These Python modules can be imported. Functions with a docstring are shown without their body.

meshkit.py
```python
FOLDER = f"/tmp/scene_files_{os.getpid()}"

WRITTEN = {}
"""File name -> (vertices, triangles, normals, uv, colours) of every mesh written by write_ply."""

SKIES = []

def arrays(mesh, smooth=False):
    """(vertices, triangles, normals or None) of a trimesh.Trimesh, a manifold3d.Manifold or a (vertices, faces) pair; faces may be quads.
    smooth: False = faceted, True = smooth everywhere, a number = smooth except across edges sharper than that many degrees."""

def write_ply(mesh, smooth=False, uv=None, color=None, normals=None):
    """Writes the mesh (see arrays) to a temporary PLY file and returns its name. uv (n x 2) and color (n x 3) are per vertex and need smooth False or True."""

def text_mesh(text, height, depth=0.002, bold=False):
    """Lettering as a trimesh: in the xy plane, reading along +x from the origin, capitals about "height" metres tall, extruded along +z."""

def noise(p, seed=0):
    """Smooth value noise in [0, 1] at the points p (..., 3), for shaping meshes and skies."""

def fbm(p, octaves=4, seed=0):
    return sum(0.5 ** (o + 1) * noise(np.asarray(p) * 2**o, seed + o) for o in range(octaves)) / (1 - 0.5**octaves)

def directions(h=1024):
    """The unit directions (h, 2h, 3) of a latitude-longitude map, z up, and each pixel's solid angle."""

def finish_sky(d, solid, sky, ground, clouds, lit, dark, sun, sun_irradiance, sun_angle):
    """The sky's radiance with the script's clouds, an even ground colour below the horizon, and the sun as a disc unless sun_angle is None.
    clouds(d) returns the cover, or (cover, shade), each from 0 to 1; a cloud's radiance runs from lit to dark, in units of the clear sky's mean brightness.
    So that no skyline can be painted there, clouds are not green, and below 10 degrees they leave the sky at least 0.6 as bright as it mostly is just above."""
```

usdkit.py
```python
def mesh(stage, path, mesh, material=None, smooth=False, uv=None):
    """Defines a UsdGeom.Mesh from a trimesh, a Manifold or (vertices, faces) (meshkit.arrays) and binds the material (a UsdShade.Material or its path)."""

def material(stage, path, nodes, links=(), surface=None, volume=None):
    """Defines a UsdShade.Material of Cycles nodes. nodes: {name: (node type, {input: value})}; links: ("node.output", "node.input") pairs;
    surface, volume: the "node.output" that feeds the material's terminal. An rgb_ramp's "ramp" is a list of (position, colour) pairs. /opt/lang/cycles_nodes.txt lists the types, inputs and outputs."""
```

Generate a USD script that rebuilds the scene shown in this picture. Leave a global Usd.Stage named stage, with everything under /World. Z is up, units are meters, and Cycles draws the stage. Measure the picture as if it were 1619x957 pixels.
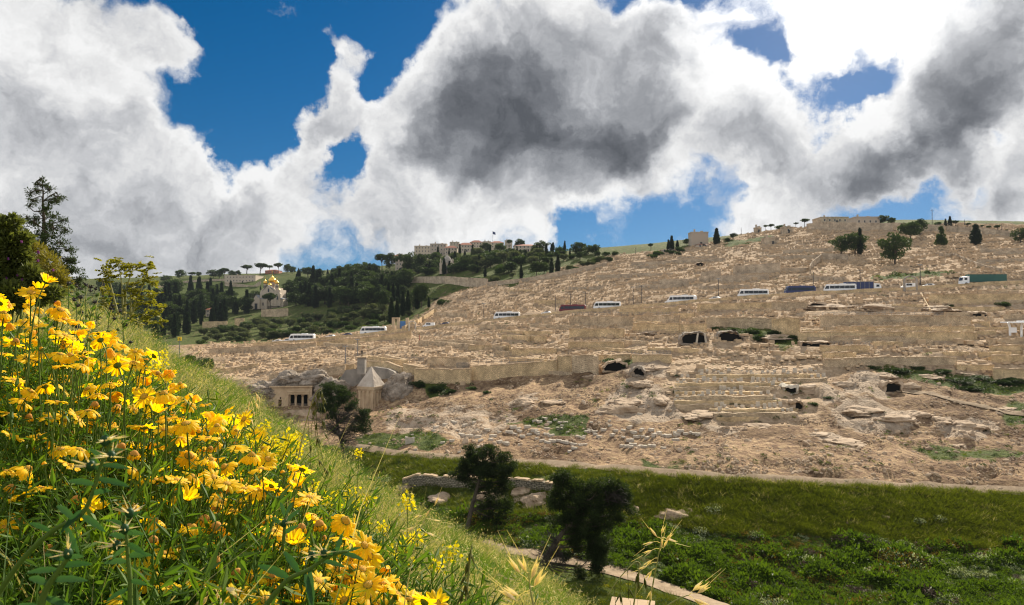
import math, numpy as np, trimesh, usdkit, meshkit, shapely
from scipy.interpolate import RBFInterpolator, PchipInterpolator
from pxr import Usd, UsdGeom, UsdLux, UsdShade, Gf, Sdf, Vt

stage = Usd.Stage.CreateInMemory()
UsdGeom.SetStageUpAxis(stage, UsdGeom.Tokens.z)
UsdGeom.SetStageMetersPerUnit(stage, 1.0)
UsdGeom.Xform.Define(stage, '/World')
stage.SetDefaultPrim(stage.GetPrimAtPath('/World'))

# ------------------------------------------------------------------ camera
FPX, CX, CY, PITCH = 1074.0, 809.5, 478.5, math.radians(1.15)
cam = UsdGeom.Camera.Define(stage, '/World/camera')
cam.CreateHorizontalApertureAttr(36.0)
cam.CreateFocalLengthAttr(36.0 * FPX / 1619)
cam.CreateFStopAttr(11.0)
cam.CreateFocusDistanceAttr(2.0)
cam.CreateExposureAttr(1.05)
cam.AddRotateXOp().Set(90 + math.degrees(PITCH))
CP, SP = math.cos(PITCH), math.sin(PITCH)


def ray(px, py):
    """Direction through a pixel of the photograph, scaled so that y = 1."""
    cx, cy = (np.asarray(px, float) - CX) / FPX, (CY - np.asarray(py, float)) / FPX
    y = CP - SP * cy
    return np.stack(np.broadcast_arrays(cx / y, np.ones_like(y), (SP + CP * cy) / y), -1)


def at(px, py, Y):
    return ray(px, py) * np.asarray(Y, float)[..., None] if np.ndim(Y) else ray(px, py) * Y


def project(p):
    p = np.asarray(p, float)
    d = p[..., 1] * CP + p[..., 2] * SP
    return CX + FPX * p[..., 0] / d, CY - FPX * (p[..., 2] * CP - p[..., 1] * SP) / d


# ------------------------------------------------------------------ sun and sky
SUN_AZ, SUN_EL = 0.44, math.radians(31)
SUN = np.array([math.sin(SUN_AZ) * math.cos(SUN_EL), math.cos(SUN_AZ) * math.cos(SUN_EL), math.sin(SUN_EL)])
sun = UsdLux.DistantLight.Define(stage, '/World/sun')
sun.CreateNormalizeAttr(True)
sun.CreateIntensityAttr(1.0)
sun.CreateAngleAttr(0.8)
sun.CreateColorAttr(Gf.Vec3f(1.0, 0.90, 0.74))
sun.AddTransformOp().Set(Gf.Matrix4d().SetRotate(Gf.Rotation(Gf.Vec3d(0, 0, 1), Gf.Vec3d(*map(float, SUN)))))


def make_sky():
    N, L = {}, []

    def node(kind, name, _in=(), **kw):
        N[name] = (kind, kw)
        for k, v in dict(_in).items():
            L.append((v, f'{name}.{k}'))
        return name
    node('texture_coordinate', 'tc')
    node('vector_math', 'lift', {'vector1': 'tc.generated'}, math_type='add', vector2=(0.0, 0.0, 0.11))
    node('sky_texture', 'sky', {'vector': 'lift.vector'}, sky_type='single_scattering', sun_disc=False, sun_elevation=SUN_EL, sun_rotation=SUN_AZ, aerosol_density=0.12, air_density=1.0, ozone_density=2.0)
    node('hsv', 'blue', {'color': 'sky.color'}, saturation=1.5, value=0.34)
    # clouds: where there is cover, in directions of the real sky, made ragged by turbulence
    node('noise_texture', 'w1', {'vector': 'tc.generated'}, scale=5.0, detail=7.0, roughness=0.58)
    node('vector_math', 'w2', {'vector1': 'w1.color'}, math_type='subtract', vector2=(0.5, 0.5, 0.5))
    node('vector_math', 'w3', {'vector1': 'w2.vector'}, math_type='scale', scale=0.26)
    node('vector_math', 'dirw', {'vector1': 'tc.generated', 'vector2': 'w3.vector'}, math_type='add')

    def field(tag, blobs, base):
        acc = None
        for i, (px, py, r, w) in enumerate(blobs):
            d = ray(px, py); d = d / np.linalg.norm(d)
            node('vector_math', f'{tag}d{i}', {'vector1': 'dirw.vector'}, math_type='distance', vector2=tuple(d))
            node('map_range', f'{tag}m{i}', {'value': f'{tag}d{i}.value'}, range_type='smoothstep', from_min=0.0, from_max=r / FPX / 1.12, to_min=w, to_max=0.0, clamp=True)
            if acc is None:
                acc = node('math', f'{tag}a{i}', {'value1': f'{tag}m{i}.result'}, math_type='add', value2=base)
            else:
                acc = node('math', f'{tag}a{i}', {'value1': f'{acc}.value', 'value2': f'{tag}m{i}.result'}, math_type='add')
        return acc
    cover = [(300, -30, 190, -.55), (400, 60, 190, -1.0), (430, 170, 170, -1.0), (370, 230, 100, -.8), (580, 40, 140, -1.0), (592, 130, 72, -.9), (440, 225, 70, -.7), (360, 262, 80, -.9), (572, 250, 78, -1.25), (585, 300, 40, -.6), (330, 90, 60, -.6),
             (240, 188, 95, -1.0), (290, 160, 70, -.6), (185, 140, 40, -.35), (305, 215, 80, -.6), (20, 45, 35, -.5), (1215, 115, 75, -1.0), (1285, 152, 72, -1.0), (1375, 118, 62, -1.0), (1340, 150, 50, -.7), (1100, 15, 60, -.8), (1030, 15, 50, -.6), (1000, 355, 130, -.75), (930, 370, 90, -.7), (1110, 350, 110, -.7), (1440, 320, 70, -.6), (1380, 335, 60, -.4),
             (1560, 235, 70, -.8), (1520, 290, 50, -.7), (1600, 190, 40, -.6), (740, 285, 55, -.9), (150, 300, 30, -.6), (690, 300, 35, -.3),
             (515, 95, 70, .8), (500, 140, 60, .65), (548, 65, 50, .7), (470, 45, 50, .65), (495, 72, 40, .5), (525, 185, 85, 1.3), (480, 240, 90, 1.0), (540, 215, 60, .8), (610, 195, 75, .7), (640, 110, 80, .6), (610, 290, 80, .6),
             (100, 50, 230, .8), (240, 90, 130, .8), (290, 120, 60, .3), (60, 210, 240, .7), (200, 310, 220, .7), (330, 330, 160, .6), (450, 350, 150, .6), (580, 370, 150, .6), (660, 320, 120, .4),
             (850, 160, 300, .9), (740, 220, 190, .6), (980, 220, 200, .6), (1060, 90, 130, .4), (700, 60, 110, .5), (650, 200, 80, .3), (1340, 30, 200, .7), (1590, 60, 170, .7), (1480, 190, 130, .7), (1410, 250, 110, .4), (1250, 270, 150, .5), (1560, 290, 110, .5), (1150, 210, 110, .4), (860, 330, 80, .4), (940, 290, 80, .3)]
    shade = [(800, 120, 170, .6), (700, 215, 130, .55), (830, 235, 190, .7), (970, 240, 140, .65), (1090, 90, 85, .6), (1000, 110, 130, .45), (665, 240, 80, .5), (1010, 255, 95, .5), (770, 90, 90, .35), (1600, 30, 190, .75), (1500, 160, 120, .65), (1430, 240, 100, .6), (1340, 270, 110, .4), (1180, 245, 110, .4), (1560, 290, 100, .45), (880, 60, 130, .35),
             (200, 330, 130, .20), (90, 290, 140, .08), (340, 360, 110, .12), (60, 100, 120, .12), (170, 60, 110, .08), (30, 200, 100, .06), (180, 420, 250, .16), (420, 400, 200, .16), (620, 400, 150, .12), (470, 300, 80, .08), (1340, 0, 190, -.8), (1200, 10, 150, -.3), (1420, 110, 90, -.3)]
    c = field('c', cover, 0.30)
    s = field('s', shade, 0.0)
    node('noise_texture', 'n1', {'vector': 'dirw.vector'}, scale=4.4, detail=11.0, roughness=0.56)
    node('math', 'n1c', {'value1': 'n1.fac'}, math_type='multiply_add', value2=3.7, value3=-1.85)
    node('math', 'dens', {'value1': f'{c}.value', 'value2': 'n1c.value'}, math_type='add')
    node('map_range', 'alpha', {'value': 'dens.value'}, range_type='smoothstep', from_min=-0.16, from_max=0.46, to_min=0.0, to_max=1.0, clamp=True)
    # relief: denser towards the viewer's light side or not
    node('vector_math', 'off', {'vector1': 'dirw.vector'}, math_type='add', vector2=tuple(SUN * 0.03 + np.array([0, 0, .022])))
    node('noise_texture', 'n2', {'vector': 'off.vector'}, scale=4.2, detail=6.0, roughness=0.6)
    node('math', 'rel', {'value1': 'n1.fac', 'value2': 'n2.fac'}, math_type='subtract')
    node('math', 'rel2a', {'value1': 'rel.value'}, math_type='multiply', value2=1.5)
    node('noise_texture', 'n3', {'vector': 'dirw.vector'}, scale=9.0, detail=8.0, roughness=0.62)
    node('vector_math', 'off3', {'vector1': 'dirw.vector'}, math_type='add', vector2=tuple(SUN * 0.012 + np.array([0, 0, .012])))
    node('noise_texture', 'n4', {'vector': 'off3.vector'}, scale=9.0, detail=6.0, roughness=0.62)
    node('math', 'rel3', {'value1': 'n3.fac', 'value2': 'n4.fac'}, math_type='subtract')
    node('math', 'rel2b', {'value1': 'rel3.value', 'value3': 'rel2a.value'}, math_type='multiply_add', value2=0.5)
    node('math', 'rel2c', {'value1': 'n3.fac'}, math_type='multiply_add', value2=-0.32, value3=0.16)
    node('math', 'rel2', {'value1': 'rel2b.value', 'value2': 'rel2c.value'}, math_type='subtract')
    node('map_range', 'thick', {'value': 'dens.value'}, range_type='smoothstep', from_min=0.25, from_max=1.6, to_min=0.0, to_max=0.24, clamp=True)
    node('math', 'sh0', {'value1': f'{s}.value', 'value2': 'thick.result'}, math_type='add')
    node('map_range', 'edge', {'value': 'dens.value'}, range_type='smoothstep', from_min=0.2, from_max=0.9, to_min=0.25, to_max=1.0, clamp=True)
    node('math', 'sh1a', {'value1': 'sh0.value', 'value2': 'edge.result'}, math_type='multiply')
    node('map_range', 'sh1', {'value': 'sh1a.value'}, from_min=0.0, from_max=1.3, to_min=0.03, to_max=1.0, clamp=False)
    node('math', 'sh2', {'value1': 'sh1.result', 'value2': 'rel2.value'}, math_type='subtract')
    node('rgb_ramp', 'cc', {'fac': 'sh2.value'}, ramp=[(0.0, (4.4, 4.4, 4.4)), (0.12, (3.8, 3.8, 3.82)), (0.3, (2.75, 2.8, 2.9)), (0.5, (1.7, 1.76, 1.88)), (0.75, (0.88, 0.93, 1.04)), (1.0, (0.46, 0.50, 0.58))])
    # the glare of the sun in the cloud that hides it
    node('vector_math', 'sd', {'vector1': 'tc.generated'}, math_type='distance', vector2=tuple(SUN))
    node('map_range', 'glow', {'value': 'sd.value'}, range_type='smootherstep', from_min=0.0, from_max=0.36, to_min=7.0, to_max=0.0, clamp=True)
    node('combine_color', 'gl', {'r': 'glow.result', 'g': 'glow.result', 'b': 'glow.result'})
    node('mix_color', 'ccg', {'a': 'cc.color', 'b': 'gl.color'}, blend_type='add', fac=0.55, use_clamp=False)
    node('mix_color', 'mx', {'fac': 'alpha.result', 'a': 'blue.color', 'b': 'ccg.result'}, use_clamp=True)
    node('background_shader', 'bg', {'color': 'mx.result'}, strength=0.1)
    m = usdkit.material(stage, '/World/Looks/sky_look', N, L, surface='bg.background')
    d = UsdLux.DomeLight.Define(stage, '/World/sky')
    UsdShade.MaterialBindingAPI.Apply(d.GetPrim()).Bind(m)
    d.GetPrim().SetCustomDataByKey('kind', 'structure')


make_sky()
#@@END_SKY

# ------------------------------------------------------------------ helpers
COUNT = {}
LOOKS = '/World/Looks/'


def numbered(parent, name):
    k = (parent, name)
    n = COUNT[k] = COUNT.get(k, -1) + 1
    return f'{parent}/{name}' + (f'_{n:03d}' if n else '')


def tag(p, label=None, cat=None, group=None, kind=None):
    for k, v in (('label', label), ('category', cat), ('group', group), ('kind', kind)):
        if v:
            p.SetCustomDataByKey(k, v)
    return p


def M(name, nodes, links, surface):
    return usdkit.material(stage, LOOKS + name, nodes, links, surface=surface)


def xform(path, loc=(0, 0, 0), rotz=0.0, scale=None, matrix=None):
    x = UsdGeom.Xform.Define(stage, path)
    if matrix is not None:
        x.AddTransformOp().Set(Gf.Matrix4d(np.asarray(matrix, float).T.tolist()))
    else:
        x.AddTranslateOp().Set(Gf.Vec3d(*map(float, loc)))
        if rotz:
            x.AddRotateZOp().Set(math.degrees(rotz))
        if scale is not None:
            x.AddScaleOp().Set(Gf.Vec3f(*map(float, np.broadcast_to(scale, 3))))
    return x.GetPrim()


def thing(name, label, cat, loc=(0, 0, 0), rotz=0.0, group=None, scale=None):
    return tag(xform(numbered('/World', name), loc, rotz, scale), label, cat, group)


def copy_of(proto, name, label, cat, loc=(0, 0, 0), rotz=0.0, scale=None, group=None, matrix=None):
    p = xform(numbered('/World', name), loc, rotz, scale, matrix)
    p.GetReferences().AddInternalReference(proto)
    p.SetInstanceable(True)
    return tag(p, label, cat, group)


def proto(name):
    return stage.CreateClassPrim('/_' + name).GetPath()


class MB:
    """Collects pieces into one mesh."""

    def __init__(s):
        s.v, s.f, s.n, s.col = [], [], 0, []

    def add(s, v, f, col=None):
        v = np.asarray(v, float).reshape(-1, 3); f = np.asarray(f, int)
        if f.shape[1] == 4:
            f = np.vstack([f[:, [0, 1, 2]], f[:, [0, 2, 3]]])
        s.v.append(v); s.f.append(f + s.n); s.n += len(v)
        if col is not None:
            s.col.append(np.broadcast_to(np.asarray(col, float), (len(v), 3)))
        return s

    def tm(s, m):
        return s.add(m.vertices, m.faces)

    def box(s, c, size, rotz=0.0, taper=1.0):
        x, y, z = np.asarray(size, float) / 2
        v = np.array([[-x, -y, -z], [x, -y, -z], [x, y, -z], [-x, y, -z], [-x * taper, -y * taper, z], [x * taper, -y * taper, z], [x * taper, y * taper, z], [-x * taper, y * taper, z]])
        if rotz:
            v = v @ np.array([[math.cos(rotz), math.sin(rotz), 0], [-math.sin(rotz), math.cos(rotz), 0], [0, 0, 1]])
        return s.add(v + np.asarray(c, float), [[0, 3, 2, 1], [4, 5, 6, 7], [0, 1, 5, 4], [1, 2, 6, 5], [2, 3, 7, 6], [3, 0, 4, 7]])

    def tube(s, pts, r, n=6):
        pts = np.asarray(pts, float); r = np.broadcast_to(np.asarray(r, float), len(pts))
        t = np.gradient(pts, axis=0); t /= np.linalg.norm(t, axis=1, keepdims=True) + 1e-12
        u = np.cross(t, [0.31, 0.17, 0.94] if abs(t[0, 2]) < .9 else [1, 0, 0]); u /= np.linalg.norm(u, axis=1, keepdims=True) + 1e-12
        w = np.cross(t, u); a = np.arange(n) / n * 2 * math.pi
        v = pts[:, None] + r[:, None, None] * (np.cos(a)[None, :, None] * u[:, None] + np.sin(a)[None, :, None] * w[:, None])
        k = len(pts); i = (np.arange(k - 1)[:, None] * n + np.arange(n)).ravel(); j = (np.arange(k - 1)[:, None] * n + (np.arange(n) + 1) % n).ravel()
        f = np.stack([i, j, j + n, i + n], 1)
        s.add(v.reshape(-1, 3), f)
        b = s.n - k * n
        s.f.append(np.array([[b + (k - 1) * n, b + (k - 1) * n + q, b + (k - 1) * n + q + 1] for q in range(1, n - 1)])); return s

    def lathe(s, prof, n=16, c=(0, 0, 0)):
        prof = np.asarray(prof, float); a = np.arange(n) / n * 2 * math.pi
        v = np.stack([prof[:, None, 0] * np.cos(a), prof[:, None, 0] * np.sin(a), np.broadcast_to(prof[:, None, 1], (len(prof), n))], -1)
        k = len(prof); i = (np.arange(k - 1)[:, None] * n + np.arange(n)).ravel(); j = (np.arange(k - 1)[:, None] * n + (np.arange(n) + 1) % n).ravel()
        return s.add(v.reshape(-1, 3) + np.asarray(c, float), np.stack([i, j, j + n, i + n], 1))

    def prism(s, poly, z0, z1):
        m = trimesh.creation.extrude_polygon(shapely.Polygon(poly), z1 - z0, engine='earcut')
        return s.add(m.vertices + [0, 0, z0], m.faces)

    def build(s, path, material, smooth=False, cname='tint'):
        m = usdkit.mesh(stage, path, (np.vstack(s.v), np.vstack(s.f)), LOOKS + material, smooth)
        if s.col:
            UsdGeom.PrimvarsAPI(m).CreatePrimvar(cname, Sdf.ValueTypeNames.Color3fArray, 'vertex').Set(Vt.Vec3fArray.FromNumpy(np.vstack(s.col).astype(np.float32)))
        return m.GetPrim()


def part(parent, name, mb, material, smooth=False, label=None):
    base = str(parent.GetPath()) if hasattr(parent, 'GetPath') else str(parent)
    return tag(mb.build(numbered(base, name), material, smooth), label)


def solo(name, mb, material, label=None, cat=None, group=None, kind=None, smooth=False):
    return tag(mb.build(numbered('/World', name), material, smooth), label, cat, group, kind)


def instancer(name, protos, pos, quat, scale, idx, label, cat, kind='stuff'):
    """One PointInstancer of leaf-sized or tuft-sized pieces that nobody could count."""
    pi = UsdGeom.PointInstancer.Define(stage, numbered('/World', name))
    rel = pi.CreatePrototypesRel()
    for k, (mb, material, sm) in enumerate(protos):
        pth = f'{pi.GetPath()}/tuft_{k:03d}' if k else f'{pi.GetPath()}/tuft'
        mb.build(pth, material, sm); rel.AddTarget(pth)
    pi.CreatePositionsAttr(Vt.Vec3fArray.FromNumpy(np.asarray(pos, np.float32)))
    q = np.asarray(quat, np.float32)
    pi.CreateOrientationsAttr(Vt.QuathArray([Gf.Quath(float(a), float(b), float(c), float(d)) for a, b, c, d in q]))
    pi.CreateScalesAttr(Vt.Vec3fArray.FromNumpy(np.asarray(scale, np.float32)))
    pi.CreateProtoIndicesAttr(Vt.IntArray.FromNumpy(np.asarray(idx, np.int32)))
    return tag(pi.GetPrim(), label, cat, None, kind)


def yaw_tilt(rng, n, tilt=0.2):
    a, b, c = rng.uniform(0, 2 * math.pi, n), rng.normal(0, tilt, n) / 2, rng.normal(0, tilt, n) / 2
    q = np.stack([np.cos(a / 2), b * np.cos(a / 2) + c * np.sin(a / 2), c * np.cos(a / 2) - b * np.sin(a / 2), np.sin(a / 2)], 1)
    return q / np.linalg.norm(q, axis=1, keepdims=True)


def leaves(mb, pts, size, rng, aspect=0.45, up=0.0, dirs=None, col=None):
    """A diamond-shaped, slightly folded leaf at each point."""
    n = len(pts); size = np.broadcast_to(np.asarray(size, float), n)[:, None]
    d = rng.normal(size=(n, 3)) if dirs is None else np.asarray(dirs) + rng.normal(size=(n, 3)) * 0.35
    d[:, 2] += up; d /= np.linalg.norm(d, axis=1, keepdims=True)
    s = np.cross(d, rng.normal(size=(n, 3))); s /= np.linalg.norm(s, axis=1, keepdims=True)
    nn = np.cross(d, s)
    mid = pts + d * size * .45
    v = np.stack([pts, mid + s * size * aspect / 2 + nn * size * .06, pts + d * size, mid - s * size * aspect / 2 + nn * size * .06], 1).reshape(-1, 3)
    i = np.arange(n)[:, None] * 4
    mb.add(v, np.vstack([np.hstack([i, i + 1, i + 2]), np.hstack([i, i + 2, i + 3])]))
    return mb


def blades(mb, base, d, length, width, droop, rng, seg=3):
    """Tapering blades of grass that bend over."""
    n = len(base); length = np.broadcast_to(length, n)[:, None]; d = d / np.linalg.norm(d, axis=1, keepdims=True)
    side = np.cross(d, np.stack([rng.normal(size=n), rng.normal(size=n), np.zeros(n)], 1)); side /= np.linalg.norm(side, axis=1, keepdims=True) + 1e-9
    hor = d * [1, 1, 0]; rows = []
    for k in range(seg + 1):
        t = k / seg
        p = base + d * length * t + (hor + [0, 0, -.45]) * length * droop * t * t
        w = np.broadcast_to(width, n)[:, None] * (1 - t) ** .8 * .5 if k < seg else 0
        rows += [p - side * w, p + side * w] if k < seg else [p]
    m = len(rows); v = np.stack(rows, 1).reshape(-1, 3); i = np.arange(n)[:, None] * m; F = []
    for k in range(seg - 1):
        a = 2 * k; F += [np.hstack([i + a, i + a + 1, i + a + 3]), np.hstack([i + a, i + a + 3, i + a + 2])]
    F.append(np.hstack([i + 2 * seg - 2, i + 2 * seg - 1, i + 2 * seg]))
    mb.add(v, np.vstack(F)); return mb


# ------------------------------------------------------------------ materials
def plain(name, c, rough=0.7, metal=0.0, spec=0.5):
    return M(name, {'p': ('principled_bsdf', {'base_color': c, 'roughness': rough, 'metallic': metal, 'specular_ior_level': spec})}, [], 'p.BSDF')


def leafy(name, cols, trans=0.35, rough=0.6, hue=0.0):
    """Foliage: every leaf its own tone, light coming through it."""
    ramp = [(i / max(1, len(cols) - 1), c) for i, c in enumerate(cols)]
    return M(name, {'g': ('geometry', {}), 'o': ('object_info', {}), 'r': ('rgb_ramp', {'ramp': ramp}),
                    'a': ('math', {'math_type': 'multiply_add', 'value2': 0.62}), 'b': ('math', {'math_type': 'multiply', 'value2': 0.38}),
                    'p': ('principled_bsdf', {'roughness': rough, 'specular_ior_level': 0.25}), 't': ('translucent_bsdf', {}), 'm': ('mix_closure', {'fac': trans}),
                    'tc': ('mix_color', {'blend_type': 'multiply', 'fac': 1.0, 'b': (1.5, 1.45, 0.75), 'use_clamp': False})},
             [('o.random', 'b.value1'), ('g.random_per_island', 'a.value1'), ('b.value', 'a.value3'), ('a.value', 'r.fac'), ('r.color', 'p.base_color'), ('r.color', 'tc.a'), ('tc.result', 't.color'), ('p.BSDF', 'm.closure1'), ('t.BSDF', 'm.closure2')], 'm.closure')


def stone(name, cols, scale=1.2, bump=0.25, island=0.5, dist=0.05):
    """Weathered stone: tone per block, blotches, pits."""
    ramp = [(i / max(1, len(cols) - 1), c) for i, c in enumerate(cols)]
    return M(name, {'g': ('geometry', {}), 'n': ('noise_texture', {'scale': scale, 'detail': 7.0, 'roughness': 0.65}), 'r': ('rgb_ramp', {'ramp': ramp}),
                    'i': ('math', {'math_type': 'multiply', 'value2': island}), 'a': ('math', {'math_type': 'multiply_add', 'value2': (1 - island) * 1.9, 'value3': -0.45 * (1 - island)}), 's': ('math', {'math_type': 'add'}),
                    'v': ('voronoi_texture', {'scale': scale * 6}), 'bm': ('bump', {'strength': bump, 'distance': dist}), 'h': ('math', {'math_type': 'multiply_add', 'value2': 0.5}),
                    'p': ('principled_bsdf', {'roughness': 0.9, 'specular_ior_level': 0.2})},
             [('g.position', 'n.vector'), ('g.position', 'v.vector'), ('g.random_per_island', 'i.value1'), ('n.fac', 'a.value1'), ('i.value', 's.value1'), ('a.value', 's.value2'), ('s.value', 'r.fac'), ('r.color', 'p.base_color'),
              ('v.distance', 'h.value1'), ('n.fac', 'h.value3'), ('h.value', 'bm.height'), ('bm.normal', 'p.normal')], 'p.BSDF')


def masonry(name, c1, c2, mortar, w=0.55, h=0.32):
    """Coursed rubble wall, seen from afar."""
    return M(name, {'g': ('geometry', {}), 's': ('separate_xyz', {}), 'x': ('math', {'math_type': 'multiply_add', 'value2': 0.6}), 'c': ('combine_xyz', {}), 'o': ('object_info', {}), 'od': ('math', {'math_type': 'multiply_add', 'value2': 30.0}),
                    'dn': ('noise_texture', {'scale': 1.3, 'detail': 3.0}), 'dv': ('vector_math', {'math_type': 'scale', 'scale': 0.4}), 'da': ('vector_math', {'math_type': 'add'}),
                    'b': ('brick_texture', {'scale': 1.0, 'brick_width': w, 'row_height': h, 'mortar_size': 0.045, 'mortar_smooth': 0.3, 'bias': -0.1, 'color1': c1, 'color2': c2, 'mortar': mortar}),
                    'n': ('noise_texture', {'scale': 0.35, 'detail': 8.0, 'roughness': 0.7}), 'nr': ('map_range', {'from_min': 0.28, 'from_max': 0.72, 'to_min': 0.45, 'to_max': 1.35}),
                    'n2': ('noise_texture', {'scale': 5.0, 'detail': 4.0}), 'n2r': ('map_range', {'from_min': 0.3, 'from_max': 0.7, 'to_min': 0.7, 'to_max': 1.25}), 'mm': ('math', {'math_type': 'multiply'}),
                    'mu': ('vector_math', {'math_type': 'scale'}), 'bm': ('bump', {'strength': 0.5, 'distance': 0.06}), 'inv': ('math', {'math_type': 'multiply_add', 'value2': -1.0}),
                    'p': ('principled_bsdf', {'roughness': 0.92, 'specular_ior_level': 0.15})},
             [('g.position', 's.vector'), ('s.y', 'x.value1'), ('s.x', 'x.value3'), ('x.value', 'od.value3'), ('o.random', 'od.value1'), ('od.value', 'c.x'), ('s.z', 'c.y'), ('g.position', 'dn.vector'), ('dn.color', 'dv.vector1'), ('c.vector', 'da.vector1'), ('dv.vector', 'da.vector2'), ('da.vector', 'b.vector'),
              ('g.position', 'n.vector'), ('g.position', 'n2.vector'), ('n.fac', 'nr.value'), ('n2.fac', 'n2r.value'), ('nr.result', 'mm.value1'), ('n2r.result', 'mm.value2'), ('b.color', 'mu.vector1'), ('mm.value', 'mu.scale'), ('mu.vector', 'p.base_color'),
              ('b.fac', 'inv.value1'), ('n2.fac', 'inv.value3'), ('inv.value', 'bm.height'), ('bm.normal', 'p.normal')], 'p.BSDF')


GRAVE = [(.36, .255, .155), (.52, .385, .245), (.64, .495, .335), (.71, .58, .42), (.74, .66, .54)]
stone('grave_stone', GRAVE, 0.8, 0.2, 0.75)
stone('pale_stone', [(.36, .31, .25), (.52, .46, .37), (.64, .58, .49), (.70, .66, .58)], 1.5, 0.25, 0.6)
stone('rock', [(.07, .058, .045), (.21, .17, .13), (.37, .305, .24), (.50, .43, .35)], 0.6, 0.8, 0.1, 0.3)
stone('tan_rock', [(.17, .115, .072), (.34, .245, .16), (.48, .365, .255), (.60, .49, .37)], 0.3, 0.6, 0.2, 0.25)
stone('tomb_stone', [(.25, .18, .11), (.42, .31, .195), (.52, .40, .26), (.60, .49, .35)], 0.5, 0.35, 0.15, 0.1)
stone('cut_rock', [(.13, .115, .10), (.24, .215, .185), (.33, .29, .245), (.42, .37, .31)], 0.3, 0.35, 0.1, 0.15)
stone('pyramid_stone', [(.22, .18, .15), (.38, .32, .26), (.47, .41, .34), (.52, .46, .39)], 0.6, 0.3, 0.1, 0.1)
masonry('wall_stone', (.74, .555, .32), (.58, .425, .24), (.44, .325, .19), .42, .24)
masonry('wall_stone_grey', (.66, .51, .335), (.48, .365, .235), (.36, .275, .18), .42, .24)
masonry('far_wall_stone', (.50, .40, .285), (.43, .34, .24), (.34, .27, .19), 0.8, 0.4)
masonry('field_wall_stone', (.34, .29, .215), (.24, .205, .15), (.11, .095, .07), 0.38, 0.24)
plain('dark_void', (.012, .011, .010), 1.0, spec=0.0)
plain('asphalt', (.06, .058, .056), 0.9)
plain('white_paint', (.78, .78, .77), 0.35)
plain('red_paint', (.12, .012, .018), 0.3)
plain('navy_paint', (.02, .03, .10), 0.3)
plain('green_tarp', (.010, .075, .06), 0.6)
plain('car_glass', (.012, .014, .018), 0.08)
plain('rubber', (.02, .02, .02), 0.8)
plain('grey_metal', (.20, .20, .20), 0.5, 0.6)
plain('dark_metal', (.045, .042, .04), 0.55, 0.3)
plain('lamp_glass', (.75, .72, .65), 0.2)
plain('gold', (.85, .52, .10), 0.28, 1.0)
plain('roof_tile', (.33, .12, .07), 0.8)
plain('lead_roof', (.22, .24, .26), 0.6)
plain('house_plaster', (.42, .345, .26), 0.85)
plain('house_plaster_grey', (.35, .29, .225), 0.85)
plain('window_dark', (.03, .032, .036), 0.2)
plain('black_cloth', (.015, .015, .017), 0.9)
plain('skin', (.45, .28, .20), 0.6)
plain('red_rust', (.30, .07, .04), 0.7)
plain('yellow_sign', (.75, .48, .03), 0.5)
plain('blue_paint', (.05, .16, .38), 0.5)
M('bark', {'g': ('geometry', {}), 'n': ('noise_texture', {'scale': 14.0, 'detail': 5.0}), 'r': ('rgb_ramp', {'ramp': [(.3, (.03, .024, .018)), (.7, (.13, .105, .08))]}), 'b': ('bump', {'strength': .8, 'distance': .03}), 'p': ('principled_bsdf', {'roughness': .95, 'specular_ior_level': .1})},
  [('g.position', 'n.vector'), ('n.fac', 'r.fac'), ('r.color', 'p.base_color'), ('n.fac', 'b.height'), ('b.normal', 'p.normal')], 'p.BSDF')
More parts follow.
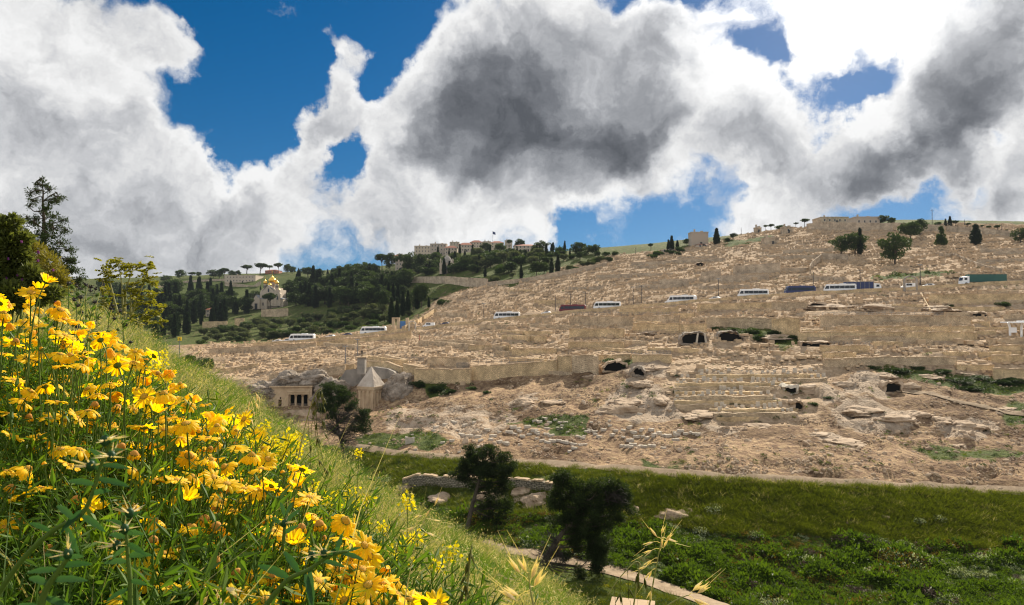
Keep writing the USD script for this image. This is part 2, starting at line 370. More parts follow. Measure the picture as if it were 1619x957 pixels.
M('path_dirt', {'g': ('geometry', {}), 'n': ('noise_texture', {'scale': 1.1, 'detail': 8.0, 'roughness': .7}), 'r': ('rgb_ramp', {'ramp': [(.25, (.17, .12, .078)), (.5, (.29, .215, .14)), (.75, (.40, .31, .215))]}), 'b': ('bump', {'strength': .4, 'distance': .04}), 'p': ('principled_bsdf', {'roughness': .95, 'specular_ior_level': .1})},
  [('g.position', 'n.vector'), ('n.fac', 'r.fac'), ('r.color', 'p.base_color'), ('n.fac', 'b.height'), ('b.normal', 'p.normal')], 'p.BSDF')

leafy('pine_needles', [(.022, .038, .012), (.045, .072, .020), (.08, .115, .030)], 0.25)
leafy('cypress_needles', [(.014, .028, .014), (.027, .048, .020), (.045, .072, .028)], 0.15)
leafy('far_pine_needles', [(.030, .052, .016), (.062, .098, .026), (.105, .14, .036)], 0.28)
leafy('dark_pine_needles', [(.024, .040, .010), (.050, .078, .016), (.09, .13, .026)], 0.35)
leafy('olive_leaves', [(.08, .10, .045), (.13, .155, .07), (.19, .21, .10)], 0.25)
leafy('bush_leaves', [(.03, .055, .014), (.06, .10, .022), (.10, .14, .035)], 0.3)
leafy('yellow_bush_leaves', [(.14, .13, .022), (.23, .20, .03), (.31, .25, .04)], 0.3)
leafy('dead_twigs', [(.03, .024, .02), (.06, .05, .042), (.10, .085, .07)], 0.0)
leafy('rusty_leaves', [(.20, .20, .02), (.32, .27, .025), (.38, .20, .02), (.36, .11, .018)], 0.45)
leafy('bare_shrub_twigs', [(.09, .055, .04), (.13, .085, .06), (.17, .12, .09)], 0.0)
leafy('bank_grass', [(.075, .145, .010), (.145, .23, .016), (.21, .28, .03), (.30, .335, .08)], 0.42)
leafy('dry_oats', [(.30, .27, .11), (.46, .41, .21), (.66, .60, .38)], 0.4)
leafy('weed_leaves', [(.055, .115, .012), (.10, .18, .018), (.16, .25, .03)], 0.42)
leafy('valley_grass', [(.075, .10, .005), (.13, .155, .008), (.20, .21, .014)], 0.35)
leafy('valley_weeds', [(.04, .075, .005), (.085, .145, .008), (.15, .215, .014)], 0.4)
leafy('valley_rust', [(.08, .08, .014), (.17, .10, .018), (.20, .07, .02)], 0.3)
leafy('white_blossom', [(.28, .34, .22), (.42, .46, .33), (.55, .58, .45)], 0.3)
leafy('yellow_blossom', [(.55, .46, .01), (.70, .58, .015), (.78, .68, .03)], 0.4)
leafy('purple_blossom', [(.25, .06, .28), (.36, .10, .38)], 0.3)
leafy('petal_yellow', [(.87, .57, .004), (.90, .66, .006), (.93, .74, .014)], 0.5, 0.6)
leafy('petal_faded', [(.76, .41, .005), (.84, .50, .006), (.89, .57, .010)], 0.4, 0.6)
leafy('stem_green', [(.11, .17, .03), (.17, .25, .05)], 0.25)
leafy('thistle_bush_leaves', [(.06, .08, .02), (.13, .15, .04), (.25, .25, .09)], 0.35)
leafy('stalk_pale', [(.30, .30, .12), (.45, .42, .22)], 0.3)
leafy('husk_pale', [(.72, .64, .46), (.82, .76, .60)], 0.5)
leafy('husk_green', [(.12, .13, .03), (.22, .21, .06)], 0.4)
leafy('thistle_leaf', [(.028, .085, .03), (.05, .12, .045), (.075, .16, .06)], 0.35, 0.45)
M('flower_disc', {'g': ('geometry', {}), 'v': ('voronoi_texture', {'scale': 900.0}), 'r': ('rgb_ramp', {'ramp': [(0, (.74, .44, .008)), (.6, (.60, .30, .008)), (1, (.36, .14, .005))]}), 'b': ('bump', {'strength': .8, 'distance': .002, 'invert': True}), 'p': ('principled_bsdf', {'roughness': .8})},
  [('g.position', 'v.vector'), ('v.distance', 'r.fac'), ('r.color', 'p.base_color'), ('v.distance', 'b.height'), ('b.normal', 'p.normal')], 'p.BSDF')
plain('spent_disc', (.42, .19, .02), 0.9)

# ------------------------------------------------------------------ terrain
CP_PTS = np.array([
    # valley floor, the path on it, and what the near bank hides
    (1130, 957, 58), (1000, 912, 66), (780, 865, 76), (640, 806, 94), (520, 765, 112), (1300, 1050, 48), (1619, 1250, 36), (2100, 1250, 36), (2100, 957, 60), (900, 945, 56), (845, 915, 65), (800, 880, 71), (1000, 1010, 50), (600, 900, 70), (300, 820, 80), (0, 700, 110), (-400, 640, 140),
    (1619, 957, 60), (1619, 860, 75), (1619, 775, 86), (1400, 957, 61), (1400, 860, 75), (1400, 766, 86), (1200, 957, 61), (1200, 850, 76), (1200, 756, 87), (1000, 840, 79), (1000, 742, 92), (880, 800, 86), (800, 790, 90), (800, 728, 102), (650, 760, 101), (650, 716, 112), (580, 709, 120), (2100, 790, 84),
    # scrub slope
    (1619, 700, 108), (1619, 650, 122), (1619, 600, 140), (1400, 700, 107), (1400, 640, 124), (1400, 585, 143), (1200, 700, 105), (1200, 660, 118), (1200, 600, 138), (1200, 545, 165), (1000, 700, 110), (1000, 650, 127), (1000, 600, 147), (1000, 560, 168), (800, 690, 120), (800, 650, 138), (800, 600, 163), (800, 560, 190),
    (650, 680, 130), (650, 640, 150), (650, 603, 170), (650, 570, 190), (580, 660, 160), (580, 578, 190), (470, 655, 163), (470, 595, 188), (400, 645, 165), (400, 610, 186), (400, 570, 235), (2100, 720, 105), (2100, 600, 140),
    # cemetery
    (330, 600, 200), (330, 548, 360), (420, 560, 250), (420, 541, 345), (600, 545, 240), (600, 522, 325), (700, 540, 232), (700, 510, 303), (700, 470, 385), (700, 450, 435), (800, 530, 226), (800, 498, 290), (800, 462, 365), (800, 437, 430), (1000, 520, 213), (1000, 486, 270), (1000, 440, 355), (1000, 400, 440),
    (1200, 500, 207), (1200, 469, 252), (1200, 430, 320), (1200, 400, 385), (1200, 368, 465), (1400, 500, 198), (1400, 458, 240), (1400, 420, 308), (1400, 380, 385), (1400, 349, 445), (1619, 500, 190), (1619, 447, 232), (1619, 400, 305), (1619, 361, 390), (2100, 500, 190), (2100, 420, 260), (2100, 380, 380),
    # the wooded hill with the church
    (300, 545, 400), (350, 520, 480), (470, 521, 430), (420, 490, 570), (500, 500, 505), (600, 490, 470), (640, 503, 395), (680, 482, 405), (500, 470, 620), (400, 457, 780), (280, 475, 690), (270, 446, 850), (350, 438, 880), (450, 435, 870), (560, 428, 780), (600, 425, 730), (640, 418, 650), (720, 402, 650), (850, 396, 620), (700, 432, 520), (760, 436, 470), (900, 412, 440), (900, 399, 560), (150, 470, 620), (150, 540, 330), (0, 540, 330), (0, 465, 620), (-400, 520, 330), (-400, 440, 700),
    # beyond the skyline
    (-400, 470, 1500), (0, 475, 1500), (300, 475, 1500), (450, 470, 1500), (700, 445, 1500), (900, 440, 1500), (900, 412, 750), (700, 412, 800), (1000, 420, 620), (1200, 388, 620), (1400, 375, 620), (1619, 385, 560), (1200, 450, 1500), (1619, 455, 1500), (2100, 455, 1500), (2100, 400, 560)], float)
LK = 5.0
G = RBFInterpolator(np.stack([CP_PTS[:, 0] / 400, np.log(CP_PTS[:, 2]) * LK], 1), CP_PTS[:, 1], kernel='thin_plate_spline', smoothing=0.004)
NU, NV = 760, 540
GU, GV = np.linspace(-900, 2500, NU), np.linspace(math.log(26), math.log(1600), NV)
UU, VV = np.meshgrid(GU, GV, indexing='ij')
GPY = G(np.stack([UU.ravel() / 400, VV.ravel() * LK], 1)).reshape(NU, NV)
GP = at(UU, GPY, np.exp(VV))


def inside(poly, x, y):
    return shapely.contains_xy(shapely.Polygon(poly), x, y)


PATH_UP = [(560, 707), (600, 713), (650, 718), (700, 723), (760, 729), (800, 731), (900, 736), (1000, 743), (1100, 751), (1200, 758), (1300, 763), (1400, 768), (1500, 773), (1619, 778), (1800, 783)]
PATH_LOW = [(760, 858), (790, 867), (830, 874), (880, 884), (940, 896), (1000, 913), (1060, 932), (1110, 950), (1180, 980), (1260, 1030)]
pj = GP / 9.0
jx, jy = UU + 30 * (meshkit.fbm(pj, 4, 3) - .5) * 250 / np.exp(VV) * 2, GPY + 16 * (meshkit.fbm(pj, 4, 7) - .5) * 250 / np.exp(VV) * 1.5
path_y = np.interp(jx, *zip(*PATH_UP))
raw_path_y = np.interp(UU, *zip(*PATH_UP))
HILL_EDGE = [(-900, 560), (300, 550), (330, 548), (420, 542), (560, 527), (640, 515), (680, 490), (690, 478), (720, 462), (800, 447), (860, 435), (920, 420), (1000, 402), (1070, 395), (1140, 380), (1240, 362), (2500, 340)]
edge_y = np.interp(jx, *zip(*HILL_EDGE))
CEM_LOW = [(-900, 640), (330, 605), (420, 600), (545, 578), (640, 590), (740, 606), (870, 588), (945, 588), (1000, 566), (1062, 580), (1066, 640), (1130, 662), (1230, 664), (1300, 655), (1310, 600), (1330, 580), (1500, 578), (1572, 586), (1619, 600), (2500, 600)]
cem_y = np.interp(jx, *zip(*CEM_LOW))
green = np.zeros_like(GPY); rocky = np.zeros_like(GPY); cemet = np.zeros_like(GPY)
Yv = np.exp(VV)
green[(GPY > raw_path_y) & (Yv < 200)] = 1
church_hill = (jy < edge_y) & (Yv > 300)
green[church_hill] = .42
cemet[(jy >= edge_y) & (jy < cem_y) & (Yv > 112)] = 1
for poly, v in [([(200, 480), (262, 450), (300, 444), (370, 441), (420, 446), (500, 440), (570, 445), (560, 470), (480, 482), (400, 480), (330, 495), (230, 510)], 1.0), ([(770, 443), (850, 428), (880, 432), (800, 450)], 1.0), ([(800, 672), (860, 668), (950, 674), (945, 682), (860, 680), (800, 676)], 1.0), ([(570, 700), (600, 690), (690, 692), (680, 706), (590, 712)], .9), ([(640, 595), (655, 588), (690, 606), (722, 618), (700, 622), (650, 618)], 1.0),
                ([(1340, 577), (1460, 577), (1560, 592), (1619, 600), (1700, 606), (1700, 622), (1560, 618), (1480, 604), (1400, 590)], .8), ([(1140, 385), (1220, 374), (1225, 380), (1150, 390)], 1.0), ([(1370, 439), (1495, 428), (1500, 434), (1390, 445)], 1.0), ([(1085, 516), (1235, 520), (1300, 534), (1230, 545), (1180, 530)], .5), ([(1570, 630), (1619, 640), (1700, 660), (1700, 690), (1560, 660)], .5), ([(1450, 700), (1560, 700), (1619, 715), (1600, 735), (1480, 720)], .45), ([(960, 725), (1080, 732), (1060, 738), (960, 732)], .6), ([(940, 568), (985, 566), (1000, 580), (950, 588)], .8), ([(520, 560), (560, 560), (560, 580), (420, 600), (400, 605), (400, 595)], .12)]:
    green[inside(poly, jx, jy)] = v
for poly, v in [([(1230, 600), (1300, 596), (1330, 640), (1260, 640), (1230, 625)], 1), ([(1340, 590), (1400, 590), (1420, 640), (1330, 630)], .8), ([(1330, 640), (1450, 650), (1480, 680), (1400, 690), (1330, 660)], .7), ([(1490, 655), (1560, 660), (1550, 690), (1500, 680)], 1), ([(1090, 648), (1130, 650), (1155, 672), (1130, 676)], 1), ([(960, 620), (1010, 600), (1065, 625), (1066, 650), (1020, 670), (960, 665)], .85), ([(955, 565), (1060, 575), (1060, 600), (1000, 596), (960, 590)], .7), ([(1570, 640), (1700, 660), (1700, 680), (1600, 668)], .6), ([(820, 625), (860, 628), (850, 650), (815, 645)], .6), ([(1290, 690), (1360, 690), (1380, 720), (1300, 715)], .5), ([(600, 650), (760, 640), (840, 660), (800, 690), (620, 690)], .45), ([(330, 600), (420, 598), (420, 612), (350, 615)], .4)]:
    rocky[inside(poly, jx, jy)] = np.maximum(rocky[inside(poly, jx, jy)], v)
scrub = (green == 0) & (cemet == 0) & (Yv < 230)
mid = scrub & (jy < path_y)
# the relief of the ground itself
amp = np.where(mid, 1.0, 0.35) + rocky * .7
amp = np.where((Yv > 200) | (Yv < 40), .4, amp)
amp *= np.clip((np.abs(GPY - raw_path_y) - 2) / 14, 0.1, 1)
for _ in range(6):
    amp[1:-1, 1:-1] = (amp[1:-1, 1:-1] + amp[:-2, 1:-1] + amp[2:, 1:-1] + amp[1:-1, :-2] + amp[1:-1, 2:]) / 5
ridge = 1 - np.abs(2 * meshkit.fbm(GP / [7, 7, 7], 4, 21) - 1) * 1.6
GP[..., 2] += amp * (ridge - .55) * 1.25 + (meshkit.fbm(GP / 30, 3, 5) - .5) * np.where(Yv > 95, 2.0, .6)
# graves stand on low terraces: the ground steps
step = 2.1
sm = cemet.copy()
for _ in range(4):
    sm[1:-1, 1:-1] = (sm[1:-1, 1:-1] + sm[:-2, 1:-1] + sm[2:, 1:-1] + sm[1:-1, :-2] + sm[1:-1, 2:]) / 5
zq = GP[..., 2] / step + 3.2 * meshkit.noise(GP * [.022, .022, 0] + [5, 5, 0], 4) + 1.2 * meshkit.noise(GP * [.07, .07, 0] + [9, 5, 0], 6)
fr = zq - np.floor(zq)
GP[..., 2] += sm * step * .8 * (np.clip((fr - .35) / .3, 0, 1) - fr)
TERR_PY = project(GP)[1]


def hit(px, py, ymin=40.0, ymax=1200.0):
    """First point of the terrain on the sight line of a pixel."""
    i = np.clip(np.interp(px, GU, np.arange(NU)), 0, NU - 1.001); k = int(i); t = i - k
    col = GP[k] * (1 - t) + GP[k + 1] * t
    cpy = project(col)[1]; ok = (col[:, 1] > ymin) & (col[:, 1] < ymax) & (cpy <= py)
    j = int(np.argmax(ok)) if ok.any() else int(np.argmin(np.where((col[:, 1] > ymin) & (col[:, 1] < ymax), cpy, 9e9)))
    if j and cpy[j - 1] > py:
        u = (cpy[j - 1] - py) / (cpy[j - 1] - cpy[j] + 1e-9); return col[j - 1] * (1 - u) + col[j] * u
    return col[j].copy()

# the road is cut level into the slope behind its parapet
PARAPET = [(400, 543), (420, 541.5), (460, 538.5), (490, 537), (571, 526.5), (607, 524.5), (640, 519), (700, 514), (780, 503.5), (821, 501), (881, 492.5), (937, 487.5), (981, 485.5), (1052, 478), (1101, 475.5), (1166, 468.5), (1221, 466.5), (1241, 463.5), (1300, 461), (1340, 458.8), (1391, 457.5), (1440, 455.5), (1528, 448.5), (1619, 444), (1760, 438)]
PAR = np.array([hit(a, b + 1.15 * FPX / 300) for a, b in PARAPET])
PAR[1:-1] = (PAR[:-2] + 2 * PAR[1:-1] + PAR[2:]) / 4
_pt = PAR[:, 0] / PAR[:, 1]
par_y = lambda t: np.interp(t, _pt, PAR[:, 1])
par_z = lambda t: np.interp(t, _pt, PAR[:, 2])
_T = GP[..., 0] / GP[..., 1]
dy = GP[..., 1] - par_y(_T)
on = (_T > _pt[0] - .02) & (dy > -1.5) & (dy < 16)
blend = np.clip((dy - 10) / 6, 0, 1)
GP[..., 2] = np.where(on, par_z(_T) * (1 - blend) + np.maximum(GP[..., 2], par_z(_T)) * blend, GP[..., 2])



def ground(x, y):
    """Height of the terrain below plan points."""
    x, y = np.asarray(x, float), np.asarray(y, float)
    px = CX + FPX * x / (y * CP)  # close enough for looking up the column
    i = np.clip((px - GU[0]) / (GU[1] - GU[0]), 0, NU - 1.001); j = np.clip((np.log(np.maximum(y, 1)) - GV[0]) / (GV[1] - GV[0]), 0, NV - 1.001)
    a, b = i.astype(int), j.astype(int); s, t = i - a, j - b
    Z = GP[..., 2]
    return (Z[a, b] * (1 - s) + Z[a + 1, b] * s) * (1 - t) + (Z[a, b + 1] * (1 - s) + Z[a + 1, b + 1] * s) * t


def grid_faces(nu, nv):
    a = (np.arange(nu - 1)[:, None] * nv + np.arange(nv - 1)).ravel()
    return np.stack([a, a + nv, a + nv + 1, a + 1], 1)


soften = lambda z: sum(np.roll(np.roll(z, i, 0), j, 1) for i in (-1, 0, 1) for j in (-1, 0, 1)) / 9
zone = np.stack([soften(soften(soften(green))), soften(cemet), soften(soften(rocky)) * .8], -1).reshape(-1, 3)


def mixn(fac_link, a, b, name, N, L):
    N[name] = ('mix_color', {k: v for k, v in (('a', a), ('b', b)) if not isinstance(v, str)})
    L.append((fac_link, f'{name}.fac'))
    for k, v in (('a', a), ('b', b)):
        if isinstance(v, str):
            L.append((v, f'{name}.{k}'))
    return f'{name}.result'


def terrain_look():
    N = {'g': ('geometry', {}), 'z': ('attribute', {'attribute': 'zone'}), 's': ('separate_color', {}),
         'n1': ('noise_texture', {'scale': .09, 'detail': 9.0, 'roughness': .66}), 'n2': ('noise_texture', {'scale': .9, 'detail': 8.0, 'roughness': .7}), 'n3': ('noise_texture', {'scale': .33, 'detail': 10.0, 'roughness': .72}), 'v': ('voronoi_texture', {'scale': 1.5, 'detail': 2.0})}
    L = [('z.color', 's.color')] + [('g.position', f'{k}.vector') for k in ('n1', 'n2', 'n3', 'v')]
    N['soil'] = ('rgb_ramp', {'ramp': [(.30, (.10, .062, .038)), (.44, (.22, .142, .09)), (.56, (.36, .25, .145)), (.72, (.48, .36, .23))]}); L += [('n2.fac', 'soil.fac')]
    N['soilb'] = ('rgb_ramp', {'ramp': [(.36, (.42, .37, .32)), (.5, (.95, .93, .90)), (.66, (1.3, 1.28, 1.24))]}); L += [('n1.fac', 'soilb.fac')]
    N['soil2'] = ('mix_color', {'blend_type': 'multiply', 'fac': 1.0, 'use_clamp': False}); L += [('soil.color', 'soil2.a'), ('soilb.color', 'soil2.b')]
    N['pale'] = ('rgb_ramp', {'ramp': [(.25, (.20, .145, .098)), (.5, (.41, .315, .225)), (.75, (.54, .44, .335))]}); L += [('n2.fac', 'pale.fac')]
    # bare rock shows through where the zone says so and in scattered patches
    N['ra'] = ('math', {'math_type': 'multiply_add', 'value2': .55}); L += [('s.b', 'ra.value1'), ('n3.fac', 'ra.value3')]
    N['rf'] = ('map_range', {'range_type': 'smoothstep', 'from_min': .60, 'from_max': .70, 'to_min': 0.0, 'to_max': 1.0, 'clamp': True}); L += [('ra.value', 'rf.value')]
    c = mixn('rf.result', 'soil2.result', 'pale.color', 'c1', N, L)
    N['cem'] = ('rgb_ramp', {'ramp': [(.25, (.24, .165, .10)), (.45, (.40, .285, .18)), (.6, (.50, .37, .245)), (.8, (.58, .46, .33))]}); L += [('n2.fac', 'cem.fac')]
    c = mixn('s.g', c, 'cem.color', 'c2', N, L)
    N['grass'] = ('rgb_ramp', {'ramp': [(.25, (.035, .05, .013)), (.45, (.06, .085, .018)), (.6, (.095, .115, .026)), (.78, (.17, .15, .065))]}); L += [('n3.fac', 'grass.fac')]
    N['ga'] = ('math', {'math_type': 'multiply_add', 'value2': 1.15, 'value3': -.35}); L += [('s.r', 'ga.value1')]
    N['gb'] = ('math', {'math_type': 'add'}); L += [('ga.value', 'gb.value1'), ('n3.fac', 'gb.value2')]
    N['gf'] = ('map_range', {'range_type': 'smoothstep', 'from_min': .42, 'from_max': .62, 'to_min': 0.0, 'to_max': 1.0, 'clamp': True}); L += [('gb.value', 'gf.value')]
    c = mixn('gf.result', c, 'grass.color', 'c3', N, L)
    # thin weeds all over the bare slope
    N['nw'] = ('noise_texture', {'scale': .5, 'detail': 8.0, 'roughness': .75}); L += [('g.position', 'nw.vector')]
    N['wf'] = ('map_range', {'range_type': 'smoothstep', 'from_min': .62, 'from_max': .72, 'to_min': 0.0, 'to_max': .75, 'clamp': True}); L += [('nw.fac', 'wf.value')]
    N['inv'] = ('math', {'math_type': 'subtract', 'value1': 1.0, 'use_clamp': True}); L += [('s.g', 'inv.value2')]
    N['wf2'] = ('math', {'math_type': 'multiply'}); L += [('wf.result', 'wf2.value1'), ('inv.value', 'wf2.value2')]
    c = mixn('wf2.value', c, (.075, .085, .028), 'c4', N, L)
    N['h'] = ('math', {'math_type': 'multiply_add', 'value2': .35}); L += [('v.distance', 'h.value1'), ('n2.fac', 'h.value3')]
    N['b'] = ('bump', {'strength': 1.0, 'distance': .6}); L += [('h.value', 'b.height'), ('b.normal', 'p.normal')]
    N['p'] = ('principled_bsdf', {'roughness': .95, 'specular_ior_level': .1}); L += [(c, 'p.base_color')]
    M('terrain_look', N, L, 'p.BSDF')


terrain_look()
mb = MB().add(GP.reshape(-1, 3), grid_faces(NU, NV), zone)
m = usdkit.mesh(stage, '/World/hillside', (np.vstack(mb.v), np.vstack(mb.f)), LOOKS + 'terrain_look', True)
UsdGeom.PrimvarsAPI(m).CreatePrimvar('zone', Sdf.ValueTypeNames.Color3fArray, 'vertex').Set(Vt.Vec3fArray.FromNumpy(zone.astype(np.float32)))
tag(m.GetPrim(), kind='structure')
far = MB(); far.lathe([(0.01, -75), (400, -75), (1500, -75), (1800, -75)], 48)
solo('plain', far, 'path_dirt', kind='structure')

# ------------------------------------------------------------------ the near bank
BR = np.array([  # angle in the picture (px), brow height (py), distance of the brow
    (-1400, 250, 26), (-700, 360, 28), (-200, 428, 29), (0, 456, 30), (60, 468, 30), (110, 488, 30), (160, 505, 30), (200, 522, 30), (250, 550, 29), (290, 572, 28), (340, 600, 27), (400, 640, 26), (460, 680, 25), (520, 722, 24), (580, 763, 23), (640, 801, 22.5), (700, 832, 22), (760, 865, 21), (830, 908, 20), (900, 955, 18), (960, 998, 17), (1100, 1098, 13), (1300, 1270, 9), (1619, 1560, 6.5), (2400, 2300, 5)])
BR[:, 1] += np.interp(BR[:, 0], [-200, 150, 300, 700, 900, 1100], [4, 6, 13, 16, 20, 40])
_an = np.arctan((BR[:, 0] - CX) / FPX)
_t = ray(BR[:, 0], BR[:, 1])[:, 2]
# beyond the frame the slope goes on the same way: uphill to the left and behind, downhill to the right
_an = np.concatenate([[-math.pi, -2.2, -1.5], _an, [1.5, 2.2, math.pi]])
_t = np.concatenate([[.32, .42, .34], _t * np.cos(np.arctan((BR[:, 0] - CX) / FPX)), [-.75, -.35, .32]])
_r = np.concatenate([[30, 30, 28], BR[:, 2] / np.cos(np.arctan((BR[:, 0] - CX) / FPX)), [9, 14, 30]])
TB, RB = PchipInterpolator(_an, _t), PchipInterpolator(_an, _r)
EYE = 1.02


def bank(x, y, fine=True):
    x, y = np.asarray(x, float), np.asarray(y, float)
    r, a = np.hypot(x, y), np.arctan2(x, y)
    t, R = TB(a), RB(a)
    q = np.clip(r / R, 0, 1)
    z = -EYE * (1 - q) + t * r
    z = np.where(r > R, t * R - (-t + .20) * (r - R) - .004 * (r - R) ** 2, z)
    p = np.stack([x, y, 0 * x], -1)
    return z + ((meshkit.fbm(p / 2.3, 3, 11) - .5) * .22 + (meshkit.fbm(p / .5, 2, 12) - .5) * .05) * np.clip(r / 1.5, 0, 1)


ba = np.concatenate([np.linspace(-math.pi, -.95, 60), np.linspace(-.94, .5, 420), np.linspace(.51, math.pi, 70)])
br = np.concatenate([[0.02], np.geomspace(.3, 62, 230)])
A, R_ = np.meshgrid(ba, br, indexing='ij')
BX, BY = R_ * np.sin(A), R_ * np.cos(A)
M('bank_soil', {'g': ('geometry', {}), 'n': ('noise_texture', {'scale': 1.3, 'detail': 8.0, 'roughness': .7}), 'r': ('rgb_ramp', {'ramp': [(.3, (.04, .055, .015)), (.5, (.085, .11, .03)), (.7, (.16, .155, .06))]}), 'b': ('bump', {'strength': .8, 'distance': .08}), 'p': ('principled_bsdf', {'roughness': .95, 'specular_ior_level': .1})},
  [('g.position', 'n.vector'), ('n.fac', 'r.fac'), ('r.color', 'p.base_color'), ('n.fac', 'b.height'), ('b.normal', 'p.normal')], 'p.BSDF')
solo('bank', MB().add(np.stack([BX, BY, bank(BX, BY)], -1).reshape(-1, 3), grid_faces(len(ba), len(br))), 'bank_soil', kind='structure', smooth=True)


def ribbon(pix, half, name, material, lift=0.06, n=160, ymin=40.0):
    """A path draped on the terrain along points of the picture."""
    P = np.array([hit(a, b, ymin) for a, b in pix])[:, :2]
    s = np.concatenate([[0], np.cumsum(np.linalg.norm(np.diff(P, axis=0), axis=1))])
    f = PchipInterpolator(s, P); u = np.linspace(0, s[-1], n); c = f(u); d = f(u, 1); d /= np.linalg.norm(d, axis=1, keepdims=True)
    nrm = np.stack([-d[:, 1], d[:, 0]], 1); rows = []
    w = half * (1 + .25 * (meshkit.noise(np.stack([u / 6, 0 * u, 0 * u], 1), 5) - .5))
    for k in np.linspace(-1, 1, 9):
        q = c + nrm * (w * k)[:, None]; rows.append(np.stack([q[:, 0], q[:, 1], ground(q[:, 0], q[:, 1]) + lift - .05 * abs(k) ** 4], 1))
    v = np.stack(rows, 1)
    solo(name, MB().add(v.reshape(-1, 3), grid_faces(n, 9)), material, kind='structure', smooth=True)
    return f, s[-1]


ribbon(PATH_UP, 1.0, 'footpath', 'path_dirt', 0.16)
ribbon(PATH_LOW, 1.45, 'footpath', 'path_dirt', 0.12)
ribbon([(1415, 618), (1450, 622), (1500, 632), (1560, 645), (1619, 655), (1750, 672)], 0.9, 'footpath', 'path_dirt', 0.2)
#@@END_TERRAIN

# ------------------------------------------------------------------ walls
def span(p):
    return f'{p[0]:.0f}'


def wall(pts, label, material='wall_stone', thick=0.7, seed=0, name='retaining_wall', group=None, cat='wall', n_per=5.0, cope=True, raw=False):
    """A wall along points (px, top, bottom) of the picture, its foot on the ground there."""
    pts = np.array(pts, float); n = max(6, int((pts[-1, 0] - pts[0, 0]) / n_per)); px = np.linspace(pts[0, 0], pts[-1, 0], n)
    top, bot = np.interp(px, pts[:, 0], pts[:, 1]), np.interp(px, pts[:, 0], pts[:, 2])
    Y = np.array([hit(a, b)[1] for a, b in zip(px, bot)])
    u = np.linspace(0, 1, n); k = np.polyfit(u, Y, 2 if n > 14 else 1); fit = np.polyval(k, u); Y = fit - np.clip(np.percentile(fit - Y, 85), -4, 8)
    if raw:
        Y = np.array([hit(a, b)[1] for a, b in zip(px, bot)])
    A, B = at(px, top, Y), at(px, bot, Y)
    zt = A[:, 2] + (meshkit.noise(np.stack([px / 9, 0 * px + seed, 0 * px], 1), seed) - .5) * .22; zb = np.minimum(B[:, 2], zt - .5) - 2.4
    d = np.gradient(A[:, :2], axis=0); d /= np.linalg.norm(d, axis=1, keepdims=True); nr = np.stack([-d[:, 1], d[:, 0]], 1); nr *= np.sign(nr[:, 1:2] + 1e-9)
    P, Q = A[:, :2], A[:, :2] + nr * thick
    V = np.stack([np.c_[P, zb], np.c_[P, zt], np.c_[Q, zt], np.c_[Q, zb]], 1); f = []
    for i in range(n - 1):
        a = 4 * i; f += [[a + j, a + 4 + j, a + 4 + (j + 1) % 4, a + (j + 1) % 4] for j in range(4)]
    e = 4 * (n - 1); f += [[0, 1, 2, 3], [e + 3, e + 2, e + 1, e]]
    w = thing(name, label, cat, group=group)
    part(w, 'masonry', MB().add(V.reshape(-1, 3), f), material)
    if cope:
        c = MB(); rng = np.random.default_rng(seed + 77)
        for i in range(n - 1):
            if rng.random() < .82:
                a, b = np.r_[P[i], zt[i]], np.r_[P[i + 1], zt[i + 1]]; a2, b2 = np.r_[Q[i], zt[i]], np.r_[Q[i + 1], zt[i + 1]]
                o = np.array([0, 0, .16 + .08 * rng.random()]); back = np.r_[nr[i] * -.07, 0]; lo = np.array([0, 0, -.02])
                g = .03 * (b - a); c.add(np.array([a + g + back + lo, b - g + back + lo, b2 - g + lo, a2 + g + lo, a + g + back + o, b - g + back + o, b2 - g + o, a2 + g + o]), [[0, 3, 2, 1], [4, 5, 6, 7], [0, 1, 5, 4], [1, 2, 6, 5], [2, 3, 7, 6], [3, 0, 4, 7]])
        if c.v:
            part(w, 'coping', c, 'grave_stone')
    return w


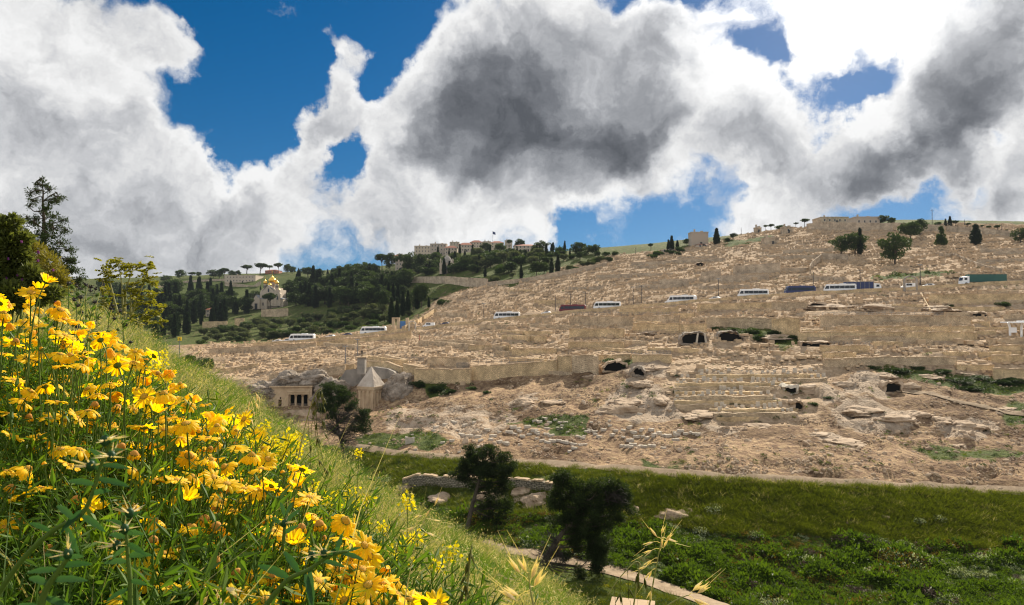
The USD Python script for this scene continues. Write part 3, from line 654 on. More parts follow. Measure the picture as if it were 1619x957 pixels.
W = [
    ([(637, 576, 590), (676, 583, 596)], 'short stone wall running down to the corner of the tan enclosure right of the pyramid tomb'),
    ([(655, 584, 606), (743, 584, 607)], 'tan stone retaining wall of the fenced grave enclosure right of the pyramid tomb'),
    ([(676, 565, 578), (740, 566, 579)], 'low wall behind the fence of the grave enclosure right of the pyramid tomb'),
    ([(743, 580, 602), (800, 577, 597), (881, 570, 588)], 'long tan retaining wall stepping down left above the bare brown slope'),
    ([(881, 563, 587), (903, 563, 588)], 'narrow projecting bay of tan wall between the long wall and the tall corner wall'),
    ([(903.5, 562, 588), (943, 563, 590)], 'tall squarish tan corner wall left of the dark overgrown hollow'),
    ([(944, 562, 570), (997, 561, 570)], 'low wall above the dark overgrown hollow in the brown slope'),
    ([(1000, 562, 571), (1062, 562, 571)], 'tan wall under a grey railing left of the terraced graves'),
    ([(900, 500, 514), (1001, 501, 515)], 'long tan wall in the middle of the cemetery just below the parked white buses'),
    ([(900, 520, 532), (985, 520, 533)], 'tan wall left of the pale steep steps in the middle cemetery'),
    ([(900, 541, 550), (986, 541, 551)], 'tan wall with a row of upright pale headstones above it'),
    ([(1003, 500, 509), (1073, 499, 509)], 'upper grey wall of the stepped pair left of the cave'),
    ([(1001, 511, 524), (1073, 512, 526)], 'lower tan wall of the stepped pair left of the cave'),
    ([(1073.5, 513, 526), (1115, 512, 526)], 'stained wall directly over the left mouth of the cave'),
    ([(1116, 503, 517), (1170, 503, 517), (1231, 504, 519)], 'long golden wall above the cave and its ivy'),
    ([(1231.5, 503, 529), (1263, 503, 530)], 'tall square tan buttress wall right of the cave'),
    ([(1263.5, 525, 536), (1300, 526, 537)], 'low tan wall right of the square buttress by the cave'),
    ([(1041, 442, 450), (1088, 441, 450)], 'short grey wall high above the road in the middle of the slope'),
    ([(1105, 437, 447), (1160, 435, 444), (1216, 434, 441)], 'long grey wall high above the dark bus'),
    ([(1159, 421, 434), (1233, 415, 432)], 'broad pale terrace wall in the upper slope left of the shrubby grave garden'),
    ([(1108, 431, 440), (1140, 425, 438)], 'broken dark wall with a jagged top in the upper slope'),
    ([(979, 488, 495), (1073, 487, 495)], 'low wall under the road left of the white bus with a van'),
    ([(1102, 481, 490), (1180, 479, 489), (1270, 478, 489)], 'long tan wall under the road below the white and dark blue buses'),
    ([(1220, 478, 490), (1277, 478, 491)], 'stubby tan wall left of the rock hollow under the road'),
    ([(1469, 466, 479), (1540, 465, 478), (1640, 464, 477)], 'long golden wall under the road on the far right'),
    ([(1220, 504, 527), (1264, 504, 528)], 'grey-brown square wall with a blue-dark slot on its right'),
    ([(1297, 500, 512), (1400, 499, 512), (1535, 501, 513)], 'very long tan wall across the right cemetery beneath the rock ledges'),
    ([(1262, 526, 538), (1400, 525, 537), (1545, 526, 537)], 'second very long tan wall across the right cemetery'),
    ([(1326, 517, 524), (1541, 516, 524)], 'thin grey wall between the two very long tan walls on the right'),
    ([(1315, 532, 541), (1432, 532, 541)], 'tan wall below the grey rail in the right cemetery'),
    ([(1297, 547, 557), (1375, 547, 557)], 'grey-topped wall at the upper corner of the terraced graves'),
    ([(1301, 558, 567), (1354, 557, 567)], 'short grey wall right beside the terraced graves'),
    ([(1304, 569, 580), (1400, 565, 576), (1513, 566, 577)], 'long golden wall along the top of the green rocky ledges on the right'),
    ([(1513.5, 577, 585), (1572, 578, 586)], 'golden wall stepping down right of the long golden wall'),
    ([(1572.5, 583, 599), (1640, 585, 602)], 'last golden wall at the right edge above the dark shrubs'),
    ([(1563, 536, 544), (1640, 536, 545)], 'grey wall below the white canopy on the right'),
    ([(1567, 547, 556), (1640, 546, 556)], 'double grey wall under the one below the white canopy'),
    ([(1570, 563, 573), (1640, 562, 573)], 'wall topped with white stones at the right edge'),
    ([(1299, 400, 410), (1340, 402, 411)], 'dark brown wall under the spreading tree high on the right'),
    ([(1289, 437, 443), (1336, 438, 444)], 'small brown wall at the foot of the shrubby grave garden'),
    ([(1494, 357, 366), (1550, 360, 369), (1602, 366, 374)], 'grey ridge wall under the row of small trees at the upper right'),
    ([(1410, 352, 362), (1494, 356, 367)], 'pale ridge wall between the flat-roofed house and the pole on the right'),
    ([(805, 552, 560), (880, 551, 559)], 'low tan wall with a few upright headstones in the lower cemetery'),
    ([(740, 547, 553), (805, 546, 552)], 'faint low tan wall in the pale lower cemetery'),
    ([(597, 430, 440), (641, 428, 438)], 'pale long wall among the pines below the ridge houses'),
    ([(635, 438, 447), (703, 437, 448)], 'left length of the long garden wall below the teardrop chapel'),
    ([(703.5, 437, 449), (770, 441, 452)], 'right length of the garden wall below the teardrop chapel, bushes along it'),
    ([(770, 446, 452), (830, 440, 446), (880, 430, 436), (960, 415, 420)], 'weathered boundary wall between the cemetery and the wooded ridge'),
    ([(320, 509, 519), (359, 508, 518)], 'broken pale wall among dark cypresses on the church hill'),
    ([(371, 504, 516), (386, 503, 515)], 'short pale wall stub in the woods under the church'),
    ([(413, 490, 501), (455, 488, 500)], 'pale terrace wall right under the domed church'),
    ([(250, 452, 455), (300, 443, 446), (355, 441, 444)], 'thin pale wall on the grassy crest at the far left'),
    ([(355, 446, 449), (400, 452, 455), (412, 444, 447)], 'dipping pale wall over the grassy hill left of the church'),
    ([(330, 552, 558), (420, 547, 553), (500, 542, 548)], 'pale wall at the upper edge of the sunlit cemetery on the left'),
    ([(500, 541, 547), (600, 532, 539), (650, 524, 532)], 'pale wall under the parked cars at the left end of the road'),
    ([(345, 585, 590), (408, 575, 581)], 'sloping pale wall in the cemetery over the left rock tomb'),
    ([(425, 592, 602), (545, 578, 590)], 'old tan wall along the top of the rock left of the pyramid tomb'),
]
for i, (p, lab) in enumerate(W):
    far_ = p[0][1] < 460
    wall(p, lab, ['wall_stone', 'wall_stone', 'wall_stone_grey'][i % 3] if not far_ else 'far_wall_stone', seed=i, cope=not far_)
# the parapet of the road
w = thing('road_parapet', 'long low stone parapet that hides the wheels of the parked buses along the road', 'wall')
_f = PchipInterpolator(_pt, PAR)
tt = np.linspace(_pt[0], _pt[-1], 90)
for i in range(len(tt) - 1):
    a, b = _f(tt[i]), _f(tt[i + 1]); mb = MB(); h = 1.15
    q = np.array([a - [0, .3, 1.2], b - [0, .3, 1.2], b + [0, .2, -1.2], a + [0, .2, -1.2]]); t_ = q + [0, 0, 1.2 + h + .12 * math.sin(i * 7.3)]
    mb.add(np.vstack([q, t_]), [[0, 3, 2, 1], [4, 5, 6, 7], [0, 1, 5, 4], [1, 2, 6, 5], [2, 3, 7, 6], [3, 0, 4, 7]])
    part(w, 'masonry', mb, 'wall_stone')
rows = [np.stack([_f(tt)[:, 0], _f(tt)[:, 1] + k, _f(tt)[:, 2] + .14], 1) for k in np.linspace(.5, 9.5, 4)]
solo('road', MB().add(np.stack(rows, 1).reshape(-1, 3), grid_faces(len(tt), 4)), 'asphalt', kind='structure')
# smaller walls between the graves, along the contour
rng = np.random.default_rng(41)
n = 0
ROAD_PY = lambda p: np.interp(p, *zip(*PARAPET))
while n < 95:
    px, L = rng.uniform(380, 1600), rng.uniform(25, 95); py = rng.uniform(390, 590)
    if py > np.interp(px, *zip(*CEM_LOW)) - 8 or py < np.interp(px, *zip(*HILL_EDGE)) + 12 or abs(py - ROAD_PY(px) + 2) < 12 or (1290 < px < 1510 and 395 < py < 446) or (1060 < px < 1310 and py > 540) or (1060 < px + L / 2 < 1300 and 510 < py < 550):
        continue
    a = hit(px, py); best = min(np.arange(-9, 9.1, 1.0), key=lambda k: abs(hit(px + L, py + k)[2] - a[2]))
    h = rng.uniform(3.5, 7.5) * (1 if py > 480 else .7)
    wall([(px, py - h, py), (px + L, py + best - h, py + best)], f'low stone wall among graves {["above the road", "below the road"][int(py > ROAD_PY(px))]}, {["far left", "left", "middle", "right", "far right"][int(np.clip((px - 380) / 245, 0, 4))]}, {["high", "mid-height", "low"][int(np.clip((py - 390) / 67, 0, 2))]} on the hillside', ['wall_stone', 'wall_stone_grey'][n % 2] if py > 460 else 'far_wall_stone', seed=n, name='terrace_wall', group='low walls among the graves', cope=False)
    n += 1
E2=1

# ------------------------------------------------------------------ graves
def zone_at(x, y, Z=cemet):
    i = np.clip((CX + FPX * x / (y * CP) - GU[0]) / (GU[1] - GU[0]), 0, NU - 1).astype(int); j = np.clip((np.log(y) - GV[0]) / (GV[1] - GV[0]), 0, NV - 1).astype(int)
    return Z[i, j]


def box_rows(C, S, rot, mb):
    """Many boxes at once; a slightly narrower top."""
    n = len(C); u = np.array([[-1, -1, -1], [1, -1, -1], [1, 1, -1], [-1, 1, -1], [-.93, -.96, 1], [.93, -.96, 1], [.93, .96, 1], [-.93, .96, 1]]) / 2
    v = u[None] * S[:, None]; c, s_ = np.cos(rot)[:, None], np.sin(rot)[:, None]
    v = np.stack([v[..., 0] * c - v[..., 1] * s_, v[..., 0] * s_ + v[..., 1] * c, v[..., 2]], -1) + C[:, None]
    f = np.array([[4, 5, 6, 7], [0, 1, 5, 4], [1, 2, 6, 5], [2, 3, 7, 6], [3, 0, 4, 7]])
    mb.add(v.reshape(-1, 3), (f[None] + np.arange(n)[:, None, None] * 8).reshape(-1, 4))


rng = np.random.default_rng(5)
yy = np.arange(112, 470, 2.25)
C = []
for y in yy:
    x = np.arange(-.47 * y, .82 * y, 1.45); x = x + rng.normal(0, .25, len(x))
    C.append(np.stack([x, y + 2.2 * np.sin(x / 23 + y) + rng.normal(0, .3, len(x)), 0 * x], 1))
C = np.vstack(C)
keep = (zone_at(C[:, 0], C[:, 1]) > 0) & (zone_at(C[:, 0], C[:, 1], green) < .3) & (zone_at(C[:, 0], C[:, 1], rocky) < .3)
dens = meshkit.fbm(C / 16, 3, 31)
keep &= rng.random(len(C)) < np.clip((dens - .2) * 4, .5, .97)
tt_ = C[:, 0] / C[:, 1]; dr = C[:, 1] - par_y(tt_)
keep &= ~((tt_ > _pt[0]) & (dr > -2) & (dr < 13))
cpx = CX + FPX * C[:, 0] / C[:, 1]
keep &= ~((cpx > 1062) & (cpx < 1312) & (C[:, 1] < 142))
C = C[keep]; C[:, 2] = ground(C[:, 0], C[:, 1])
n = len(C); S = np.stack([rng.uniform(.6, .95, n), rng.uniform(1.5, 2.1, n), rng.uniform(.28, .58, n)], 1)
big = rng.random(n) < .05; S[big] *= [2.0, 1.2, 2.2]
rot = rng.normal(0, .14, n) - .25 * tt_[keep]
C[:, 2] += S[:, 2] / 2 - .25
g = MB(); box_rows(C, S, rot, g)
h = rng.random(n) < .2  # headstones stand at the uphill end
hs = np.stack([rng.uniform(.5, .8, n), rng.uniform(.15, .25, n), rng.uniform(.4, .9, n)], 1)[h]
hc = C[h] + np.stack([0 * rot[h], S[h, 1] * .4, S[h, 2] / 2 + hs[:, 2] / 2 - .05], 1)
box_rows(hc, hs, rot[h], g)
solo('gravestones', g, 'grave_stone', 'thousands of pale stone graves packed in rows over the whole hillside', 'gravestones', kind='stuff')

# the terraced patch nearest to us: every row a wall, every grave its own
rng = np.random.default_rng(8)
pg = proto('grave'); gp = []
for k in range(4):
    q = proto(f'grave_{"abcd"[k]}'); gp.append(q)
    b = MB(); b.box((0, 0, .22), (.8, 1.7, .5), taper=.93); part(stage.GetPrimAtPath(q), 'slab', b, 'grave_stone')
    b = MB(); w_, h_ = .62 + .08 * k, .55 + .16 * k
    b.prism([(-w_ / 2, 0)] + [(w_ / 2 * math.cos(t), h_ * .7 + h_ * .3 * math.sin(t)) for t in np.linspace(0, math.pi, 7)][0:1] + [(w_ / 2 * math.cos(t), h_ * .7 + (h_ * .3 if k % 2 else .04) * math.sin(t)) for t in np.linspace(.3, math.pi, 6)] + [(-w_ / 2, h_ * .7)], -.1, .1) if False else b.box((0, .7, .4 + h_ / 2), (w_, .2, h_), taper=.88 if k % 2 else .97)
    part(stage.GetPrimAtPath(q), 'headstone', b, 'pale_stone')
ROWS = [(598, 1100, 1300), (604.5, 1075, 1308), (611, 1068, 1250), (618, 1066, 1228), (625, 1066, 1205), (632, 1066, 1222), (639, 1067, 1228), (646, 1068, 1232), (652.5, 1120, 1262), (659, 1130, 1262), (665, 1133, 1200)]
names = ['uppermost', 'second', 'third', 'fourth', 'fifth', 'sixth', 'seventh', 'eighth', 'ninth', 'tenth', 'lowest']
ng = 0
for k, (py, a, b) in enumerate(ROWS):
    wall([(a, py - 5.2, py), (b, py - 5.2 - (b - a) * .004, py - (b - a) * .004)], f'{names[k]} of the stepped terrace walls under the terraced graves', ['wall_stone', 'wall_stone_grey'][k % 2], 0.9, seed=200 + k, cope=False)
    for px in np.arange(a + 4, b - 2, 8.6):
        if rng.random() < .17 or ng > 205:
            continue
        x_ = px + rng.uniform(-2.5, 2.5); p = hit(x_, py - .8); base = at(x_, py - 5.0, p[1] + 1.2 + rng.uniform(0, .8))
        copy_of(gp[rng.integers(4)], 'grave', f'small pale headstone with slab on the {names[k]} grave terrace, {["left end", "left half", "middle", "right half", "right end"][int(np.clip(5 * (px - a) / (b - a), 0, 4))]}', 'grave', base, rng.normal(0, .12), rng.uniform(.75, 1.0), 'graves of the stepped terraces'); ng += 1
# loose white stones on the bare slope
qs = proto('fallen_stone'); fp = []
for k in range(4):
    q = proto(f'fallen_stone_{"abcd"[k]}'); fp.append(q)
    m_ = trimesh.creation.box([1, .55, .42]).subdivide().subdivide(); v = np.array(m_.vertices); v += (meshkit.noise(v * 2.2 + k * 9, k)[:, None] - .5) * .16 * np.sign(v); v *= [1, 1 - .08 * k, 1]
    MB().add(v, m_.faces).build(f'{q}/block', 'pale_stone')
SPOTS = [(648, 700, 1.9), (886, 634, 1), (1012, 655, .9)]
for px, py in [(846, 666), (853, 667), (861, 662), (869, 668), (878, 664), (886, 668), (894, 668), (805, 684), (822, 682), (826, 690), (837, 687), (845, 681), (850, 684), (864, 687), (872, 689), (857, 697), (866, 700), (874, 698), (884, 697), (893, 700), (908, 703), (918, 704), (925, 703), (921, 693), (948, 691), (812, 676), (820, 678), (834, 675), (955, 680), (969, 688), (974, 681), (1002, 684), (1007, 691), (1001, 704), (996, 676), (1015, 680), (1017, 690), (1024, 693), (1030, 680), (928, 683), (934, 681), (941, 683), (885, 678), (865, 678), (985, 706), (991, 706), (998, 707), (1010, 707), (1017, 707), (1031, 706), (1049, 709), (996, 697), (1035, 688), (1043, 685), (1050, 689), (1056, 690), (1068, 684), (1071, 687), (1076, 682), (1084, 686), (1092, 684), (1098, 686), (1104, 687), (1068, 696), (700, 700), (715, 697), (730, 688), (742, 690), (756, 691), (770, 680), (780, 690), (790, 684), (690, 676), (704, 672), (718, 668), (735, 673), (750, 668), (776, 695), (790, 699), (800, 702)]:
    SPOTS.append((px, py, rng.uniform(.75, 1.35)))
for i in range(34):
    SPOTS.append((rng.uniform(640, 1060), rng.uniform(664, 716), rng.uniform(.5, .9)))
for i, (px, py, s_) in enumerate(SPOTS):
    p = hit(px, py + 1)
    copy_of(fp[i % 4], 'fallen_gravestone', 'tall white slab standing alone in dark soil near the grassy foot of the slope' if i == 0 else f'{"larger " if s_ > 1.1 else ("small " if s_ < .75 else "")}whitish stone on the brown slope, {["upper", "middle", "lower"][int(np.clip((py - 664) / 17, 0, 2))]} scatter, {["left", "centre left", "centre right", "right"][int(np.clip((px - 640) / 110, 0, 3))]}', 'gravestone', p + [0, 0, .12], rng.uniform(-1, 1), s_ * np.array([1, 1, 1.1]) if i else np.array([1.6, .7, 4.5]), None if i == 0 else 'loose white stones on the brown slope')

# ------------------------------------------------------------------ rocks
def rock(c, size, seed, name='rock_outcrop', label=None, material='tan_rock', flat=.6, sub=4, rough=.42, rotz=0.0, group=None):
    m_ = trimesh.creation.icosphere(sub); v = np.array(m_.vertices)
    n1 = meshkit.fbm(v * 1.6 + seed * 3.1, 4, seed); cut = meshkit.noise(v * 2.6 + seed, seed + 3)
    v *= (1 + rough * (n1 - .5) * 2.6)[:, None]
    v += ((np.round(cut * 3) / 3 - cut)[:, None]) * v * .18
    v *= np.asarray(size) / 2; v[:, 2] = np.where(v[:, 2] < 0, v[:, 2] * flat, v[:, 2])
    c_, s_ = math.cos(rotz), math.sin(rotz); v = v @ np.array([[c_, s_, 0], [-s_, c_, 0], [0, 0, 1]])
    return solo(name, MB().add(v + c, m_.faces), material, label, 'rock', group, smooth=35)


def rock_px(px, py, w, h, seed, label, **k):
    p = hit(px, py); s_ = p[1] / FPX
    p2 = hit(px, py - h); dep = max(p2[1] - p[1] + 1.0, w * s_ * .45)
    sz = max(h * s_ * 1.5, (p2[2] - p[2]) + h * s_ * 1.1)
    return rock(p + [0, dep * .55, (p2[2] - p[2]) * .55 - sz * .24], (w * s_ * 1.1, dep * 1.3, sz), seed, label=label, **k)


for i, a in enumerate([
    (1118, 662, 62, 22, 'big pale rock tongue below the left end of the grave terraces'), (1205, 676, 44, 12, 'flat pale rock under the lowest grave terrace'), (1275, 622, 74, 24, 'broad bare rock shelf right of the grave terraces'), (1262, 640, 26, 14, 'rounded rock beside the dark square tomb opening'),
    (1052, 640, 34, 26, 'lumpy grey rock at the left end of the grave terraces'), (1020, 612, 40, 20, 'jagged rock crest over the dark hollow'), (1000, 640, 60, 22, 'wide slabby outcrop in the middle of the brown slope'), (985, 655, 70, 26, 'low cracked outcrop under the slabby one'), (832, 640, 36, 22, 'twin-humped rock in the middle left of the brown slope'), (876, 640, 40, 14, 'low grey rock right of the twin-humped rock'),
    (1420, 668, 78, 24, 'large grey-beige outcrop at the centre of the right scrub slope'), (1370, 655, 60, 22, 'pitted outcrop left of the large grey-beige one'), (1460, 660, 40, 20, 'smooth beige rock at the foot of the sandy track'), (1538, 680, 66, 28, 'big rounded pale boulder low on the right slope'), (1500, 670, 34, 18, 'tilted pale slab left of the big rounded boulder'), (1440, 616, 46, 16, 'rounded rock right of the small dark cave on the right'), (1405, 598, 36, 16, 'grey ledge over the small dark cave on the right'), (1480, 600, 50, 14, 'long pale ledge among green shrubs on the right'), (1540, 595, 60, 12, 'narrow ledge under the golden walls on the right'),
    (1340, 612, 40, 16, 'sunlit bare rock below the corner of the golden wall'), (1300, 690, 40, 12, 'flat dusty rock on the lower right slope'), (1345, 702, 52, 14, 'pale flat rocks low on the right slope'), (1600, 650, 40, 12, 'flat white rock at the right edge'), (1520, 706, 46, 8, 'thin flat rock in weeds at the lower right'), (975, 580, 36, 16, 'rock lip above the dark hollow'), (1040, 586, 46, 14, 'pale rocks left of the upper grave terraces'), (935, 598, 26, 10, 'dark-shaded rock under the tall corner wall'), (1150, 655, 30, 12, 'small pale rock beside the rock tongue'),
    (1320, 490, 90, 14, 'brown rock hollow under the road left of the steps', ), (1410, 490, 90, 14, 'long brown rock ledge under the road beside the steps'), (1500, 492, 44, 16, 'dark cracked rock under the golden road wall'), (1570, 490, 60, 14, 'low rock band under the golden road wall at the right'), (1240, 536, 70, 12, 'pale rock bench right of the cave'), (1040, 528, 50, 8, 'thin pale rock ledge left of the cave')]):
    rock_px(a[0], a[1], a[2], a[3] * .5, 10 + i, a[4])
for i, (px, py, w_, h_, l) in enumerate([(640, 778, 30, 10, 'small pale rock at the left end of the field wall'), (700, 796, 50, 14, 'grey rock in the brambles left of the standing pine'), (830, 790, 40, 18, 'pale broken rock left of the leaning pine'), (850, 800, 44, 18, 'low rock tucked behind the leaning pine'), (790, 790, 60, 16, 'pale rock ledge between the two pines'), (1005, 815, 18, 14, 'small upright rock right of the leaning pine'), (1075, 823, 58, 16, 'longish pale rock in the green valley'), (1105, 826, 22, 10, 'small rock beside the longish pale one'), (1092, 812, 16, 9, 'little rock above the longish pale one'), (1405, 822, 14, 7, 'tiny pale rock in the green bank'), (1425, 818, 14, 7, 'second tiny pale rock in the green bank'), (1340, 828, 12, 5, 'tiny flat rock left of the pair in the green bank'), (975, 770, 8, 6, 'pebble-like white stone at the top of the leaning pine'), (1012, 771, 8, 6, 'white stone right of the leaning pine top')]):
    rock_px(px, py, w_, h_, 80 + i, l)
rng = np.random.default_rng(17)
pr = [MB().add(*(lambda m_: (m_.vertices * np.array([.5, .4, .3]) * (1 + .5 * (meshkit.noise(np.array(m_.vertices) * 1.7 + k * 5, k)[:, None] - .5)), m_.faces))(trimesh.creation.icosphere(1))) for k in range(4)]
N_ = 14000
px, py = rng.uniform(560, 1700, N_), rng.uniform(0, 1, N_) ** 1.0
lo, hi = np.interp(px, *zip(*CEM_LOW)), np.interp(px, *zip(*PATH_UP)) - 1
t_ = rng.uniform(0, 1, N_); pyy = lo + (hi - lo) * t_
dn = meshkit.fbm(np.stack([px / 26, pyy / 9, 0 * px], 1), 3, 3); ok = dn > .50
px, pyy = px[ok], pyy[ok]
P = np.array([hit(a, b) for a, b in zip(px, pyy)])
sc = np.exp(rng.normal(-1.35, .55, len(P)))[:, None] * rng.uniform(.7, 1.3, (len(P), 3))
instancer('rubble', [(m_, 'tan_rock', False) for k, m_ in enumerate(pr)], P, yaw_tilt(rng, len(P), .4), sc, rng.integers(0, 4, len(P)), 'small stones and rubble strewn over the bare brown slope', 'rubble')
#@@END_GRAVES

# ------------------------------------------------------------------ the rock-cut tombs
def local(px, py, Y):
    return at(px, py, Y)


MY = 163.0
mpx = MY / FPX
corner = at(591, 656, MY); al = math.radians(-22)
s_m = 4.3
# the monument's near corner is its right front one; x axis along the lit face
ux, uy = np.array([math.cos(al), math.sin(al), 0]), np.array([-math.sin(al), math.cos(al), 0])
mc = corner - ux * s_m / 2 + uy * s_m / 2
mon = thing('pyramid_tomb', 'square rock-cut tomb with pilasters and a pointed stone pyramid roof', 'tomb', mc - [0, 0, 1.0], al)
H = 6.6
part(mon, 'body', MB().box((0, 0, H / 2), (s_m, s_m, H)), 'tomb_stone')
b = MB(); b.box((0, 0, .45), (s_m + .5, s_m + .5, .9)); part(mon, 'plinth', b, 'tomb_stone')
b = MB(); b.box((0, 0, H + .18), (s_m + .25, s_m + .25, .36)); b.box((0, 0, H + .62), (s_m + .7, s_m + .7, .5)); b.box((0, 0, H + .95), (s_m + .8, s_m + .8, .22)); part(mon, 'cornice', b, 'tomb_stone')
v = np.array([[-1, -1, 0], [1, -1, 0], [1, 1, 0], [-1, 1, 0], [0, 0, 1.0]]) * [s_m / 2 + .3, s_m / 2 + .3, 4.75] + [0, 0, H + 1.06]
pm = trimesh.Trimesh(v, [[0, 1, 4], [1, 2, 4], [2, 3, 4], [3, 0, 4], [0, 2, 1], [0, 3, 2]]).subdivide().subdivide().subdivide(); vv = np.array(pm.vertices); vv += (meshkit.fbm(vv * 1.4, 3, 2)[:, None] - .5) * .22
part(mon, 'pyramid_roof', MB().add(vv, pm.faces), 'pyramid_stone')
for f_ in range(2):
    for k in range(4):
        x_ = (-1 + 2 * k / 3) * (s_m / 2 - .35); edge = k in (0, 3); w_ = .62 if edge else .5
        b = MB()
        if edge:
            b.box((x_, -s_m / 2 - .09, H / 2 + .3), (w_, .22, H - .9))
        else:
            b.lathe([(.27, .9), (.25, H - .55), (.40, H - .35), (.40, H - .1)], 12, (x_, -s_m / 2 + .02, 0))
        b.box((x_, -s_m / 2 - .08, H - .18), (w_ + .2, .3, .34))
        if f_:
            for q in range(len(b.v)):
                b.v[q] = b.v[q] @ np.array([[0, 1, 0], [-1, 0, 0], [0, 0, 1]])
        part(mon, 'pilaster' if edge else 'half_column', b, 'tomb_stone')
# quarried face behind it
qf = MB(); qp = [(528, 622, 648, MY + 7), (532, 606, 648, MY + 9), (547, 585, 650, MY + 11), (566, 583, 652, MY + 12), (590, 580, 652, MY + 12), (612, 583, 652, MY + 11), (624, 588, 652, MY + 9), (628, 604, 652, MY + 6)]
qa = np.array(qp); qx = np.linspace(528, 628, 60); qv = []
for t_ in np.linspace(0, 1, 24):
    tp, bt, Y_ = (np.interp(qx, qa[:, 0], qa[:, k]) for k in (1, 2, 3)); p = at(qx, tp + (bt - tp) * t_, Y_ - t_ * .7); p[:, 1] += (meshkit.fbm(p * [.5, .5, .12], 3, 8) - .5) * .9; qv.append(p)
rim = at(qx, np.interp(qx, qa[:, 0], qa[:, 1]) + 0, np.interp(qx, qa[:, 0], qa[:, 3])) + [0, 9, -.6]
qv = np.stack([rim] + qv, 1)
solo('quarried_rock_face', MB().add(qv.reshape(-1, 3), grid_faces(60, 25)[:, ::-1]), 'cut_rock', 'tall smooth grey cut rock face behind the pyramid tomb', 'rock', smooth=40)
wall([(530, 577, 586), (560, 576, 585)], 'short tan wall over the cut rock left of the watch platform', seed=301)
wall([(580, 572, 583), (612, 573, 584), (636, 582, 592)], 'curving tan wall along the top of the cut rock above the pyramid tomb', seed=302)
pl = at(572, 584, MY + 10); pt_ = thing('lookout_pier', 'dark stained stone pier with a flat top above the pyramid tomb', 'pier', pl)
part(pt_, 'pier', MB().box((0, 0, .9), (1.9, 2, 4.2)), 'cut_rock'); part(pt_, 'platform', MB().box((0, 0, 3.12), (2.7, 2.6, .28)), 'grave_stone')
part(pt_, 'railing', MB().tube([(-1.3, -1.2, 3.25), (-1.3, -1.2, 4.2), (1.3, -1.2, 4.2), (1.3, -1.2, 3.25)], .03, 4).tube([(0, -1.2, 3.25), (0, -1.2, 4.2)], .03, 4).tube([(-1.3, -1.2, 3.75), (1.3, -1.2, 3.75)], .02, 4), 'grey_metal')
# a person standing on the platform
def person(base, label, facing=0.0, h=1.72):
    pn = thing('person', label, 'person', base, facing); J = dict(hip=(0, 0, .52), belly=(0, 0, .60), chest=(0, .01, .74), neck=(0, 0, .835), head=(0, -.01, .925)); R = dict(hip=.085, belly=.08, chest=.095, neck=.034, head=.062)
    b = []
    import manifold3d as mf
    def bone(p, q, r1, r2):
        b.append(mf.Manifold.batch_hull([mf.Manifold.sphere(r1 * h, 12).translate(tuple(np.array(p) * h)), mf.Manifold.sphere(r2 * h, 12).translate(tuple(np.array(q) * h))]))
    bone(J['hip'], J['belly'], .085, .08); bone(J['belly'], J['chest'], .08, .09); bone(J['chest'], J['neck'], .06, .034); bone(J['neck'], (0, -.005, .87), .034, .034); bone((0, 0, .905), (0, -.005, .945), .056, .058)
    for s_ in (-1, 1):
        bone((.05 * s_, 0, .5), (.06 * s_, -.01, .28), .055, .04); bone((.06 * s_, -.01, .28), (.06 * s_, .01, .05), .038, .025); bone((.06 * s_, .01, .03), (.065 * s_, -.08, .02), .026, .02)
        bone((.10 * s_, 0, .80), (.135 * s_, .0, .62), .036, .028); bone((.135 * s_, 0, .62), (.12 * s_, -.06, .49), .026, .019); bone((.12 * s_, -.06, .48), (.118 * s_, -.075, .44), .02, .014)
    m_ = b[0]
    for q in b[1:]:
        m_ = m_ + q
    m_ = m_.refine_to_length(.05); v, f, _ = meshkit.arrays(m_); t_ = trimesh.Trimesh(v, f); trimesh.smoothing.filter_taubin(t_, iterations=6)
    part(pn, 'body', MB().tm(t_), 'black_cloth', 60)
    hd = trimesh.creation.icosphere(2); hv = np.array(hd.vertices) * [.052 * h, .06 * h, .068 * h] + [0, -.006 * h, .93 * h]; hv[:, 1] -= .012 * h * np.exp(-((hv[:, 0] / (.012 * h)) ** 2) - ((hv[:, 2] - .925 * h) / (.02 * h)) ** 2) * (hv[:, 1] < 0)
    part(pn, 'head', MB().add(hv, hd.faces), 'skin', True)
    part(pn, 'hat', MB().lathe([(.001, .995 * h), (.05 * h, .99 * h), (.055 * h, .955 * h), (.085 * h, .95 * h), (.085 * h, .945 * h), (.05 * h, .945 * h)], 14), 'black_cloth')
    return pn


person(pl + [0, .1, 3.27], 'dark-clothed person standing on the pier above the pyramid tomb', .4)
# columned tomb on the left
FY = 166.0
cw = FY / FPX
def lx(px): return (px - 458) * cw
o = at(458, 650, FY)
lz = lambda py: (650 - py) * cw
ct = thing('columned_rock_tomb', 'rock-cut tomb front with two round columns before a dark hall', 'tomb', o, math.radians(6))
fa = shapely.Polygon([(lx(428), lz(652)), (lx(492), lz(652)), (lx(492), lz(612)), (lx(430), lz(612))])
hole = shapely.box(lx(456), lz(643), lx(487), lz(624.5)); door = shapely.box(lx(440.5), lz(643), lx(445.5), lz(632)); win = shapely.box(lx(443), lz(631), lx(445), lz(628))
fm = trimesh.creation.extrude_polygon(fa.difference(hole).difference(door).difference(win), 1.6, engine='earcut'); fv = np.array(fm.vertices)[:, [0, 2, 1]] * [1, 1, 1]
part(ct, 'facade', MB().add(fv, fm.faces[:, ::-1]), 'tomb_stone')
part(ct, 'cornice', MB().box((lx(471), -.12, lz(619.5)), (34 * cw, .5, .35)).box((lx(460), -.1, lz(611.5)), (66 * cw, .5, .3)), 'tomb_stone')
part(ct, 'frieze', MB().box((lx(471.5), -.06, lz(622.3)), (33 * cw, .3, .55)), 'tomb_stone')
part(ct, 'dark_hall', MB().box((lx(460), 3.2, 2.2), (62 * cw, 3.0, 4.6)), 'dark_void')
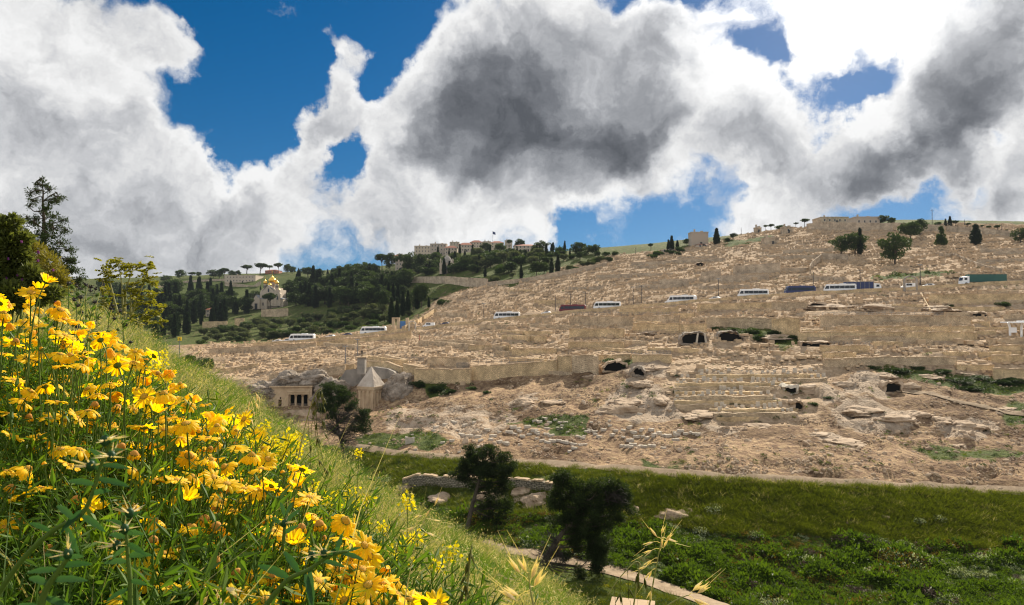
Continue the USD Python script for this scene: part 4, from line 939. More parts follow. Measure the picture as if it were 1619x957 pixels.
for c_ in (466.3, 477.0):
    part(ct, 'column', MB().lathe([(.42, lz(643)), (.42, lz(642)), (.30, lz(641.6)), (.27, lz(627)), (.42, lz(626)), (.44, lz(624.5))], 14, (lx(c_), .7, 0)), 'tomb_stone', 40)
for c_ in (456.6, 486.4):
    part(ct, 'pilaster', MB().box((lx(c_), .75, lz(633.7)), (.5, .5, 19 * cw)), 'tomb_stone')
r_ = MB(); r_.tube([(lx(457), .55, lz(639.5)), (lx(486), .55, lz(639.5))], .03, 4).tube([(lx(457), .55, lz(641.5)), (lx(486), .55, lz(641.5))], .025, 4)
for k in range(16):
    r_.tube([(lx(457 + k * 1.93), .55, lz(643)), (lx(457 + k * 1.93), .55, lz(639.5))], .02, 3)
part(ct, 'railing', r_, 'grey_metal')
def mass(px, py, w, h, dep, Y, seed, label, mat='rock', rough=.42, rz=0.0):
    s_ = Y / FPX; return rock(at(px, py, Y) + [0, dep / 2, 0], (w * s_ * 1.12, dep, h * s_ * 1.15), seed, label=label, material=mat, flat=1.0, sub=5, rough=rough, rotz=rz)
mass(407, 620, 46, 24, 9, FY - 2.5, 401, 'overhanging grey rock hood at the left end of the tomb cliff')
mass(406, 640, 46, 34, 8, FY - 2.5, 402, 'pitted brown cliff rock left of the columned tomb', 'tan_rock')
mass(449, 605, 44, 26, 8, FY + 1.2, 403, 'grey weathered rock over the left half of the columned tomb')
mass(490, 604, 50, 30, 8, FY + 1.6, 423, 'grey weathered rock over the right half of the columned tomb')
mass(516, 626, 50, 50, 9, FY - 1.5, 404, 'rough grey cliff between the columned tomb and the dark tree')
mass(522, 645, 50, 40, 9, FY + 2, 405, 'brown cliff foot behind the dark tree', 'tan_rock')
mass(462, 676, 92, 32, 8, FY - 7, 406, 'eroded tan rock bank below the columned tomb', 'tan_rock')
mass(625, 632, 50, 58, 8, MY + 1.0, 407, 'big rounded grey rock shoulder right of the pyramid tomb')
mass(632, 606, 36, 26, 7, MY + 4, 408, 'grey rock knob with a green hollow above the rock shoulder')
mass(642, 640, 20, 36, 5, MY + 3, 409, 'dark grey rock flank left of the low cave tomb')
def opening(px0, px1, top, bot, Y, label, name='cave_mouth', pillars=(), arch=0.0, tilt=(0, 0), mat='rock'):
    """A dark hollow with its rim of rock and, where there are some, its pillars."""
    s_ = Y / FPX; o_ = at((px0 + px1) / 2, bot, Y); w_, h_ = (px1 - px0) * s_, (bot - top) * s_
    th = thing(name, label, 'cave', o_); u = np.linspace(0, math.pi, 15)
    ou = np.stack([np.cos(u) * w_ / 2, (h_ * (1 - arch) + h_ * arch * np.sin(u)) if arch else h_ + 0 * u], 1); poly = np.vstack([[w_ / 2, -.4], ou * (1 + .22 * (meshkit.noise(np.stack([u * 2.2, 0 * u + px0, 0 * u], 1), 9) - .5))[:, None] - [0, .12 * h_], [-w_ / 2, -.4]])
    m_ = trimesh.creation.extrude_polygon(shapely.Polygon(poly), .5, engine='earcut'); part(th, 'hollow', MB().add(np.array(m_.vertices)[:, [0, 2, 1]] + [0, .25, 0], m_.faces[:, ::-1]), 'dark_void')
    big_ = shapely.Polygon(poly).buffer(max(.35, h_ * .18)); ring = big_.difference(shapely.Polygon(poly)).segmentize(.5); m_ = trimesh.creation.extrude_polygon(ring, 2.2, engine='earcut').subdivide().subdivide(); v = np.array(m_.vertices)[:, [0, 2, 1]]; v += (meshkit.fbm(v * .8 + Y, 3, 6)[:, None] - .45) * np.array([1.6, 1.8, 1.5])
    part(th, 'rock_rim', MB().add(v + [0, -.15, 0], m_.faces[:, ::-1]), mat, 30)
    for k, (p0, p1) in enumerate(pillars):
        part(th, 'pillar', MB().tube([((p0 - (px0 + px1) / 2) * s_, -.3, -.4), ((p1 - (px0 + px1) / 2) * s_, -.3, h_ * .95)], [.28, .22], 7), 'pale_stone')
    return th
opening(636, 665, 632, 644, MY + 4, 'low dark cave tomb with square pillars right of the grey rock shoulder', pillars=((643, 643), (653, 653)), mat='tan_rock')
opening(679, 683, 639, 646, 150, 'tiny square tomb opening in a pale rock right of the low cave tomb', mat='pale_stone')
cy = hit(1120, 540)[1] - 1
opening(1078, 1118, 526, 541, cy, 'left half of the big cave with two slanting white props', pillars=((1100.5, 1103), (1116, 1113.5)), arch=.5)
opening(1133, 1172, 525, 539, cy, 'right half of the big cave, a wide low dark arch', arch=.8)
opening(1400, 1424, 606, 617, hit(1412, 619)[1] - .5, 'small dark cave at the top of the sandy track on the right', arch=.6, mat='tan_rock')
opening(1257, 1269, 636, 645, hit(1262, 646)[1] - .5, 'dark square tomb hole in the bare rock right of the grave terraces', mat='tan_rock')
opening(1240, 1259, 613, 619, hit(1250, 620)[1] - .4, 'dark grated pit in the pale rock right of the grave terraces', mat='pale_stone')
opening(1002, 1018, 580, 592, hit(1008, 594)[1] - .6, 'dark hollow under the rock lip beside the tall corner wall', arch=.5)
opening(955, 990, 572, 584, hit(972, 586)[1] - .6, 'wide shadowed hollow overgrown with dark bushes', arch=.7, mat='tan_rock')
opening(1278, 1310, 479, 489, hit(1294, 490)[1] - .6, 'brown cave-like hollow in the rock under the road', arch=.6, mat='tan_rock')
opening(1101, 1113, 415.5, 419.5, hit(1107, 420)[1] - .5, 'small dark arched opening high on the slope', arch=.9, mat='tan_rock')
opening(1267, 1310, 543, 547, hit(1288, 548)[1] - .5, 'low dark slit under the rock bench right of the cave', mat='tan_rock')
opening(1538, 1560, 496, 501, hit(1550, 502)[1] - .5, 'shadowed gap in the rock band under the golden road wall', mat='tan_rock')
st = hit(1478, 493); en = hit(1463, 467)
sw = thing('stone_stairs', 'narrow stone stairway with side walls climbing to the road gate', 'stairs')
for k in range(22):
    p = st + (en - st) * k / 21; part(sw, 'step', MB().box(p + [0, 0, .0 + .1], (2.2, abs(en[1] - st[1]) / 18, .9)), 'grave_stone')
for s_ in (-1.35, 1.35):
    b = MB(); q = np.array([st + [s_, 0, -.8], en + [s_, 0, -.8]])
    b.add(np.vstack([q + [-.14, 0, 0], q + [.14, 0, 0], q + [-.14, 0, 1.6], q + [.14, 0, 1.6]])[[0, 2, 3, 1, 4, 6, 7, 5]], [[0, 1, 2, 3], [4, 5, 6, 7], [0, 1, 5, 4], [1, 2, 6, 5], [2, 3, 7, 6], [3, 0, 4, 7]]); part(sw, 'side_wall', b, 'wall_stone')
wall([(1480, 400, 404), (1510, 401, 406), (1536, 412, 417), (1560, 420, 425), (1584, 424, 432)], 'brown wall winding down beside the shrubby grave garden on the right', 'far_wall_stone', seed=310, thick=.3, cope=False, raw=True)
wall([(1281, 421, 430), (1284, 414, 424), (1299, 402, 411)], 'brown wall bending down the left side of the shrubby grave garden', 'far_wall_stone', seed=311, cope=False, thick=.3, n_per=2, raw=True)
fwl = wall([(636, 758, 770), (657, 753, 768), (700, 755, 770), (760, 757, 772)], 'left half of the rubble field wall, under the standing pine', 'field_wall_stone', seed=312)
wall([(790, 757, 771), (840, 761, 776), (884, 766, 780)], 'right half of the rubble field wall, ending at the leaning pine', 'field_wall_stone', seed=313)

# ------------------------------------------------------------------ buildings
def house(px0, px1, top, bot, label, plaster='house_plaster', roof=None, cols=3, rows=2, depth=None, rot=0.0, Y=None, name='house', cat='house', win=(.9, 1.4), eave=.5):
    c0 = hit((px0 + px1) / 2, bot) if Y is None else at((px0 + px1) / 2, bot, Y); s_ = c0[1] / FPX; w_, h_ = (px1 - px0) * s_, (bot - top) * s_; d_ = depth or w_ * .7
    rh = 0
    if roof == 'hip':
        rh = min(h_ * .28, w_ * .2)
    th = thing(name, label, cat, c0 + [0, d_ / 2, 0], rot); hb = h_ - rh
    part(th, 'wall', MB().box((0, 0, hb / 2 - 1.5), (w_, d_, hb + 3)), plaster)
    if roof == 'hip':
        a, b_ = w_ / 2 + eave, d_ / 2 + eave; k = min(a, b_) * .9
        v = np.array([[-a, -b_, hb], [a, -b_, hb], [a, b_, hb], [-a, b_, hb], [-(a - k), 0, h_], [a - k, 0, h_]]); part(th, 'roof', MB().add(v, [[0, 1, 5], [0, 5, 4]]).add(v, [[1, 2, 5], [2, 3, 4], [2, 4, 5], [3, 0, 4], [0, 3, 2], [0, 2, 1]]), 'roof_tile')
    else:
        b = MB()
        for x_, y_, sx, sy in ((0, -d_ / 2, w_ + .3, .3), (0, d_ / 2, w_ + .3, .3), (-w_ / 2, 0, .3, d_ - .3), (w_ / 2, 0, .3, d_ - .3)):
            b.box((x_, y_, hb + .25), (sx, sy, .7))
        part(th, 'parapet', b, plaster)
        b = MB().box((w_ * .2, 0, hb + .8), (1.6, 1.6, 1.6)).lathe([(.0, 2.4), (.6, 2.4), (.6, 0), (0, 0)], 10, (-w_ * .22, 0, hb + .2)); part(th, 'roof_tank', b, 'house_plaster_grey')
    for r in range(rows):
        for c in range(cols):
            x_ = (-.5 + (c + .5) / cols) * w_ * .92; z_ = hb * (r + .55) / rows
            b = MB().box((x_, -d_ / 2, z_), (win[0] + .3, .16, win[1] + .3)); f_ = part(th, 'window', b, 'pale_stone'); part(f_, 'pane', MB().box((x_, -d_ / 2 - .04, z_), (win[0], .12, win[1])), 'window_dark')
    b = MB().box((w_ * .08, -d_ / 2, 1.0), (1.3, .2, 2.3)); part(th, 'door', b, 'dark_metal')
    return th


HS = [
    (621, 641, 396, 407, 'leftmost ridge house, small with a red tiled roof', 'house_plaster', 'hip', 3, 2), (655, 681, 389, 405, 'broad flat-roofed stone house at the left of the ridge village', 'house_plaster', None, 5, 3), (680, 706, 386, 404, 'wide flat-roofed stone house second from the left on the ridge', 'house_plaster_grey', None, 5, 3),
    (703, 723, 388, 402, 'stone ridge house with red hipped roof before the tall flat-roofed one', 'house_plaster', 'hip', 4, 2), (711, 726, 381, 392, 'tall flat-roofed block rising behind the red hipped roof', 'house_plaster_grey', None, 3, 2), (724, 748, 383, 398, 'long ridge house with a low red roof in the middle of the village', 'house_plaster', 'hip', 5, 2), (743, 763, 379, 396, 'highest ridge house with a reddish roof, right of the long one', 'house_plaster', 'hip', 4, 3),
    (763, 776, 381, 390, 'small dark-eaved ridge house left of the flagpole', 'house_plaster_grey', None, 2, 1), (775, 796, 380, 392, 'house with a dark red roof just right of the flagpole', 'house_plaster', 'hip', 3, 2), (798, 810, 379, 389, 'narrow stone house at the right end of the village row', 'house_plaster_grey', None, 2, 2), (812, 852, 385, 398, 'long red-roofed house mostly behind ridge trees', 'house_plaster', 'hip', 6, 2),
    (625, 641, 415, 428, 'stone house half hidden by pines below the ridge village', 'house_plaster_grey', None, 3, 2), (672, 684, 413, 425, 'small stone house left of the teardrop chapel', 'house_plaster', None, 2, 2),
    (355, 404, 436, 447, 'long low stone house on the grassy hill left of the church', 'house_plaster', None, 9, 2), (419, 441, 426, 433, 'dark brown house on the skyline behind the gold domes', 'roof_tile', 'hip', 4, 1), (325, 339, 487, 501, 'little cottage with an orange roof among the cypresses', 'house_plaster', 'hip', 2, 2), (530, 552, 446, 458, 'pale house with grey roof in the woods right of the church', 'house_plaster', None, 4, 2),
    (1093, 1120, 368, 388, 'plain square brown building on the skyline with one tall cypress before it', 'house_plaster_grey', None, 0, 0), (1046, 1070, 394, 398, 'low red-roofed shed beside the skyline cypresses', 'house_plaster', 'hip', 3, 1), (1102, 1120, 385, 391, 'little red-roofed lean-to under the square building', 'house_plaster', 'hip', 2, 1),
    (1209, 1232, 377, 387, 'roofless stone hut with a dark doorway on the upper slope', 'far_wall_stone', None, 0, 0), (1238, 1255, 360, 369, 'small stone hut with a pale roof on the right ridge', 'far_wall_stone', None, 1, 1), (1298, 1342, 344, 353, 'flat-roofed stone house on top of the right ridge', 'far_wall_stone', None, 5, 1), (1352, 1391, 344, 358, 'white-roofed house on a stone base at the highest point of the right ridge', 'house_plaster_grey', None, 4, 1), (1194, 1204, 361, 368, 'tiny stone hut on the right ridge above the green strip', 'far_wall_stone', None, 0, 0)]
for a in HS:
    house(*a[:4], a[4], a[5], a[6], a[7], a[8])
wall([(1275, 354, 364), (1300, 351, 362), (1350, 352, 365), (1412, 353, 364)], 'broad stone terrace wall holding up the houses of the right ridge', 'far_wall_stone', seed=320, cope=False)

# the church with gold onion domes
cb = hit(420, 489); cs = cb[1] / FPX
ch = thing('onion_domed_church', 'pale stone church with seven gold onion domes among dark cypresses', 'church', cb + [0, 10, 0])
X = lambda px: (px - 420) * cs
Z = lambda py: (489 - py) * cs
def gable(b, x, y, w_, d_, z0, zw, zr):
    b.box((x, y, (z0 + zw) / 2), (w_, d_, zw - z0)); v = np.array([[-w_ / 2, -d_ / 2, zw], [w_ / 2, -d_ / 2, zw], [0, -d_ / 2, zr], [-w_ / 2, d_ / 2, zw], [w_ / 2, d_ / 2, zw], [0, d_ / 2, zr]]) + [x, y, 0]
    b.add(v, [[0, 1, 2], [3, 5, 4]]).add(v, [[0, 2, 5, 3], [1, 4, 5, 2]])
b = MB(); b.box((X(426), 0, Z(473.5) - 1), (X(441) - X(411), 16, 31 * cs + 2)); b.box((X(426), .4, Z(456) - 1), (X(437) - X(415), 12, 6 * cs))
for gx, gw, gz, gr, gd in ((423.5, 9.0, 460, 451, -8.9), (415.5, 5.6, 462, 455.5, -8.5), (431.5, 5.6, 461, 455, -8.6), (438, 5.0, 465, 459.5, -8.4)):
    gable(b, X(gx), gd + 1.2, gw, 3.4, Z(484), Z(gz), Z(gr))
part(ch, 'wall', b, 'house_plaster')
b = MB(); b.box((X(442), -2, Z(480)), (X(446.5) - X(437.5), 12, 16 * cs)); part(ch, 'side_wing', b, 'house_plaster')
b = MB(); gable(b, X(442), -2, X(447) - X(437), 12.6, Z(473), Z(472.5), Z(470.5)); part(ch, 'wing_roof', b, 'lead_roof')
b = MB(); b.add(np.array([[X(423.5) - 5, -9.6, Z(460)], [X(423.5), -9.6, Z(450.6)], [X(423.5) + 5, -9.6, Z(460)], [X(423.5) - 5, -5.8, Z(460)], [X(423.5), -5.8, Z(450.6)], [X(423.5) + 5, -5.8, Z(460)]]), [[0, 1, 4, 3], [1, 2, 5, 4]]); part(ch, 'gable_roof', b, 'lead_roof')
b = MB(); b.box((X(407), -9, 4.4), (17.5, 7, 8.8)); gable(b, X(407.5), -11, 6.5, 6, 0, Z(474), Z(467)); part(ch, 'porch', b, 'house_plaster')
b = MB(); b.box((X(402), -9, 9.0), (9, 7.6, .5)).box((X(416), -9, 9.0), (5.5, 7.6, .5)); b.add(np.array([[X(401.5), -14.2, Z(474.5)], [X(407.5), -14.2, Z(466.3)], [X(413.5), -14.2, Z(474.5)], [X(401.5), -6, Z(474.5)], [X(407.5), -6, Z(466.3)], [X(413.5), -6, Z(474.5)]]), [[0, 1, 4, 3], [1, 2, 5, 4]]); part(ch, 'porch_roof', b, 'lead_roof')
for k, x_ in enumerate((397, 402, 412.5, 417.5)):
    part(ch, 'window', MB().box((X(x_), -12.5, 4.2), (1.0, .2, 2.6)), 'window_dark')
part(ch, 'door', MB().box((X(407.5), -14.0, 2.4), (2.2, .25, 4.8)), 'window_dark')
for x_, z_ in ((421.5, 470), (426.5, 470), (438, 471), (424, 459)):
    part(ch, 'window', MB().box((X(x_), -9.55, Z(z_)), (1.1, .25, 3.0)), 'window_dark')
def dome(px, base, drum_top, onion_top, cross_top, r, y):
    d = MB().lathe([(r * .72, Z(base)), (r * .72, Z(drum_top)), (r * .85, Z(drum_top) + .15), (0, Z(drum_top) + .2)], 14, (X(px), y, 0)); dr_ = part(ch, 'drum', d, 'house_plaster')
    for q in range(6):
        an = -math.pi / 2 + (q - 2.5) * .5; part(dr_, 'drum_window', MB().box((X(px) + r * .72 * math.cos(an), y + r * .72 * math.sin(an), (Z(base) + Z(drum_top)) / 2 + .3), (.35, .2, (Z(drum_top) - Z(base)) * .5), an + math.pi / 2), 'window_dark')
    H_ = Z(onion_top) - Z(drum_top); prof = [(.70, 0), (.92, .10), (1.0, .24), (.95, .38), (.74, .52), (.46, .66), (.24, .78), (.10, .9), (.05, 1.0), (0, 1.01)]
    on_ = part(ch, 'onion_dome', MB().lathe([(p * r, Z(drum_top) + .15 + q * H_) for p, q in prof], 20, (X(px), y, 0)), 'gold', 50)
    hc_ = Z(cross_top) - Z(onion_top); c_ = MB().box((X(px), y, Z(onion_top) + hc_ / 2), (.16, .16, hc_)).box((X(px), y, Z(onion_top) + hc_ * .7), (hc_ * .45, .14, .14)); part(on_, 'cross', c_, 'gold')
for a in ((423.6, 455, 446, 434.5, 426.5, 3.3, 0), (415.0, 460, 448.8, 441.5, 436.5, 1.8, -4), (433.0, 460, 449, 441.5, 436.5, 1.8, -3), (423.2, 455, 452.2, 446, 442.5, 1.6, -6), (438, 465, 462, 455.5, 451.5, 1.4, -5), (428.5, 458, 451.5, 445, 441.5, 1.4, 5), (418.8, 458, 451, 444.5, 441, 1.4, 5)):
    dome(*a)
# teardrop chapel
tb = hit(706, 433); ts = tb[1] / FPX
tc = thing('teardrop_chapel', 'small chapel with a pale pointed dome behind a cypress under the ridge village', 'chapel', tb + [0, 6, 0])
part(tc, 'wall', MB().box((0, 0, 4.2), (11, 10, 8.4)), 'house_plaster'); part(tc, 'dome', MB().lathe([(4.2, 8.2), (4.2, 8.6), (4.0, 9.6), (3.3, 11.3), (2.3, 12.8), (1.1, 14), (.3, 14.7), (0, 14.8)], 24), 'cut_rock', 40)
for x_ in (-3, 0, 3):
    part(tc, 'window', MB().box((x_, -5, 4.5), (1, .2, 2.4)), 'window_dark')
for x_ in (-4.6, 4.6):
    part(tc, 'pinnacle', MB().lathe([(.5, 8), (.5, 10), (.7, 10.2), (0, 12)], 8, (x_, -4.6, 0)), 'house_plaster')

# ------------------------------------------------------------------ vehicles on the road
def bus_parts(root, paint, dark=False):
    g = stage.GetPrimAtPath(root); L, Wd, Hh = 12.2, 2.5, 3.7
    prof = shapely.Polygon([(-L / 2, .35), (L / 2 - .15, .35), (L / 2, .9), (L / 2 - .05, 1.5), (L / 2 - .85, 3.3), (L / 2 - 1.3, Hh), (-L / 2 + .5, Hh), (-L / 2, 3.2)]).buffer(-.12).buffer(.12)
    m_ = trimesh.creation.extrude_polygon(prof, Wd, engine='earcut'); v = np.array(m_.vertices); part(g, 'body', MB().add(np.stack([v[:, 0], v[:, 2] - Wd / 2, v[:, 1]], 1), m_.faces[:, ::-1]), paint)
    ws = np.array([[L / 2 - .03, -1.1, 1.55], [L / 2 - .03, 1.1, 1.55], [L / 2 - .8, 1.1, 3.2], [L / 2 - .8, -1.1, 3.2]]) + [.04, 0, .02]; part(g, 'windscreen', MB().add(ws, [[0, 1, 2, 3]]), 'car_glass')
    for s_ in (-1, 1):
        y_ = s_ * (Wd / 2 + .012)
        for k in range(5):
            x0 = -L / 2 + .55 + k * 1.85; w_ = part(g, 'side_window', MB().box((x0 + .9, y_, 2.42), (1.78, .03, 1.15)), 'car_glass')
        part(g, 'front_side_window', MB().add(np.array([[L / 2 - 2.2, y_ * 1.004, 1.75], [L / 2 - .55, y_ * 1.004, 1.75], [L / 2 - 1.1, y_ * 1.004, 2.95], [L / 2 - 2.2, y_ * 1.004, 2.95]]), [[0, 1, 2, 3]]), 'car_glass')
        for x_ in (-3.6, -2.3, 3.5):
            wh = MB().lathe([(.12, -.02), (.5, -.02), (.52, .12), (.52, .22), (.3, .24), (0, .24)], 16); wv = wh.v[0][:, [0, 2, 1]] * [1, s_, 1] + [x_, s_ * (Wd / 2 - .2), .52]; wh.v[0] = wv; t_ = part(g, 'wheel', wh, 'rubber')
        part(g, 'headlight', MB().box((L / 2 - .02, s_ * .95, .95), (.1, .4, .22)), 'lamp_glass'); part(g, 'mirror', MB().box((L / 2 - .1, s_ * 1.45, 2.6), (.2, .22, .55)), 'dark_metal')
    part(g, 'roof_unit', MB().box((-1.2, 0, Hh + .09), (2.6, 1.7, .2), taper=.9), 'white_paint' if paint == 'white_paint' else paint)


for nm, pt in (('white_bus', 'white_paint'), ('red_bus', 'red_paint'), ('navy_bus', 'navy_paint')):
    bus_parts(proto(nm), pt)
def car_parts(root, paint, van=False):
    g = stage.GetPrimAtPath(root); L, Wd = (5.2, 1.9) if van else (4.4, 1.75)
    pf = [(-L / 2, .3), (L / 2, .3), (L / 2, .95), (L / 2 - .75, 1.15), (L / 2 - 1.5, 2.15), (-L / 2 + .1, 2.2)] if van else [(-L / 2, .3), (L / 2, .3), (L / 2, .75), (L / 2 - 1.0, .95), (L / 2 - 1.7, 1.48), (-L / 2 + 1.0, 1.5), (-L / 2 + .3, 1.0), (-L / 2, .95)]
    m_ = trimesh.creation.extrude_polygon(shapely.Polygon(pf).buffer(-.06).buffer(.06), Wd, engine='earcut'); v = np.array(m_.vertices); part(g, 'body', MB().add(np.stack([v[:, 0], v[:, 2] - Wd / 2, v[:, 1]], 1), m_.faces[:, ::-1]), paint)
    for s_ in (-1, 1):
        y_ = s_ * (Wd / 2 + .008); z0, z1 = (1.25, 1.95) if van else (.98, 1.38)
        for x0, x1 in ((-.9, .15), (.2, L / 2 - 1.55)):
            part(g, 'side_window', MB().box(((x0 + x1) / 2, y_, (z0 + z1) / 2), (x1 - x0, .02, z1 - z0)), 'car_glass')
        for x_ in (-L / 2 + .85, L / 2 - .85):
            wh = MB().lathe([(.0, -.02), (.32, -.02), (.33, .18), (.2, .2), (0, .2)], 14); wh.v[0] = wh.v[0][:, [0, 2, 1]] * [1, s_, 1] + [x_, s_ * (Wd / 2 - .15), .33]; part(g, 'wheel', wh, 'rubber')
        part(g, 'headlight', MB().box((L / 2 - .03, s_ * .65, .7), (.08, .3, .15)), 'lamp_glass')
    a, c = ((L / 2 - .8, 1.18), (L / 2 - 1.48, 2.1)) if van else ((L / 2 - 1.05, .97), (L / 2 - 1.68, 1.43))
    part(g, 'windscreen', MB().add(np.array([[a[0], -.75, a[1]], [a[0], .75, a[1]], [c[0], .7, c[1]], [c[0], -.7, c[1]]]) + [.05, 0, .03], [[0, 1, 2, 3]]), 'car_glass')


for nm, pt, vn in (('white_car', 'white_paint', False), ('dark_car', 'navy_paint', False), ('white_van', 'white_paint', True)):
    car_parts(proto(nm), pt, vn)
def on_road(px, off=3.0):
    t_ = (px - CX) / FPX; y_ = par_y(t_); p = np.array([t_ * y_, y_, par_z(t_)]); p2 = _f(min(t_ + .02, _pt[-1])) - _f(max(t_ - .02, _pt[0])); a = math.atan2(p2[1], p2[0])
    return p + [off * math.sin(-a), off * math.cos(a), .16], a
for nm, px, lab, face in (('white_bus', 588, 'white coach at the low left end of the road near the olive trees', 0), ('white_bus', 474, 'farthest white coach, by the olive grove at the left', 0), ('white_bus', 800, 'white coach alone between two poles below the wooded ridge', 0), ('red_bus', 903, 'red coach with dark windows', 0), ('white_bus', 959, 'white coach just right of the red one', 0), ('white_bus', 1074, 'white coach with a stone post before its rear end', 0), ('white_bus', 1193, 'white coach above the big cave', 0), ('navy_bus', 1270, 'dark blue coach left of the open dark truck', 0), ('white_bus', 1328, 'white coach directly behind the open dark truck', 0)):
    p, a = on_road(px); copy_of(Sdf.Path('/_' + nm), 'parked_bus', lab, 'bus', p, a + math.pi, .88)
for nm, px, lab in (('white_car', 438, 'white car at the far left end of the parked row'), ('white_car', 452, 'second white car at the far left, nose to the coach'), ('white_car', 520, 'white car between the two leftmost coaches'), ('dark_car', 546, 'dark car left of the low left coach'), ('dark_car', 702, 'dark car alone on the road right of the arched gate'), ('white_van', 1442, 'white van behind the road gate on the right'), ('white_car', 862, 'white car left of the red coach'), ('white_car', 1127, 'white car between two white coaches'), ('white_van', 675, 'white van just right of the arched gate'), ('white_car', 1474, 'white car right of the road gate'), ('white_van', 1058, 'white van hidden beside the coach with the stone post')):
    p, a = on_road(px, 3.2 if nm != 'white_car' else 2.6); copy_of(Sdf.Path('/_' + nm), 'parked_car', lab, 'van' if 'van' in nm else 'car', p + [0, 0, .35], a + math.pi, .92)
def truck(px, label, paint, L, slats, cab_left):
    p, a = on_road(px, 4.0); tr = thing('parked_truck', label, 'truck', p, a + (math.pi if cab_left else 0)); h0, h1 = 1.2, 3.7
    part(tr, 'trailer', MB().box((-1.3, 0, (h0 + h1) / 2), (L, 2.5, h1 - h0)), paint)
    if slats:
        for k in range(8):
            part(tr, 'frame_post', MB().box((-1.3 - L / 2 + L * k / 7, -1.28, 2.45), (.14, .1, 2.6)), 'grey_metal'); 
            part(tr, 'frame_post', MB().box((-1.3 - L / 2 + L * k / 7, 1.28, 2.45), (.14, .1, 2.6)), 'grey_metal')
        for s_ in (-1.3, 1.3):
            part(tr, 'rail', MB().box((-1.3, s_, 3.72), (L + .2, .12, .14)), 'grey_metal')
    else:
        part(tr, 'roof_rim', MB().box((-1.3, 0, h1 + .05), (L + .06, 2.56, .1)), paint)
    m_ = trimesh.creation.extrude_polygon(shapely.Polygon([(0, .5), (2.3, .5), (2.3, 1.6), (1.9, 2.9), (0, 3.2)]), 2.4, engine='earcut'); v = np.array(m_.vertices); x0 = L / 2 - 1.3 + .15
    part(tr, 'cab', MB().add(np.stack([v[:, 0] + x0, v[:, 2] - 1.2, v[:, 1]], 1), m_.faces[:, ::-1]), 'white_paint'); part(tr, 'windscreen', MB().add(np.array([[x0 + 2.32, -1.05, 1.65], [x0 + 2.32, 1.05, 1.65], [x0 + 1.95, 1.0, 2.8], [x0 + 1.95, -1.0, 2.8]]), [[0, 1, 2, 3]]), 'car_glass')
    for s_ in (-1, 1):
        part(tr, 'side_window', MB().box((x0 + 1.2, s_ * 1.21, 2.2), (1.0, .03, .8)), 'car_glass')
        for x_ in (-L / 2 - .2, -L / 2 + 1.1, x0 + 1.1):
            wh = MB().lathe([(.0, -.02), (.5, -.02), (.5, .25), (.2, .27), (0, .27)], 14); wh.v[0] = wh.v[0][:, [0, 2, 1]] * [1, s_, 1] + [x_, s_ * 1.0, .5]; part(tr, 'wheel', wh, 'rubber')
truck(1364, 'open-framed dark truck with its white cab on the right', 'navy_paint', 9.6, True, False)
truck(1566, 'truck with a long dark green cover, white nose to the left', 'green_tarp', 12.5, False, True)
def gate(px, label, w_=2.8, h_=3.4, Yoff=.6, mat='pale_stone'):
    t_ = (px - CX) / FPX; y_ = par_y(t_) - Yoff; o_ = np.array([t_ * y_, y_, par_z(t_)]); g = thing('arched_gate', label, 'gate', o_)
    for s_ in (-1, 1):
        part(g, 'post', MB().box((s_ * w_ / 2, 0, h_ * .4), (.55, .55, h_ * 1.1 + .6)), mat)
    u = np.linspace(0, math.pi, 12); part(g, 'arch', MB().tube(np.stack([np.cos(u) * w_ / 2, 0 * u, h_ * .95 + np.sin(u) * w_ * .32], 1), .28, 6), mat)
gate(652, 'small pale arched gateway beside the cypresses at the road', 2.6, 3.0); gate(1440, 'dark arched road gate at the head of the stone stairs', 4.2, 3.6, mat='cut_rock')
b_ = thing('gate_ruin', 'sunlit tan gate pillars with a blue door under the tall cypress stand', 'gate', hit(633, 520)); 
for x_ in (-3, -.9, 3):
    part(b_, 'post', MB().box((x_, 0, 2.2), (1.3, 1, 5.2)), 'tomb_stone')
part(b_, 'door', MB().box((1.0, .2, 1.6), (2.4, .2, 3.4)), 'blue_paint'); part(b_, 'lintel', MB().box((-1.9, 0, 4.6), (3.4, 1.02, .7)), 'tomb_stone')
rw = wall([(641, 515, 521), (664, 503, 511), (690, 487, 493)], 'pale ramp wall climbing beside the tall cypress stand', 'wall_stone', seed=330, cope=False, thick=.3, n_per=3, raw=True)

# ------------------------------------------------------------------ poles, lamps, fences, canopy
def pole(px, top, bot, label, kind='pole', Y=None, mat='dark_metal', name='utility_pole', r=.14):
    p = hit(px, bot) if Y is None else at(px, bot, Y); h_ = (bot - top) * p[1] / FPX; t_ = thing(name, label, 'lamp post' if kind == 'lamp' else 'pole', p)
    part(t_, 'shaft', MB().tube([(0, 0, -.5), (0, 0, h_)], [r, r * .7], 8), mat)
    if kind == 'lamp':
        part(t_, 'lamp_head', MB().box((0, 0, h_ + .08), (1.5, .5, .22)).box((0, 0, h_ - .12), (.3, .3, .3)), 'grey_metal'); part(t_, 'lamp_glass', MB().box((0, 0, h_ - .05), (1.2, .36, .08)), 'lamp_glass')
    elif kind == 'twin':
        part(t_, 'arm', MB().tube([(-1.1, 0, h_ - .2), (1.1, 0, h_ - .2)], .06, 5), mat); part(t_, 'lamp_head', MB().box((-1.1, 0, h_ - .1), (.8, .35, .2)), 'grey_metal'); part(t_, 'lamp_head', MB().box((1.1, 0, h_ - .1), (.8, .35, .2)), 'grey_metal')
    elif kind == 'wire':
        part(t_, 'crossarm', MB().box((0, 0, h_ - .5), (1.8, .14, .14)), mat)
        for x_ in (-.8, 0, .8):
            part(t_, 'insulator', MB().lathe([(.06, 0), (.09, .1), (.05, .25), (0, .26)], 8, (x_, 0, h_ - .43)), 'lamp_glass')
    return t_
